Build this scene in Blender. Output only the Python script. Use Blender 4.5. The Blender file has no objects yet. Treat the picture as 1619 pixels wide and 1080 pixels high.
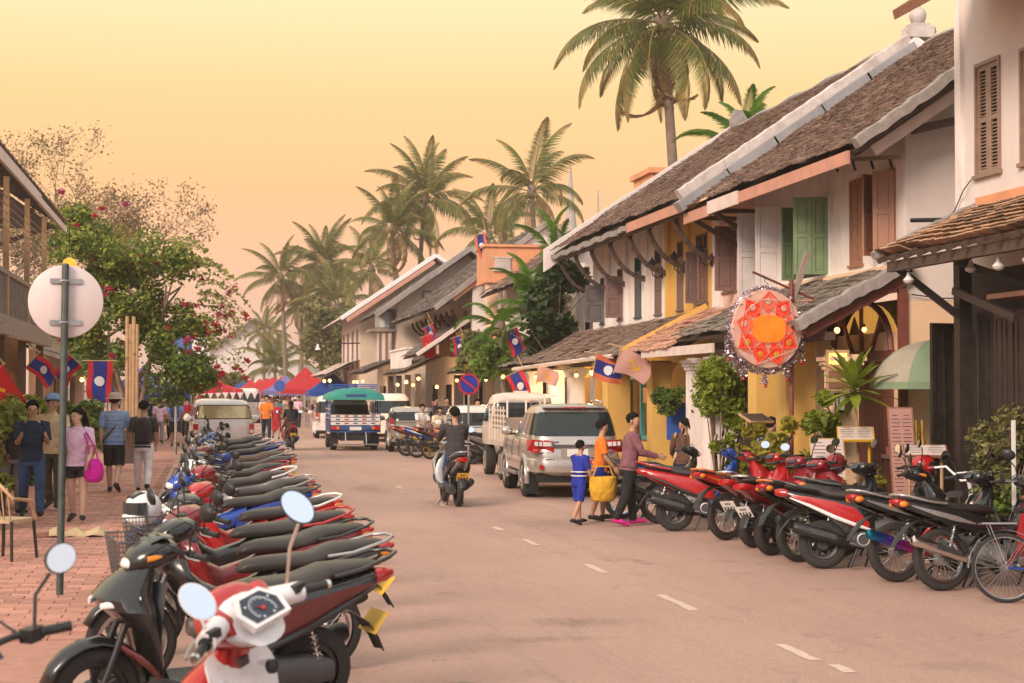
import bpy, bmesh, math, random
import numpy as np
from mathutils import Vector, Matrix, Euler
random.seed(7)
R = math.radians
SC = bpy.context.scene
COL = SC.collection
V = Vector

# ------------------------------------------------------------------ camera, sky, sun, exposure
cam = bpy.data.cameras.new('camera'); cam_o = bpy.data.objects.new('camera', cam); COL.objects.link(cam_o)
SC.camera = cam_o
cam.sensor_width = 36.0; cam.lens = 57.8; cam.clip_end = 4000; cam.clip_start = 0.1
cam_o.location = (0, 0, 2.0)
YAW, PITCH = math.atan(479.5/2600), math.atan(80/2600)
cam_o.rotation_euler = (R(90)+PITCH, 0, -YAW)
cam.dof.use_dof = True; cam.dof.focus_distance = 26.0; cam.dof.aperture_fstop = 4.0

SUN_EL, SUN_AZ = R(30), R(-136)      # azimuth from +Y towards +X: the bright evening sky behind the left shoulder
world = bpy.data.worlds.new('World'); SC.world = world; world.use_nodes = True
nt = world.node_tree; nt.nodes.clear()
def wn(t, **k):
    n = nt.nodes.new(t)
    for a, b in k.items(): setattr(n, a, b)
    return n
sky = wn('ShaderNodeTexSky', sky_type='NISHITA'); sky.sun_disc = False
sky.sun_elevation = SUN_EL; sky.sun_rotation = SUN_AZ
sky.dust_density = 3.0
tc = wn('ShaderNodeTexCoord'); sx = wn('ShaderNodeSeparateXYZ'); nt.links.new(tc.outputs['Generated'], sx.inputs[0])
def ramp(stops):
    n = wn('ShaderNodeValToRGB'); e = n.color_ramp.elements
    while len(e) < len(stops): e.new(0.5)
    for el, (p, c) in zip(e, stops): el.position = p; el.color = (*c, 1)
    nt.links.new(sx.outputs['Z'], n.inputs[0]); return n
front = ramp([(0.0, (1.0, .51, .38)), (.055, (1.0, .52, .34)), (.122, (1.0, .545, .225)), (.175, (1.0, .63, .25)), (.235, (1.0, .79, .43)), (.5, (1.0, .92, .74)), (1.0, (1.0, .96, .90))])
back = ramp([(0.0, (.90, .72, .66)), (.07, (.84, .80, .84)), (.3, (.80, .87, 1.0)), (.6, (.92, .93, .96)), (1.0, (1.0, .96, .90))])
mr = wn('ShaderNodeMapRange', interpolation_type='SMOOTHSTEP'); mr.inputs[1].default_value = -.45; mr.inputs[2].default_value = .55
nt.links.new(sx.outputs['Y'], mr.inputs[0])
mx = wn('ShaderNodeMix', data_type='RGBA'); nt.links.new(mr.outputs[0], mx.inputs[0])
nt.links.new(back.outputs[0], mx.inputs[6]); nt.links.new(front.outputs[0], mx.inputs[7])
b1 = wn('ShaderNodeBackground'); nt.links.new(mx.outputs[2], b1.inputs[0]); b1.inputs[1].default_value = 0.87
b2 = wn('ShaderNodeBackground'); nt.links.new(sky.outputs[0], b2.inputs[0]); b2.inputs[1].default_value = 0.006
ad = wn('ShaderNodeAddShader'); nt.links.new(b1.outputs[0], ad.inputs[0]); nt.links.new(b2.outputs[0], ad.inputs[1])
wo = wn('ShaderNodeOutputWorld'); nt.links.new(ad.outputs[0], wo.inputs[0])

sun = bpy.data.lights.new('sun', 'SUN'); sun.energy = 2.7; sun.angle = R(22); sun.color = (1.0, .78, .62)
sun_o = bpy.data.objects.new('sun', sun); COL.objects.link(sun_o)
sd = V((math.sin(SUN_AZ)*math.cos(SUN_EL), math.cos(SUN_AZ)*math.cos(SUN_EL), math.sin(SUN_EL)))
sun_o.rotation_euler = sd.to_track_quat('Z', 'Y').to_euler()

SC.render.engine = 'CYCLES'
vs = SC.view_settings
vs.view_transform = 'Standard'; vs.look = 'None'; vs.gamma = 1.0; vs.use_curve_mapping = False; vs.exposure = 0.42
SC.cycles.use_denoising = True
SC.cycles.max_bounces = 6; SC.cycles.diffuse_bounces = 3; SC.cycles.glossy_bounces = 3; SC.cycles.transmission_bounces = 4
SC.cycles.transparent_max_bounces = 6; SC.cycles.caustics_reflective = False; SC.cycles.caustics_refractive = False

# ------------------------------------------------------------------ materials
MATS = {}
def mat(name, col, rough=.7, metal=0.0, var=.12, scale=5, bump=0.0, bscale=30, coat=0.0, emit=0.0, dirt=None, dscale=1.2, island=0.0, trans=0.0, spec=None, alpha=None, bdist=.02):
    if name in MATS: return MATS[name]
    m = bpy.data.materials.new(name); MATS[name] = m; m.use_nodes = True
    t = m.node_tree; p = t.nodes['Principled BSDF']; N = t.nodes.new; L = t.links.new
    p.inputs['Roughness'].default_value = rough; p.inputs['Metallic'].default_value = metal
    p.inputs['Coat Weight'].default_value = coat; p.inputs['Coat Roughness'].default_value = .08
    if spec is not None: p.inputs['Specular IOR Level'].default_value = spec
    c = tuple(col)
    p.inputs['Base Color'].default_value = (*c, 1)
    src = None
    if var or island or dirt:
        co = N('ShaderNodeTexCoord')
        nz = N('ShaderNodeTexNoise'); nz.inputs['Scale'].default_value = scale; nz.inputs['Detail'].default_value = 6; nz.inputs['Roughness'].default_value = .62
        L(co.outputs['Object'], nz.inputs['Vector'])
        mr_ = N('ShaderNodeMapRange'); mr_.inputs[1].default_value = .3; mr_.inputs[2].default_value = .7
        mr_.inputs[3].default_value = 1-var; mr_.inputs[4].default_value = 1+var; L(nz.outputs['Fac'], mr_.inputs[0])
        val = mr_.outputs[0]
        if island:
            ge = N('ShaderNodeNewGeometry'); m2 = N('ShaderNodeMapRange'); m2.inputs[3].default_value = 1-island; m2.inputs[4].default_value = 1+island
            oi = N('ShaderNodeObjectInfo'); a_ = N('ShaderNodeMath'); a_.operation = 'ADD'; L(ge.outputs['Random Per Island'], a_.inputs[0]); L(oi.outputs['Random'], a_.inputs[1])
            f_ = N('ShaderNodeMath'); f_.operation = 'FRACT'; L(a_.outputs[0], f_.inputs[0])
            L(f_.outputs[0], m2.inputs[0])
            mu = N('ShaderNodeMath'); mu.operation = 'MULTIPLY'; L(val, mu.inputs[0]); L(m2.outputs[0], mu.inputs[1]); val = mu.outputs[0]
        vm = N('ShaderNodeVectorMath'); vm.operation = 'SCALE'; vm.inputs[0].default_value = c; L(val, vm.inputs['Scale'])
        src = vm.outputs[0]
        if dirt:
            mp = N('ShaderNodeMapping'); mp.inputs['Scale'].default_value = (1, 1, .28) if dirt[1] == 'v' else (1, 1, 1); L(co.outputs['Object'], mp.inputs[0])
            nd = N('ShaderNodeTexNoise'); nd.inputs['Scale'].default_value = dscale; nd.inputs['Detail'].default_value = 8; nd.inputs['Roughness'].default_value = .7
            L(mp.outputs[0], nd.inputs['Vector'])
            md = N('ShaderNodeMapRange'); md.inputs[1].default_value = .48; md.inputs[2].default_value = .78; md.inputs[3].default_value = 0; md.inputs[4].default_value = dirt[2]
            L(nd.outputs['Fac'], md.inputs[0])
            mi = N('ShaderNodeMix'); mi.data_type = 'RGBA'; L(md.outputs[0], mi.inputs[0]); L(src, mi.inputs[6]); mi.inputs[7].default_value = (*dirt[0], 1)
            src = mi.outputs[2]
        L(src, p.inputs['Base Color'])
        if rough < .9 and var:
            rr = N('ShaderNodeMapRange'); rr.inputs[1].default_value = .3; rr.inputs[2].default_value = .7; rr.inputs[3].default_value = max(.03, rough*.82); rr.inputs[4].default_value = min(1, rough*1.2)
            L(nz.outputs['Fac'], rr.inputs[0]); L(rr.outputs[0], p.inputs['Roughness'])
    if bump:
        co2 = N('ShaderNodeTexCoord'); nb = N('ShaderNodeTexNoise'); nb.inputs['Scale'].default_value = bscale; nb.inputs['Detail'].default_value = 8
        L(co2.outputs['Object'], nb.inputs['Vector'])
        bp = N('ShaderNodeBump'); bp.inputs['Strength'].default_value = bump; bp.inputs['Distance'].default_value = bdist
        L(nb.outputs['Fac'], bp.inputs['Height']); L(bp.outputs[0], p.inputs['Normal'])
    if emit:
        p.inputs['Emission Color'].default_value = (*c, 1); p.inputs['Emission Strength'].default_value = emit
    if trans:
        tr = N('ShaderNodeBsdfTranslucent')
        if src is not None: L(src, tr.inputs[0])
        else: tr.inputs[0].default_value = (*c, 1)
        ms = N('ShaderNodeMixShader'); ms.inputs[0].default_value = trans
        L(p.outputs[0], ms.inputs[1]); L(tr.outputs[0], ms.inputs[2]); L(ms.outputs[0], t.nodes['Material Output'].inputs[0])
    return m

# ------------------------------------------------------------------ mesh builder
class MB:
    def __init__(s): s.v = []; s.f = []; s.k = []; s.T = None; s.m = None
    def add(s, vs, fs, m=None):
        b = len(s.v); m = m or s.m
        if s.T is not None: vs = [s.T @ V(p) for p in vs]
        s.v += [tuple(p) for p in vs]
        s.f += [tuple(i+b for i in f) for f in fs]; s.k += [m]*len(fs)
        return s
    def box(s, c, d, m=None, rot=None):
        x, y, z = d[0]/2, d[1]/2, d[2]/2
        vs = [V((a*x, b*y, e*z)) for a in (-1, 1) for b in (-1, 1) for e in (-1, 1)]
        if rot is not None:
            Q = rot if isinstance(rot, Matrix) else Euler(rot).to_matrix()
            vs = [Q @ p for p in vs]
        return s.add([p+V(c) for p in vs], [(0, 1, 3, 2), (4, 6, 7, 5), (0, 4, 5, 1), (2, 3, 7, 6), (0, 2, 6, 4), (1, 5, 7, 3)], m)
    def bb(s, lo, hi, m=None):
        return s.box([(a+b)/2 for a, b in zip(lo, hi)], [abs(b-a) for a, b in zip(lo, hi)], m)
    def beam(s, p, q, w, h, m=None):
        p, q = V(p), V(q); d = q-p; L = d.length; d.normalize()
        u = V((0, 0, 1)) if abs(d.z) < .95 else V((1, 0, 0))
        y = u.cross(d).normalized(); z = d.cross(y)
        return s.box((p+q)/2, (L, w, h), m, Matrix((d, y, z)).transposed())
    def loft(s, rings, m=None, cap=True, closed=True):
        n = len(rings[0]); vs = [p for r in rings for p in r]; fs = []
        for i in range(len(rings)-1):
            for j in range(n if closed else n-1):
                a, b = i*n+j, i*n+(j+1) % n
                fs.append((a, b, b+n, a+n))
        if cap and closed:
            fs.append(tuple(range(n-1, -1, -1))); fs.append(tuple(range(len(vs)-n, len(vs))))
        return s.add(vs, fs, m)
    def tube(s, pts, r, n=8, m=None, cap=True, closed=False):
        pts = [V(p) for p in pts]; k = len(pts); rs = r if isinstance(r, (list, tuple)) else [r]*k
        rings = []; N = None
        for i in range(k):
            a = pts[(i-1) % k] if (closed or i > 0) else pts[i]; b = pts[(i+1) % k] if (closed or i < k-1) else pts[i]
            t = (b-a).normalized()
            if N is None: N = t.orthogonal().normalized()
            N = (N - t*N.dot(t)).normalized() if (N - t*N.dot(t)).length > 1e-6 else t.orthogonal().normalized()
            B = t.cross(N)
            rings.append([pts[i]+(N*math.cos(2*math.pi*j/n)+B*math.sin(2*math.pi*j/n))*rs[i] for j in range(n)])
        if closed: rings.append(rings[0]); cap = False
        return s.loft(rings, m, cap)
    def lathe(s, prof, n=16, m=None, c=(0, 0, 0), axis=(0, 0, 1), cap=True):
        Q = V((0, 0, 1)).rotation_difference(V(axis)).to_matrix()
        rings = [[V(c)+Q @ V((r*math.cos(2*math.pi*j/n), r*math.sin(2*math.pi*j/n), z)) for j in range(n)] for r, z in prof]
        return s.loft(rings, m, cap)
    def cyl(s, p, q, r, n=12, m=None, r2=None): return s.tube([p, q], [r, r if r2 is None else r2], n, m)
    def ell(s, c, r, m=None, n=12, k=8):
        r = r if isinstance(r, (tuple, list)) else (r, r, r)
        rings = [[V(c)+V((r[0]*math.sin(a)*math.cos(2*math.pi*j/n), r[1]*math.sin(a)*math.sin(2*math.pi*j/n), r[2]*math.cos(a))) for j in range(n)] for a in [math.pi*(i+.03)/(k+.06) for i in range(k+1)]]
        return s.loft(rings, m)
    def torus(s, c, axis, Rr, r, n=28, k=8, m=None, arc=(0, 2*math.pi)):
        Q = V((0, 0, 1)).rotation_difference(V(axis)).to_matrix(); full = arc[1]-arc[0] > 6.28
        pts = [V(c)+Q @ V((Rr*math.cos(a), Rr*math.sin(a), 0)) for a in [arc[0]+(arc[1]-arc[0])*i/(n if full else n-1) for i in range(n)]]
        return s.tube(pts, r, k, m, True, full)
    def prism(s, poly, o, u, w, th, m=None):
        """polygon (a,b) pairs in the plane o+a*u+b*w, thickness th along u x w (centred)"""
        o, u, w = V(o), V(u), V(w); nn = u.cross(w).normalized(); k = len(poly)
        vs = [o+u*a+w*b-nn*th/2 for a, b in poly]+[o+u*a+w*b+nn*th/2 for a, b in poly]
        fs = [tuple(range(k-1, -1, -1)), tuple(range(k, 2*k))]+[(i, (i+1) % k, k+(i+1) % k, k+i) for i in range(k)]
        return s.add(vs, fs, m)
    def build(s, name, parent=None, mats=None, smooth=None, kind=None, sub=0):
        me = bpy.data.meshes.new(name); me.from_pydata(s.v, [], s.f)
        keys = list(dict.fromkeys(s.k))
        for k in keys: me.materials.append(MATS[k] if isinstance(k, str) else k)
        ix = {k: i for i, k in enumerate(keys)}
        me.polygons.foreach_set('material_index', [ix[k] for k in s.k])
        if smooth is not None:
            me.shade_smooth() if hasattr(me, 'shade_smooth') else me.polygons.foreach_set('use_smooth', [True]*len(s.f))
            if smooth < 180: me.set_sharp_from_angle(angle=R(smooth))
        me.update()
        o = link(name, me, parent)
        if kind: o['kind'] = kind
        if sub:
            md = o.modifiers.new('sub', 'SUBSURF'); md.levels = sub; md.render_levels = sub
        return o
def link(name, data, parent=None):
    o = bpy.data.objects.new(name, data); COL.objects.link(o)
    if parent is not None: o.parent = parent
    return o
def thing(name, label, cat, loc=(0, 0, 0), rz=0.0, group=None):
    o = link(name, None); o.location = loc; o.rotation_euler = (0, 0, rz); o.empty_display_size = .1
    return tag(o, label, cat, group)
def tag(o, label, cat, group=None):
    o['label'] = label; o['category'] = cat
    if group: o['group'] = group
    return o
def kids(o): return [c for c in CH.get(o.name, [])]
CH = {}
def index_children():
    CH.clear()
    for o in bpy.data.objects:
        if o.parent is not None: CH.setdefault(o.parent.name, []).append(o)
def copy_tree(o, parent=None):
    """copies a thing with copies of its parts and sub-parts; call index_children() after building the source"""
    c = o.copy(); COL.objects.link(c)
    if parent is not None: c.parent = parent
    for ch in kids(o): copy_tree(ch, c)
    if parent is None: index_children()
    return c
def recolour(o, table):
    """object-level materials for the paint slots named in table"""
    for s in o.material_slots:
        if s.material and s.material.name in table:
            nm = table[s.material.name]; s.link = 'OBJECT'; s.material = MATS[nm]
    for ch in kids(o): recolour(ch, table)
def az(a): return R(90-a)       # heading a (degrees from +Y towards +X) -> rotation of a thing that faces its own +X
def rnd(a, b): return random.uniform(a, b)
def tris(name, P, F, m, parent=None, smooth=False):
    """numpy arrays -> mesh object; P (n,3), F (k,3|4)"""
    me = bpy.data.meshes.new(name); n, k, q = len(P), len(F), F.shape[1]
    me.vertices.add(n); me.vertices.foreach_set('co', P.astype(np.float32).ravel())
    me.loops.add(k*q); me.loops.foreach_set('vertex_index', F.astype(np.int32).ravel())
    me.polygons.add(k); me.polygons.foreach_set('loop_start', np.arange(0, k*q, q, dtype=np.int32))
    me.update(calc_edges=True); me.validate()
    for mm in (m if isinstance(m, list) else [m]): me.materials.append(MATS[mm])
    return link(name, me, parent)
def leaf_mesh(name, C, size, m, parent=None, seed=0, el=1.6, droop=.3, up=None):
    """one leaf (bent diamond, two triangles folded on the midrib) at each centre C (n,3)"""
    g = np.random.default_rng(seed); n = len(C)
    d = g.normal(size=(n, 3)); d[:, 2] = d[:, 2]*.6-droop; d /= np.linalg.norm(d, axis=1)[:, None]
    u = g.normal(size=(n, 3)); u = np.cross(d, u); u /= np.linalg.norm(u, axis=1)[:, None]
    w = np.cross(d, u); s = (size*g.uniform(.6, 1.3, n))[:, None]
    a = C-d*s*el*.5; b = C+d*s*el*.5
    l = C+u*s*.5+w*s*.12; r = C-u*s*.5+w*s*.12
    P = np.stack([a, l, b, r], 1).reshape(-1, 3)
    i = np.arange(n)*4
    F = np.stack([np.stack([i, i+2, i+1], 1), np.stack([i, i+3, i+2], 1)], 1).reshape(-1, 3)
    o = tris(name, P, F, m, parent); return o
def cloud(clumps, n, seed=0, shell=.55):
    """n points spread over ellipsoid clumps [(centre, (rx,ry,rz), weight)]"""
    g = np.random.default_rng(seed); w = np.array([c[2] for c in clumps], float); w /= w.sum()
    k = g.choice(len(clumps), n, p=w)
    c = np.array([c[0] for c in clumps], float)[k]; r = np.array([c[1] for c in clumps], float)[k]
    d = g.normal(size=(n, 3)); d /= np.linalg.norm(d, axis=1)[:, None]
    rad = shell+(1-shell)*g.random(n)**.7; rad *= g.uniform(.75, 1.12, n)
    return c+d*r*rad[:, None]
# ------------------------------------------------------------------ shared materials
mat('asphalt_base', (.33, .27, .24), .9)
mat('white_wall', (.85, .765, .715), .9, var=.05, scale=2, bump=.25, bscale=9, dirt=((.42, .34, .30), 'v', .7), dscale=1.6)
mat('gable_white', (.74, .66, .62), .9, var=.05, scale=1.4, bump=.25, bscale=9, dirt=((.50, .40, .36), 'v', .35), dscale=.8)
mat('pink_wall', (.80, .52, .40), .9, var=.06, scale=2, bump=.2, bscale=9, dirt=((.42, .30, .25), 'v', .3))
mat('yellow_wall', (.70, .43, .12), .88, var=.07, scale=2, bump=.2, bscale=9, dirt=((.40, .24, .06), 'v', .4))
mat('peach_wall', (.82, .58, .38), .9, var=.05, scale=1.5, bump=.2, bscale=9, dirt=((.5, .36, .26), 'v', .35))
mat('orange_wall', (.74, .33, .17), .9, var=.08, scale=2, bump=.2, dirt=((.32, .20, .14), 'v', .6))
mat('cream_wall', (.72, .58, .46), .9, var=.06, scale=2, bump=.2, dirt=((.4, .3, .24), 'v', .4))
mat('far_white', (.68, .62, .58), .9, var=.05, scale=1.5, dirt=((.45, .38, .33), 'v', .4))
mat('tile_brown', (.225, .15, .115), .85, var=.3, scale=1.5, island=.42, dirt=((.13, .09, .075), 'a', .55), dscale=1.2)
mat('tile_grey', (.23, .19, .155), .9, var=.25, scale=3, island=.5, dirt=((.10, .10, .06), 'a', .5), dscale=1.2)
mat('tile_red', (.52, .28, .19), .85, var=.2, scale=3, island=.3, dirt=((.20, .13, .10), 'a', .4), dscale=1.2)
mat('tile_tan', (.36, .25, .17), .85, var=.25, scale=2, island=.5, dirt=((.10, .075, .06), 'a', .75), dscale=1.6)
mat('thatch', (.17, .14, .12), .95, var=.3, scale=6, island=.4, dirt=((.06, .05, .045), 'a', .5))
mat('mortar', (.30, .27, .25), .95, var=.2, scale=6, bump=.5, bscale=22, dirt=((.13, .11, .10), 'a', .6), dscale=2)
mat('mortar_white', (.58, .51, .47), .95, var=.15, scale=5, bump=.4, bscale=22, dirt=((.24, .20, .18), 'a', .9), dscale=2.4)
mat('zinc', (.40, .39, .385), .5, .5, var=.12, scale=3, dirt=((.3, .27, .25), 'a', .4))
mat('fascia_pink', (.56, .28, .20), .75, var=.12, scale=4, bump=.2, dirt=((.3, .2, .16), 'a', .5))
mat('fascia_white', (.72, .60, .54), .75, var=.1, scale=4, dirt=((.4, .3, .26), 'a', .5))
mat('wood_dark', (.085, .055, .042), .7, var=.25, scale=8, bump=.3, bscale=30)
mat('wood_black', (.032, .022, .018), .55, var=.3, scale=7, bump=.3, bscale=25)
mat('wood_brown', (.25, .115, .07), .6, var=.2, scale=9, bump=.25, bscale=30)
mat('wood_red', (.20, .06, .045), .5, var=.2, scale=7, bump=.2)
mat('wood_grey', (.30, .24, .20), .8, var=.25, scale=7, bump=.4, bscale=24, dirt=((.15, .11, .09), 'v', .6))
mat('wood_tan', (.50, .32, .17), .75, var=.2, scale=8, bump=.3, bscale=24)
mat('shutter_mauve', (.20, .125, .115), .6, var=.12, scale=6, bump=.15)
mat('shutter_brown', (.34, .165, .10), .55, var=.15, scale=6, bump=.15)
mat('shutter_grey', (.12, .11, .115), .6, var=.12, scale=6)
mat('shutter_green', (.17, .25, .13), .55, var=.12, scale=6, bump=.15)
mat('shutter_white', (.74, .69, .68), .6, var=.06, scale=6, bump=.1)
mat('louvre', (.30, .20, .15), .6, var=.2, scale=5, bump=.2)
mat('interior', (.05, .04, .035), .9, var=.2)  # near-black colour stands in for the shade inside rooms
mat('interior_warm', (.32, .19, .09), .9, var=.25, scale=3)
mat('iron', (.03, .03, .032), .45, .4, var=.1)
mat('concrete', (.42, .36, .32), .92, var=.15, scale=3, bump=.3, bscale=40, dirt=((.24, .20, .18), 'a', .5))
mat('warm_bulb', (1.0, .58, .18), .4, var=0, emit=3.2)
mat('lamp_panel', (1.0, .55, .12), .6, var=.2, emit=1.6)
mat('tube_light', (1.0, .80, .45), .4, var=0, emit=5)
mat('glass_dark', (.03, .035, .04), .06, var=0, spec=.8)
mat('teal_paint', (.06, .30, .36), .6, var=.1)
mat('white_paint', (.78, .74, .72), .5, var=.05, scale=6)
mat('chrome', (.75, .74, .72), .15, 1.0, var=.05)
mat('steel', (.40, .39, .38), .35, .9, var=.15, scale=8)
mat('post_green', (.085, .105, .095), .45, .5, var=.25, scale=7, dirt=((.20, .19, .17), 'a', .4))
mat('sign_back', (.70, .60, .57), .55, .15, var=.05, scale=4, dirt=((.45, .36, .33), 'a', .35), dscale=4)
mat('black_plastic', (.018, .018, .019), .45, var=.15, scale=9)
mat('dark_plastic', (.045, .045, .048), .5, var=.15, scale=9)
mat('rubber', (.030, .027, .025), .85, var=.25, scale=12, bump=.3, bscale=60)
mat('tan_cloth', (.50, .38, .22), .95, var=.2, scale=8, bump=.4, bscale=20)

# ------------------------------------------------------------------ ground, road, pavements
def struct(o): o['kind'] = 'structure'; return o
g = MB(); g.m = 'ground_soil'; mat('ground_soil', (.20, .16, .12), .95, var=.2, scale=.3)
g.bb((-400, -60, -.5), (700, 1400, -.06)); struct(g.build('ground'))

def road_material():
    m = bpy.data.materials.new('road_asphalt'); MATS['road_asphalt'] = m; m.use_nodes = True
    t = m.node_tree; p = t.nodes['Principled BSDF']; N = t.nodes.new; L = t.links.new
    co = N('ShaderNodeTexCoord')
    def noise(sc, det=8, ro=.6, vec=None, stretch=None):
        n = N('ShaderNodeTexNoise'); n.inputs['Scale'].default_value = sc; n.inputs['Detail'].default_value = det; n.inputs['Roughness'].default_value = ro
        src = co.outputs['Object']
        if stretch:
            mp = N('ShaderNodeMapping'); mp.inputs['Scale'].default_value = stretch; L(src, mp.inputs[0]); src = mp.outputs[0]
        L(src, n.inputs['Vector']); return n.outputs['Fac']
    def rng(f, a, b, c, d):
        n = N('ShaderNodeMapRange'); n.inputs[1].default_value = a; n.inputs[2].default_value = b; n.inputs[3].default_value = c; n.inputs[4].default_value = d; L(f, n.inputs[0]); return n.outputs[0]
    def mixc(f, a, b):
        n = N('ShaderNodeMix'); n.data_type = 'RGBA'; L(f, n.inputs[0])
        for s, x in ((6, a), (7, b)):
            if isinstance(x, tuple): n.inputs[s].default_value = (*x, 1)
            else: L(x, n.inputs[s])
        return n.outputs[2]
    c = mixc(rng(noise(.55, 6, .6, stretch=(1, .35, 1)), .35, .68, 0, 1), (.68, .435, .35), (.55, .35, .28))
    c = mixc(rng(noise(70, 4, .8), .42, .68, 0, .8), c, (.25, .17, .14))
    c = mixc(rng(noise(1.1, 10, .75, stretch=(1, .5, 1)), .56, .72, 0, .6), c, (.29, .20, .165))
    # dark worn patches
    c = mixc(rng(noise(.33, 12, .78, stretch=(.8, .5, 1)), .60, .68, 0, .75), c, (.19, .145, .125))
    # tyre-polished lanes and long scuffs
    c = mixc(rng(noise(1.0, 8, .7, stretch=(2.2, .06, 1)), .55, .75, 0, .45), c, (.30, .215, .18))
    c = mixc(rng(noise(2.6, 10, .8, stretch=(1, .22, 1)), .66, .74, 0, .6), c, (.20, .15, .13))
    c = mixc(rng(noise(13, 8, .75), .46, .70, 0, .42), c, (.30, .205, .165))
    c = mixc(rng(noise(34, 6, .8), .56, .68, 0, .6), c, (.72, .52, .42))
    # repaired and oil-darkened places where vehicles stop
    for (px_, py_, sx_, sy_, st_) in ((3.15, 14.0, .6, .4, .8), (2.6, 13.1, .8, .2, .5), (5.0, 24.5, .7, 1.6, .5), (3.3, 34, .5, 2.2, .55), (1.9, 19.5, .35, 1.2, .5), (5.3, 11.3, .5, .25, .45), (2.3, 45, .5, 3, .5), (6.6, 30.5, .7, 1.8, .7)):
        mp2 = N('ShaderNodeMapping'); mp2.vector_type = 'TEXTURE'; mp2.inputs['Location'].default_value = (px_, py_, 0); mp2.inputs['Scale'].default_value = (sx_, sy_, 1); L(co.outputs['Object'], mp2.inputs[0])
        wv = N('ShaderNodeVectorMath'); wv.operation = 'LENGTH'; L(mp2.outputs[0], wv.inputs[0])
        sm = N('ShaderNodeMath'); sm.operation = 'MULTIPLY_ADD'; L(noise(3.5, 8, .75, stretch=(1, .4, 1)), sm.inputs[0]); sm.inputs[1].default_value = 1.6; sm.inputs[2].default_value = -.8
        s2 = N('ShaderNodeMath'); s2.operation = 'ADD'; L(wv.outputs['Value'], s2.inputs[0]); L(sm.outputs[0], s2.inputs[1])
        f1 = rng(s2.outputs[0], .2, 1.0, st_, 0)
        f2 = N('ShaderNodeMath'); f2.operation = 'MULTIPLY'; L(f1, f2.inputs[0]); L(rng(noise(9, 8, .8, stretch=(1, .3, 1)), .38, .62, .15, 1), f2.inputs[1])
        c = mixc(f2.outputs[0], c, (.17, .125, .105))
    # fine cracks
    vo = N('ShaderNodeTexVoronoi'); vo.feature = 'DISTANCE_TO_EDGE'; vo.inputs['Scale'].default_value = .42
    dist = N('ShaderNodeTexNoise'); dist.inputs['Scale'].default_value = 2.2; dist.inputs['Detail'].default_value = 6
    L(co.outputs['Object'], dist.inputs['Vector'])
    va = N('ShaderNodeVectorMath'); va.operation = 'ADD'; sc_ = N('ShaderNodeVectorMath'); sc_.operation = 'SCALE'; sc_.inputs['Scale'].default_value = .9
    L(dist.outputs['Color'], sc_.inputs[0]); L(sc_.outputs[0], va.inputs[0]); L(co.outputs['Object'], va.inputs[1]); L(va.outputs[0], vo.inputs['Vector'])
    crack = rng(vo.outputs['Distance'], .0, .008, .35, 0)
    cm = N('ShaderNodeMath'); cm.operation = 'MULTIPLY'; L(crack, cm.inputs[0]); L(rng(noise(.5, 3), .46, .56, 0, 1), cm.inputs[1])
    c = mixc(cm.outputs[0], c, (.13, .10, .085))
    L(c, p.inputs['Base Color']); p.inputs['Roughness'].default_value = .85; p.inputs['Specular IOR Level'].default_value = .35
    bp = N('ShaderNodeBump'); bp.inputs['Strength'].default_value = .8; bp.inputs['Distance'].default_value = .02
    L(noise(90, 4, .7), bp.inputs['Height']); L(bp.outputs[0], p.inputs['Normal'])
road_material()
KL, KR = -0.75, 8.35       # kerb faces, left and right
g = MB(); g.m = 'road_asphalt'
nx, ny = 12, 40
xs = [KL-.02+(KR-KL+.04)*i/nx for i in range(nx+1)]; ys = [-6+206*(j/ny)**1.6 for j in range(ny+1)]
g.add([(x, y, .0) for y in ys for x in xs], [(j*(nx+1)+i, j*(nx+1)+i+1, (j+1)*(nx+1)+i+1, (j+1)*(nx+1)+i) for j in range(ny) for i in range(nx)])
struct(g.build('road'))
mat('road_paint', (.64, .49, .41), .8, var=.15, scale=14, dirt=((.50, .34, .27), 'a', 1.0), dscale=22)
dashes = [(4.515, 11.15, 11.5), (4.46, 11.7, 12.5), (4.39, 14.55, 15.75), (4.32, 17.75, 18.7), (4.22, 21.1, 22.0), (4.18, 23.5, 24.1), (4.08, 28.6, 29.6), (3.95, 34, 35)]
for i, (x, a, b) in enumerate(dashes):
    g = MB(); g.m = 'road_paint'; n = 6; rr = random.Random(i)
    L_ = [(x-.038-rr.uniform(0, .02), a+(b-a)*k/n, .004) for k in range(n+1)]; Q_ = [(x+.038+rr.uniform(0, .02), a+(b-a)*k/n, .004) for k in range(n+1)]
    g.add(L_+Q_, [(k, k+1, n+2+k, n+1+k) for k in range(n)]); struct(g.build('road_marking'))

# right pavement, kerbs
g = MB(); g.m = 'concrete'; g.bb((KR+.15, -6, -.05), (30, 200, .11)); struct(g.build('right_pavement'))
mat('kerb', (.42, .27, .21), .92, var=.15, scale=4, bump=.4, bscale=30, dirt=((.22, .18, .16), 'a', .5), island=.12)
me_k = None
for side, x in (('left_kerb', KL-.15), ('right_kerb', KR)):
    r_ = link(side, None); r_['kind'] = 'structure'
    y = 6.0
    while y < 60:
        if me_k is None:
            b = MB(); b.m = 'kerb'; b.box((.075, .49, .035), (.15, .98, .17)); ko = b.build('kerb_stone', r_, smooth=None); me_k = ko.data
        else: ko = link('kerb_stone', me_k, r_)
        ko.location = (x, y, rnd(-.004, .004)); y += 1.0
    b = MB(); b.m = 'kerb'; b.bb((x, y, -.05), (x+.15, 200, .12)); b.build('kerb_run', r_)
    b = MB(); b.m = 'kerb'; b.bb((x, -6, -.05), (x+.15, 6, .12)); b.build('kerb_run', r_)

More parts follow.
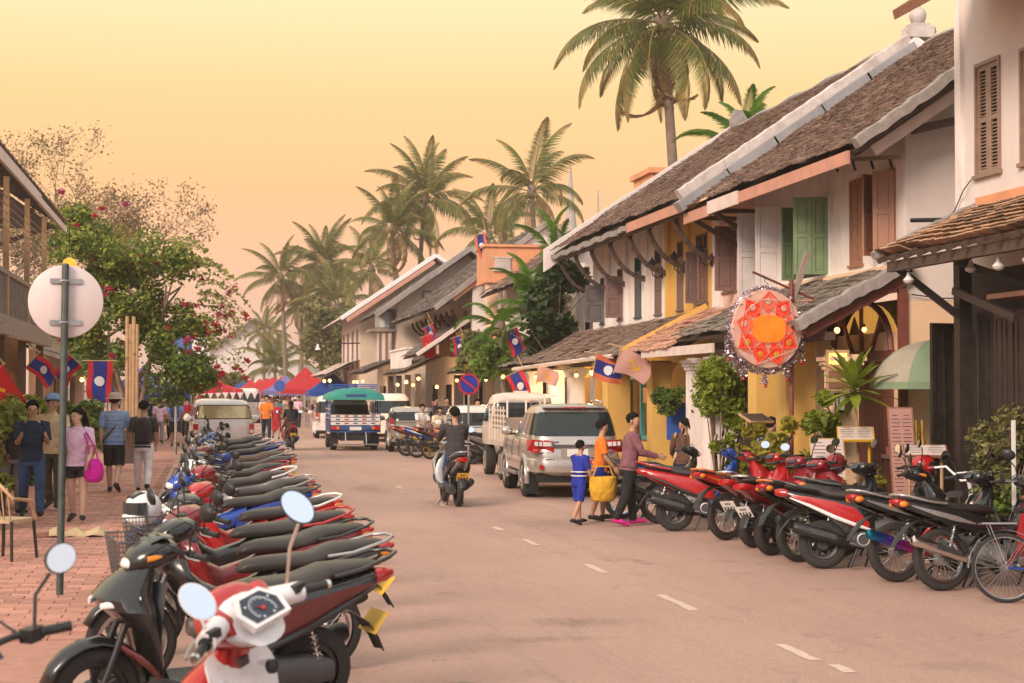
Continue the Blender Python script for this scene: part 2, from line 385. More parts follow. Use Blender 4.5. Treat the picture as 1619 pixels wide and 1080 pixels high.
# left pavement: herringbone-free running bond of red bricks; the nearest 300 in view are single pieces
mat('paver', (.46, .225, .165), .9, var=.16, scale=9, island=.22, bump=.25, bscale=40, dirt=((.28, .19, .16), 'a', .5), dscale=1.5)
mat('paver_bed', (.42, .215, .16), .95, var=.15, scale=8)
pv = link('left_pavement', None); pv['kind'] = 'structure'
b = MB(); b.m = 'paver_bed'; b.bb((-16, -6, -.05), (KL-.15, 200, .108)); b.build('bedding', pv)
br = MB(); br.m = 'paver'; BL, BW = .30, .20
br.bb((-BL/2+.006, -BW/2+.006, -.02), (BL/2-.006, BW/2-.006, .012))
br_me = br.build('brick', pv).data; first = [o for o in COL.objects if o.name == 'brick'][0]
cells = []
for j in range(int((46-13)/BW)):
    for i in range(26):
        x = KL-.15-BL*(i+.5)-(BL/2 if j % 2 else 0)+BL/4*0; y = 13+BW*(j+.5)
        if x+BL/2 > KL-.15: continue
        if x < -.115*y-.55: continue
        cells.append((x, y))
near = sorted(cells, key=lambda c: c[1])
used = set(near[:300])
for k, (x, y) in enumerate(near[:300]):
    o = first if k == 0 else link('brick', br_me, pv)
    o.location = (x, y, .108+rnd(-.003, .003)); o.rotation_euler = (rnd(-.008, .008), rnd(-.008, .008), rnd(-.015, .015))
st = MB(); st.m = 'paver'
rest = near[300:]+[(x, y) for (x, y) in []]
for x, y in rest:
    z = .108+rnd(-.003, .003); e = .006; h = .012
    x0, x1, y0, y1 = x-BL/2+e, x+BL/2-e, y-BW/2+e, y+BW/2-e
    st.add([(x0, y0, z-.02), (x1, y0, z-.02), (x1, y1, z-.02), (x0, y1, z-.02), (x0, y0, z+h), (x1, y0, z+h), (x1, y1, z+h), (x0, y1, z+h)], [(4, 5, 6, 7), (0, 1, 5, 4), (1, 2, 6, 5), (2, 3, 7, 6), (3, 0, 4, 7)])
st.build('brick_field', pv, kind='stuff')

# far hill
mat('hill', (.10, .12, .10), 1, var=.2, scale=.02)
g = MB(); g.m = 'hill'; n = 48; rr = random.Random(3)
def hz(x): return 41*math.exp(-abs((x-23)/26)**1.7)+14*math.exp(-((x-75)/40)**2)+8*math.exp(-((x+50)/50)**2)
rows = []
for k in range(7):
    a = k/6
    rows.append([V((-300+700*i/n, 900+260*a, -.2+hz(-300+700*i/n)*math.sin(math.pi*min(1, a*1.02+.0001))**.8*(1+.05*rr.uniform(-1, 1)))) for i in range(n+1)])
g.loft(rows, cap=False, closed=False); h = g.build('hill', smooth=180); h['kind'] = 'structure'
# ------------------------------------------------------------------ building helpers
def part(mb, name, root, **k):
    """mesh modelled in world coordinates, parented to a thing that stands at root.location"""
    o = mb.build(name, root, **k); o.matrix_parent_inverse = Matrix.Translation(-root.location); return o
def sub(mb, name, parent, **k): return mb.build(name, parent, **k)
def wall_x(mb, x, y0, y1, z0, z1, th, holes=(), m=None):
    """wall with its street face on the plane x, body towards +X, rectangular openings (y0,y1,z0,z1)"""
    ys = sorted({y0, y1, *[h[0] for h in holes], *[h[1] for h in holes]}); zs = sorted({z0, z1, *[h[2] for h in holes], *[h[3] for h in holes]})
    solid = {}
    for i in range(len(ys)-1):
        for j in range(len(zs)-1):
            cy, cz = (ys[i]+ys[i+1])/2, (zs[j]+zs[j+1])/2
            solid[i, j] = not any(h[0] < cy < h[1] and h[2] < cz < h[3] for h in holes)
    q = lambda *p: mb.add(p, [(0, 1, 2, 3)], m)
    for (i, j), s in solid.items():
        if not s: continue
        a, b, c, d = ys[i], ys[i+1], zs[j], zs[j+1]; X = x+th
        q((x, a, c), (x, a, d), (x, b, d), (x, b, c)); q((X, a, c), (X, b, c), (X, b, d), (X, a, d))
        if not solid.get((i-1, j)): q((x, a, c), (X, a, c), (X, a, d), (x, a, d))
        if not solid.get((i+1, j)): q((x, b, c), (x, b, d), (X, b, d), (X, b, c))
        if not solid.get((i, j-1)): q((x, a, c), (x, b, c), (X, b, c), (X, a, c))
        if not solid.get((i, j+1)): q((x, a, d), (X, a, d), (X, b, d), (x, b, d))
def leaf(mb, hy, hx, z0, z1, w, ang, side, m, louvre=False):
    """shutter leaf hinged at (hx,hy); ang 0 = closed across the opening, 90 = straight out; side +1 opens from its hinge towards +Y"""
    a = R(ang); u = V((-math.sin(a), side*math.cos(a), 0)); n = V((0, 0, 1)); o = V((hx, hy, z0)); h = z1-z0
    t = .04; s = .075*min(1, w/.35); k = u.cross(n)
    Q = Matrix((u, k, n)).transposed()
    def bx(a0, a1, b0, b1, th): mb.box(o+u*(a0+a1)/2+n*(b0+b1)/2, (a1-a0, th, b1-b0), m, Q)
    bx(0, s, 0, h, t); bx(w-s, w, 0, h, t)
    for b0, b1 in ((0, s), (h*.5-s/2, h*.5+s/2), (h-s, h)): bx(s, w-s, b0, b1, t*.98)
    if not louvre:
        bx(s, w-s, s, h*.5-s/2, t*.25); bx(s, w-s, h*.5+s/2, h-s, t*.25)
        for b0, b1 in ((s+.03, h*.5-s/2-.03), (h*.5+s/2+.03, h-s-.03)): bx(s+.02, w-s-.02, b0, b1, t*.7)
def window(root, x, y0, y1, z0, z1, kind, m, fm=None, transom=0.0, label=None):
    """frame + shutters in a street wall; kind: closed, out (both straight out), near, far, ajar"""
    f = MB(); f.m = fm or m; w = y1-y0; e = .035
    f.bb((x-.02, y0-.0, z0), (x+.10, y0+e, z1)); f.bb((x-.02, y1-e, z0), (x+.10, y1, z1)); f.bb((x-.021, y0+e, z1-e), (x+.10, y1-e, z1)); f.bb((x-.045, y0-.04, z0-.04), (x+.10, y1+.04, z0))
    zt = z1-e-transom
    if transom: f.bb((x-.02, y0+e, zt-.03), (x+.08, y1-e, zt)); zt -= .03
    fo = part(f, 'window', root)
    if label: fo['label'] = label
    b = MB(); b.m = 'interior'; b.bb((x+.16, y0+.01, z0), (x+.18, y1-.01, z1)); sub(b, 'dark_backing', fo)  # dark sheet painted as the shade behind the opening
    iw = w-2*e
    if kind == 'closed':
        for s, hy in ((1, y0+e), (-1, y1-e)):
            l = MB(); leaf(l, hy, x+.01, z0, zt, iw/2-.004, 0, s, m); sub(l, 'shutter', fo)
    else:
        lw = max(iw/2, .2)
        if kind in ('out', 'near', 'wide'):
            l = MB(); leaf(l, y0+e*.5, x-.02, z0, zt, lw if kind != 'wide' else .20, 96, 1, m); sub(l, 'shutter', fo)
        if kind in ('out', 'far', 'wide'):
            l = MB(); leaf(l, y1-e*.5, x-.02, z0, zt, lw if kind != 'wide' else .22, 93, -1, m); sub(l, 'shutter', fo)
        if kind == 'near': l = MB(); leaf(l, y1-e, x+.01, z0, zt, lw, 0, -1, m); sub(l, 'shutter', fo)
        if kind == 'far': l = MB(); leaf(l, y0+e, x+.01, z0, zt, lw, 0, 1, m); sub(l, 'shutter', fo)
        if kind == 'ajar':
            for s, hy in ((1, y0+e*.5), (-1, y1-e*.5)):
                l = MB(); leaf(l, hy, x-.02, z0, zt, lw, 62, s, m); sub(l, 'shutter', fo)
    return fo
def coping(mb, p, q, w, h, m, n=30, jit=.02, lift=0.0):
    """one continuous uneven bar from p to q (across-width along Y)"""
    p, q = V(p), V(q); rings = []
    d = (q-p).normalized(); nn = V((0, 1, 0)).cross(d); nn = nn if nn.z > 0 else -nn
    for k in range(n+1):
        c = p+(q-p)*k/n+nn*(lift+random.uniform(-jit, jit)); a = w/2*(1+random.uniform(-.06, .06)); b = h/2
        rings.append([c+V((0, -a, 0))-nn*b, c+V((0, a, 0))-nn*b, c+V((0, a*.95, 0))+nn*b*.8, c+V((0, a*.5, 0))+nn*b, c+V((0, -a*.5, 0))+nn*b, c+V((0, -a*.95, 0))+nn*b*.8])
    mb.loft(rings, m)
def wav(a, b): return .018*math.sin(a*1.7+b*.9)+.012*math.sin(a*4.1-b*2.3)+.010*math.sin(b*3.7+a)
def tile_field(mb, o, A, U, L, S, w, e, m, sag=.0, skip=0.03, seed=1):
    """rows of small roof tiles, each its own uneven slab: o eave start, A along the eave, U up the slope"""
    o, A, U = V(o), V(A).normalized(), V(U).normalized(); N = A.cross(U).normalized()
    if N.z < 0: N = -N
    rr = random.Random(seed); nr = int(S/e); nc = int(L/w)
    for j in range(nr):
        for i in range(nc):
            if rr.random() < skip: continue
            a0 = (i+(.5 if j % 2 else 0))*w+rr.uniform(-.008, .008); a1 = a0+w*rr.uniform(.90, .98)
            if a1 > L: a1 = L
            if a1-a0 < .03: continue
            b0 = j*e+rr.uniform(-.3, .12)*e*.5; b1 = (j+1)*e+e*.25
            h0 = .030+rr.uniform(-.006, .012); h1 = .008+rr.uniform(-.003, .003)
            s = abs(wav(a0+o.y, b0))*1.3+sag*(.5-.5*math.sin(math.pi*min(1, b0/S))*math.sin(math.pi*a0/L))
            p = lambda a, b, h: o+A*a+U*b+N*(h+s)
            vs = [p(a0, b0, h0), p(a1, b0, h0), p(a1, b1, h1), p(a0, b1, h1), p(a0, b0, h0-.022), p(a1, b0, h0-.022)]
            mb.add(vs, [(0, 1, 2, 3), (4, 5, 1, 0), (0, 3, 4), (1, 5, 2)], m)
def deck(mb, o, A, U, L, S, th, m):
    o, A, U = V(o), V(A).normalized(), V(U).normalized(); N = A.cross(U).normalized()
    if N.z < 0: N = -N
    Q = Matrix((A, N.cross(A), N)).transposed()
    mb.box(o+A*L/2+U*S/2-N*(th/2+.022), (L, S, th), m, Q)
def roof_slope(root, y0, y1, ex, ez, rx, rz, tm, tw=.17, te=.16, th=.06, sag=.08, name='roof', seed=1, skip=.03, under='wood_dark'):
    """a street-side slope from the eave (ex,ez) up to (rx,rz)"""
    U = V((rx-ex, 0, rz-ez)); S = U.length; d = MB(); deck(d, (ex, y0, ez), (0, 1, 0), U, y1-y0, S, th, under); ro = part(d, name, root)
    t = MB(); tile_field(t, (ex-.04, y0-.03, ez-.01), (0, 1, 0), U, y1-y0+.06, S+.06, tw, te, tm, sag, skip, seed)
    to = sub(t, 'roof_tiles', ro, kind='stuff'); return ro
def back_slope(root, y0, y1, ex, ez, rx, rz, tm):
    d = MB(); U = V((rx-ex, 0, rz-ez)); deck(d, (ex, y0, ez), (0, 1, 0), U, y1-y0, U.length, .06, tm); part(d, 'rear_roof', root)
def gable(mb, y, th, x0, x1, z0, ez, rx, rz, m):
    """gable wall across the house with its face on the plane y"""
    poly = [(x0, z0), (x1, z0), (x1, ez), (rx, rz), (x0, ez)]
    mb.prism(poly, (0, y+th/2, 0), (1, 0, 0), (0, 0, 1), th, m)
def bracket(root, y, x, z, reach, drop, m='wood_dark'):
    b = MB(); b.m = m
    pts = [V((x-reach+.06-.0, y, z)) if k == 0 else V((x-reach*math.cos(k/6*math.pi/2)*1.0, y, z-drop*math.sin(k/6*math.pi/2)**1.5)) for k in range(7)]
    for p, q in zip(pts, pts[1:]): b.beam(p, q+(q-p)*.08, .07, .09)
    b.box((x-.02, y, z-drop-.04), (.07, .11, .09)); return part(b, 'eave_bracket', root)
def pillar(root, x, y, w, z1, m, z0=.11, cap=True, base=True):
    b = MB(); b.m = m
    b.bb((x-w/2, y-w/2, z0), (x+w/2, y+w/2, z1))
    if cap:
        for k, (e, h) in enumerate(((.03, .05), (.06, .06), (.09, .05))): b.bb((x-w/2-e, y-w/2-e, z1-.22+k*.062), (x+w/2+e, y+w/2+e, z1-.162+k*.062))
    if base: b.bb((x-w/2-.04, y-w/2-.04, z0), (x+w/2+.04, y+w/2+.04, z0+.3))
    return part(b, 'pillar', root)
def lantern_bracket(root, x, y, z):
    b = MB(); b.m = 'iron'
    b.tube([(x, y, z-.12), (x-.12, y, z-.22), (x-.24, y, z-.14), (x-.24, y, z-.05)], .014, 6)
    b.box((x-.015, y, z-.1), (.03, .07, .26))
    b.lathe([(.05, -.05), (.085, .12), (.10, .13), (.03, .20), (.01, .25)], 6, c=(x-.24, y, z))
    return part(b, 'wall_lantern', root)
def bulb(root, p, r=.035, power=0, name='bulb'):
    b = MB(); b.ell(p, r, 'warm_bulb', 8, 6); o = part(b, name, root, smooth=180)
    c = MB(); c.m = 'black_plastic'; c.cyl(V(p)+V((0, 0, r*.9)), V(p)+V((0, 0, r*.9+.05)), .016, 6); sub(c, 'lamp_holder', o)
    if power:
        l = bpy.data.lights.new('shop_lamp', 'POINT'); l.energy = power; l.color = (1, .62, .28); l.shadow_soft_size = .08
        lo = bpy.data.objects.new('shop_lamp', l); COL.objects.link(lo); lo.location = V(p)-V((0, 0, .08))
    return o
mat('teal_dark', (.03, .10, .11), .6, var=.1); mat('soffit', (.16, .12, .10), .85, var=.2)

# ================================================================== house A: near right, white with a louvred window and a tiled porch
A = thing('white_house', 'tall white house at the right edge with louvred shutters and tiled porch roof', 'house', (10, 17, 0))
AX, AY1 = 10.0, 20.75
w = MB(); w.m = 'gable_white'
aw = [(19.55, 20.25, 4.86, 6.34), (18.36, 19.02, 4.86, 6.3)]
wall_x(w, AX, 8, AY1, 3.6, 8.2, .22, aw)
w.bb((AX+.22, AY1-.22, .11), (17, AY1, 8.2)); w.bb((AX+.06, AY1-.001, 3.6), (AX+.22, AY1+.02, 8.2))
part(w, 'wall', A)
p = MB(); p.m = 'white_wall'; p.bb((AX-.05, AY1-.14, 4.3), (AX, AY1+.03, 8.2)); part(p, 'corner_pilaster', A)
for y0, y1, z0, z1 in aw:
    f = MB(); f.m = 'louvre'; e = .045
    f.bb((AX-.03, y0, z0), (AX+.1, y0+e, z1)); f.bb((AX-.03, y1-e, z0), (AX+.1, y1, z1)); f.bb((AX-.031, y0+e, z1-e), (AX+.1, y1-e, z1)); f.bb((AX-.06, y0-.03, z0-.05), (AX+.1, y1+.03, z0))
    fo = part(f, 'window', A)
    mid = (y0+y1)/2
    for hy, s in ((y0+e, 1), (y1-e, -1)):
        lw = (y1-y0)/2-e-.003
        l = MB(); leaf(l, hy, AX+.02, z0, z1-e, lw, 0, s, 'louvre', True); lo = sub(l, 'shutter', fo)
    sm = None
    for hy, s in ((y0+e, 1), (y1-e, -1)):
        lw = (y1-y0)/2-e-.003; st = .07*min(1, lw/.35)
        for k in range(28):
            zz = z0+.09+k*(z1-z0-.2)/28
            if abs(zz-(z0+(z1-e-z0)*.5)) < .05: continue
            if sm is None:
                sl = MB(); sl.m = 'louvre'; sl.box((0, 0, 0), (.045, lw-2*st, .009), rot=(0, R(-38), 0)); so = sub(sl, 'slat', fo); sm = so.data
            else: so = link('slat', sm, fo)
            so.location = (AX+.02, hy+s*lw/2, zz)
    b = MB(); b.m = 'interior'; b.bb((AX+.16, y0+.01, z0), (AX+.18, y1-.01, z1)); sub(b, 'dark_backing', fo)  # dark sheet behind the louvres, shade put into its colour
# main eave corner above the frame
r_ = MB(); r_.m = 'wood_brown'; r_.prism([(0, 0), (2.6, 1.75), (2.6, 1.87), (-.03, .12)], (8.75, 14, 6.84), (1, 0, 0), (0, 0, 1), 12.0); part(r_, 'roof', A)
# porch roof: single tiles
ex, ez, rx, rz, y0, y1 = 8.55, 3.76, 10.0, 4.43, 11.0, 20.1
d = MB(); U = V((rx-ex, 0, rz-ez)); deck(d, (ex, y0, ez), (0, 1, 0), U, y1-y0, U.length, .05, 'wood_dark'); pr = part(d, 'porch_roof', A)
tA = MB(); rr = random.Random(5); mat('tile_porch', (.40, .24, .145), .85, var=.25, scale=2.2, island=.55, dirt=((.10, .08, .065), 'a', .8), dscale=1.7)
tmsh = None; Un = U.normalized(); Nn = V((0, 1, 0)).cross(Un); Nn = -Nn if Nn.z < 0 else Nn; Qm = Matrix((V((0, 1, 0)), Un, Nn)).transposed()
cnt = 0; extra = MB()
for j in range(10):
    for i in range(42):
        yy = y1-.10-i*.20-(.10 if j % 2 else 0); bb_ = j*.16+.05
        if yy < y0: continue
        if rr.random() < .02: continue
        pos = V((ex-.03, yy, ez))+Un*(bb_+.02)+Nn*(.012+wav(yy, bb_)*.7)
        rot = Qm @ Euler((R(-4)+rr.uniform(-.04, .03), rr.uniform(-.04, .04), rr.uniform(-.06, .06))).to_matrix()
        if yy > 12.9 and cnt < 300:
            if tmsh is None:
                tm_ = MB(); tm_.m = 'tile_porch'; tm_.box((0, 0, 0), (.185, .20, .018)); to = part(tm_, 'roof_tile', A); tmsh = to.data
            else:
                to = link('roof_tile', tmsh, A); to.matrix_parent_inverse = Matrix.Translation(-A.location)
            to.location = pos; to.rotation_euler = rot.to_euler(); cnt += 1
        else: extra.box(pos, (.185, .20, .018), 'tile_porch', rot)
part(extra, 'roof_tiles', A, kind='stuff')
h = MB(); coping(h, (ex-.07, y1+.02, ez+.02), (rx, y1+.02, rz+.06), .13, .09, 'mortar', 20, .012)
part(h, 'hip_mortar', A)
h = MB(); h.m = 'orange_wall'; h.bb((AX-.10, 9, 4.42), (AX-.0, y1, 4.55)); part(h, 'flashing', A)
h = MB(); h.m = 'wood_dark'; h.bb((8.62, 11, 3.55), (8.72, 20.0, 3.68))
part(h, 'eave_beam', A)
for k in range(22): h = MB(); h.m = 'wood_dark'; h.beam((8.5, 20.0-k*.4, 3.685), (9.98, 20.0-k*.4, 4.365), .06, .07); part(h, 'rafter', A)
for yy, xx in ((19.58, 9.42), (14.6, 8.95)):
    b = MB(); b.m = 'wood_black'; b.bb((xx, yy, .11), (xx+.17, yy+.17, 3.75)); part(b, 'porch_post', A)
b = MB(); b.m = 'wood_black'; b.beam((8.72, 19.85, 3.58), (9.44, 19.66, 2.98), .08, .09); part(b, 'strut', A)
b = MB(); b.m = 'wood_black'; b.beam((9.02, 18.8, 3.6), (9.7, 18.0, 3.2), .08, .09); b.beam((9.06, 18.98, 3.25), (9.06, 17.4, 2.85), .06, .09); part(b, 'strut', A)
b = MB(); b.m = 'wood_brown'; b.bb((9.1, 17.0, 3.10), (9.9, 18.2, 3.16)); part(b, 'shelf', A)
for k, (px, py, pz) in enumerate(((8.72, 19.55, 3.42), (8.75, 17.2, 3.42), (8.8, 16.6, 3.45), (9.1, 18.6, 3.5))):
    b = MB(); b.m = 'white_paint'; b.lathe([(.02, .10), (.03, .05), (.075, 0), (.06, -.03), (.02, -.05)], 10, c=(px, py, pz)); part(b, 'porch_lamp', A, smooth=40)
# sheet coloured dark for the unlit room, and folding doors
b = MB(); b.m = 'interior'; b.bb((10.0, 9, .11), (10.1, AY1-.25, 3.6)); b.bb((10.0, AY1-.24, .11), (10.21, AY1-.02, 3.6)); part(b, 'dark_backing', A)
def door_panel(root, p, q, z0, z1, n=2, m='wood_black'):
    """one folding door leaf between two points on the floor plan, with raised fillets"""
    p, q = V((*p, 0)), V((*q, 0)); u = (q-p); Wd = u.length; u.normalize(); k = u.cross(V((0, 0, 1))); Q = Matrix((u, k, V((0, 0, 1)))).transposed()
    d_ = MB(); d_.m = m
    def bx(a0, a1, b0, b1, th): d_.box(p+u*(a0+a1)/2+V((0, 0, (b0+b1)/2)), (a1-a0, th, b1-b0), m, Q)
    bx(0, Wd, z0, z1, .025); s = .06
    for a in (0, Wd-s): bx(a, a+s, z0, z1, .05)
    for b0 in (z0, z0+.75, z1-s*1.6): bx(s, Wd-s, b0, b0+s*1.6, .048)
    for i in range(1, n+1):
        a = s+(Wd-2*s)*i/(n+1); bx(a-.018, a+.018, z0+.8, z1-.1, .055)
    bx(s+.05, Wd-s-.05, z0+.16, z0+.68, .04)
    return part(d_, 'folding_door', root)
door_panel(A, (9.45, 20.5), (10.0, 20.62), .12, 2.92)
door_panel(A, (10.0, 20.1), (9.7, 19.62), .12, 3.0)
door_panel(A, (9.68, 19.55), (9.70, 18.66), .12, 3.0, 3)
door_panel(A, (9.35, 18.0), (9.42, 18.6), .12, 2.98)
door_panel(A, (9.35, 17.95), (9.4, 17.2), .12, 2.98)
b = MB(); b.m = 'iron'; b.cyl((9.75, 20.76, 4.33), (9.35, 20.9, 4.33), .03, 8); b.tube([(9.98, 20.3, 4.86), (9.93, 20.5, 4.7), (9.9, 20.7, 4.45), (9.8, 20.78, 4.34), (9.8, 20.78, 4.2)], .008, 5); part(b, 'bracket_and_cable', A)

# ================================================================== house B: white with coloured shutters, brown tiled roof
B = thing('shuttered_house', 'white shophouse with green, white and brown shutters under a sagging brown tiled roof', 'house', (10, 26, 0))
BX = 10.0
bw = [(22.85, 23.55, 4.06, 5.33), (24.12, 24.62, 4.0, 5.34), (25.5, 27.2, 3.93, 5.25), (27.75, 28.85, 3.73, 5.32)]
pwn = [(29.42, 29.85, 4.05, 5.2), (30.35, 31.15, 3.97, 5.2)]
w = MB(); w.m = 'white_wall'; wall_x(w, BX, 22.5, 29.0, 3.5, 6.02, .2, bw); part(w, 'street_wall', B)
w = MB(); w.m = 'pink_wall'; wall_x(w, BX, 29.0, 31.2, 3.4, 5.95, .2, pwn); part(w, 'pink_bay', B)
w = MB(); w.m = 'white_wall'; w.bb((BX-.06, 28.86, 3.5), (BX-.002, 29.1, 5.7)); part(w, 'pilaster', B)
w = MB(); w.m = 'gable_white'; gable(w, 22.5, .2, BX+.2, 17.6, 3.34, 6.0, 13.8, 8.55, None)
w.bb((BX+.001, 22.499, 3.34), (BX+.2, 22.7, 6.01)); part(w, 'gable_wall', B)
w = MB(); w.m = 'peach_wall'; w.bb((BX+.0, 22.47, .11), (17.6, 22.7, 3.335)); part(w, 'lower_gable_wall', B)
w = MB(); w.m = 'iron'; w.tube([(10.05, 22.44, 3.42), (10.5, 22.44, 3.37), (11.6, 22.44, 3.38)], .01, 5); part(w, 'cable', B)
window(B, BX, *bw[0], 'ajar', 'shutter_brown')
window(B, BX, *bw[1], 'closed', 'shutter_brown')
fo = window(B, BX, *bw[2], 'none', 'shutter_green', 'white_paint', label='window with open green shutters')
for hy, hx, s, a, lw in ((25.55, 9.98, 1, 84, .27), (25.58, 9.71, 1, 74, .29), (27.15, 10.0, -1, 80, .25)):
    l = MB(); leaf(l, hy, hx, 3.93, 5.2, lw, a, s, 'shutter_green'); sub(l, 'shutter', fo)
fo = window(B, BX, *bw[3], 'none', 'shutter_white', 'white_paint', label='window with one white shutter swung out')
l = MB(); leaf(l, 27.78, 9.98, 3.73, 5.28, .47, 90, 1, 'shutter_white'); sub(l, 'shutter', fo)
l = MB(); leaf(l, 28.82, 9.98, 3.73, 5.28, .47, 85, -1, 'shutter_white'); sub(l, 'shutter', fo)
window(B, BX, *pwn[0], 'closed', 'shutter_mauve', transom=.15)
fo = window(B, BX, *pwn[1], 'none', 'shutter_mauve', label='window with a mauve brown shutter swung straight out')
l = MB(); leaf(l, 30.4, 9.98, 3.95, 5.2, .40, 92, 1, 'shutter_mauve'); sub(l, 'shutter', fo)
roof_slope(B, 21.65, 30.1, 8.95, 5.46, 13.8, 8.75, 'tile_brown', .14, .12, sag=.10, seed=11)
back_slope(B, 21.65, 30.1, 18.6, 5.46, 13.8, 8.75, 'tile_brown')
m_ = MB(); coping(m_, (8.86, 21.64, 5.49), (13.85, 21.64, 8.88), .2, .15, 'mortar', 40, .025)
part(m_, 'gable_mortar', B)
m_ = MB(); m_.m = 'fascia_white'; m_.beam((9.25, 21.9, 5.42), (13.6, 21.9, 8.35), .05, .16); m_.beam((9.9, 22.0, 5.75), (10.9, 22.2, 6.0), .15, .12, 'wood_dark'); part(m_, 'barge_board', B)
rg = MB(); rg.m = 'mortar'; rg.tube([(13.8, 21.6+k*.5, 8.80+.02*math.sin(k*1.7)) for k in range(18)], .09, 6); part(rg, 'ridge', B)
f = MB(); f.m = 'fascia_pink'; f.bb((8.90, 22.0, 5.24), (8.94, 27.0, 5.43)); part(f, 'fascia', B)
f = MB(); f.m = 'fascia_white'; f.bb((8.87, 26.9, 5.22), (8.91, 28.6, 5.45)); part(f, 'fascia', B)
f = MB(); f.m = 'fascia_pink'; f.bb((8.90, 28.6, 5.20), (8.94, 30.2, 5.40)); part(f, 'fascia', B)
f = MB(); f.m = 'fascia_white'
for k in range(15): f.beam((8.97, 22.1+k*.56, 5.36), (10.1, 22.1+k*.56, 6.1), .07, .1, 'wood_dark')
part(f, 'rafters', B)
b = MB(); b.m = 'wood_dark'; b.beam((9.1, 28.9, 5.3), (9.98, 28.9, 4.75), .07, .09); b.beam((9.1, 28.9, 5.33), (9.95, 28.9, 5.33), .06, .08); part(b, 'eave_bracket', B)
b = MB(); b.m = 'wood_dark'; b.beam((9.1, 30.2, 5.3), (9.98, 30.2, 4.8), .07, .09); b.beam((9.1, 30.2, 5.33), (9.95, 30.2, 5.33), .06, .08); part(b, 'eave_bracket', B)
b = MB(); b.m = 'wood_grey'; b.beam((9.2, 24.6, 5.62), (9.85, 22.4, 5.42), .07, .06)
for k in range(5): b.beam((9.3+k*.12, 24.2-k*.4, 5.58-k*.03), (9.33+k*.12, 24.15-k*.4, 5.40-k*.03), .03, .03, 'iron')
part(b, 'insulator_rail', B)
lantern_bracket(B, 10.0, 29.15, 4.85)
# lower roof of B: grey tiles, thick mortar edge at the near end
roof_slope(B, 22.35, 28.9, 8.35, 2.98, 10.0, 3.82, 'tile_grey', .17, .15, sag=.03, name='porch_roof', seed=12, skip=.02)
m_ = MB(); coping(m_, (8.24, 22.34, 2.96), (10.0, 22.34, 3.88), .2, .17, 'mortar', 24, .02)
part(m_, 'verge_mortar', B)
m_ = MB(); m_.m = 'peach_wall'; m_.bb((9.93, 22.4, 3.80), (9.998, 28.9, 3.89)); part(m_, 'flashing', B)
m_ = MB(); m_.m = 'wood_red'; m_.beam((8.4, 22.42, 2.86), (10.0, 22.42, 3.68), .06, .17); m_.bb((9.84, 22.40, .11), (9.97, 22.468, 3.5))
part(m_, 'red_barge_board', B)
roof_slope(B, 28.9, 32.6, 8.3, 2.78, 10.0, 3.68, 'tile_red', .21, .20, sag=.02, name='red_porch_roof', seed=13, skip=.0)
m_ = MB(); m_.m = 'yellow_wall'; m_.beam((8.28, 32.62, 2.84), (9.98, 32.2, 3.76), .12, .12); part(m_, 'verge', B)
f = MB(); f.m = 'fascia_white'; f.bb((8.27, 26.4, 2.66), (8.31, 31.0, 2.82)); part(f, 'fascia', B)
# ground floor: back wall with red doors, fanlight arch, pillars
holes = [(22.95, 25.2, .11, 2.55)]
w = MB(); w.m = 'peach_wall'; wall_x(w, 9.99, 22.71, 26.1, .11, 2.9, .2, holes); part(w, 'shop_wall', B)
w = MB(); w.m = 'white_wall'; wall_x(w, 9.99, 26.1, 31.9, .11, 3.3, .2, [(26.9, 28.3, .11, 2.3), (29.6, 31.0, .11, 2.3)]); part(w, 'shop_wall', B)
b = MB(); b.m = 'interior'; b.bb((10.25, 22.8, .11), (10.3, 31.8, 3.4)); part(b, 'dark_backing', B)  # sheet coloured dark as the shade inside the shop
for k in range(4):
    ya = 22.95+k*.5625; d_ = MB(); d_.m = 'wood_red'
    d_.bb((10.02, ya+.006, .12), (10.05, ya+.556, 2.45))
    for z0, z1 in ((.25, .95), (1.1, 2.3)): d_.bb((10.0, ya+.10, z0), (10.018, ya+.46, z1))
    for a in (ya+.01, ya+.47): d_.bb((9.995, a, .12), (10.019, a+.08, 2.45))
    part(d_, 'door', B)
b = MB(); b.m = 'wood_red'; b.bb((9.93, 22.9, 2.45), (10.05, 25.3, 2.62))
b.tube([(9.95, 24.1+1.15*math.cos(math.pi*k/14), 2.62+.78*math.sin(math.pi*k/14)) for k in range(15)], .05, 6)
for k in (-1, 0, 1): b.beam((9.96, 24.1+k*.36, 2.6), (9.96, 24.1+k*.75, 3.12+(.24 if k == 0 else 0)), .05, .05)
part(b, 'fanlight_frame', B)
b = MB(); b.m = 'lamp_panel'; mat('fan_glow', (.95, .50, .10), .7, var=.4, scale=3, emit=.35)
b.m = 'fan_glow'; b.prism([(1.12*math.cos(math.pi*k/14), .74*math.sin(math.pi*k/14)) for k in range(15)], (10.1, 24.1, 2.63), (0, 1, 0), (0, 0, 1), .02); part(b, 'fanlight_glass', B)
b = MB(); b.m = 'wood_dark'
for k in range(2): b.prism([(.1, 0), (.95, 0), (.55, .55)] if k else [(-.95, 0), (-.1, 0), (-.55, .55)], (10.07, 24.1, 2.64), (0, 1, 0), (0, 0, 1), .02)
part(b, 'fanlight_shade', B)
bulb(B, (9.8, 24.7, 2.98), .05); bulb(B, (9.8, 23.6, 2.95), .04)
pillar(B, 9.1, 22.78, .38, 2.55, 'peach_wall'); 
pillar(B, 8.75, 23.75, .46, 2.75, 'yellow_wall', cap=False); pillar(B, 8.75, 25.15, .42, 2.75, 'yellow_wall')
pillar(B, 8.8, 27.75, .42, 2.62, 'white_wall'); pillar(B, 8.8, 29.0, .34, 2.62, 'white_wall'); pillar(B, 8.8, 31.6, .4, 2.62, 'yellow_wall')
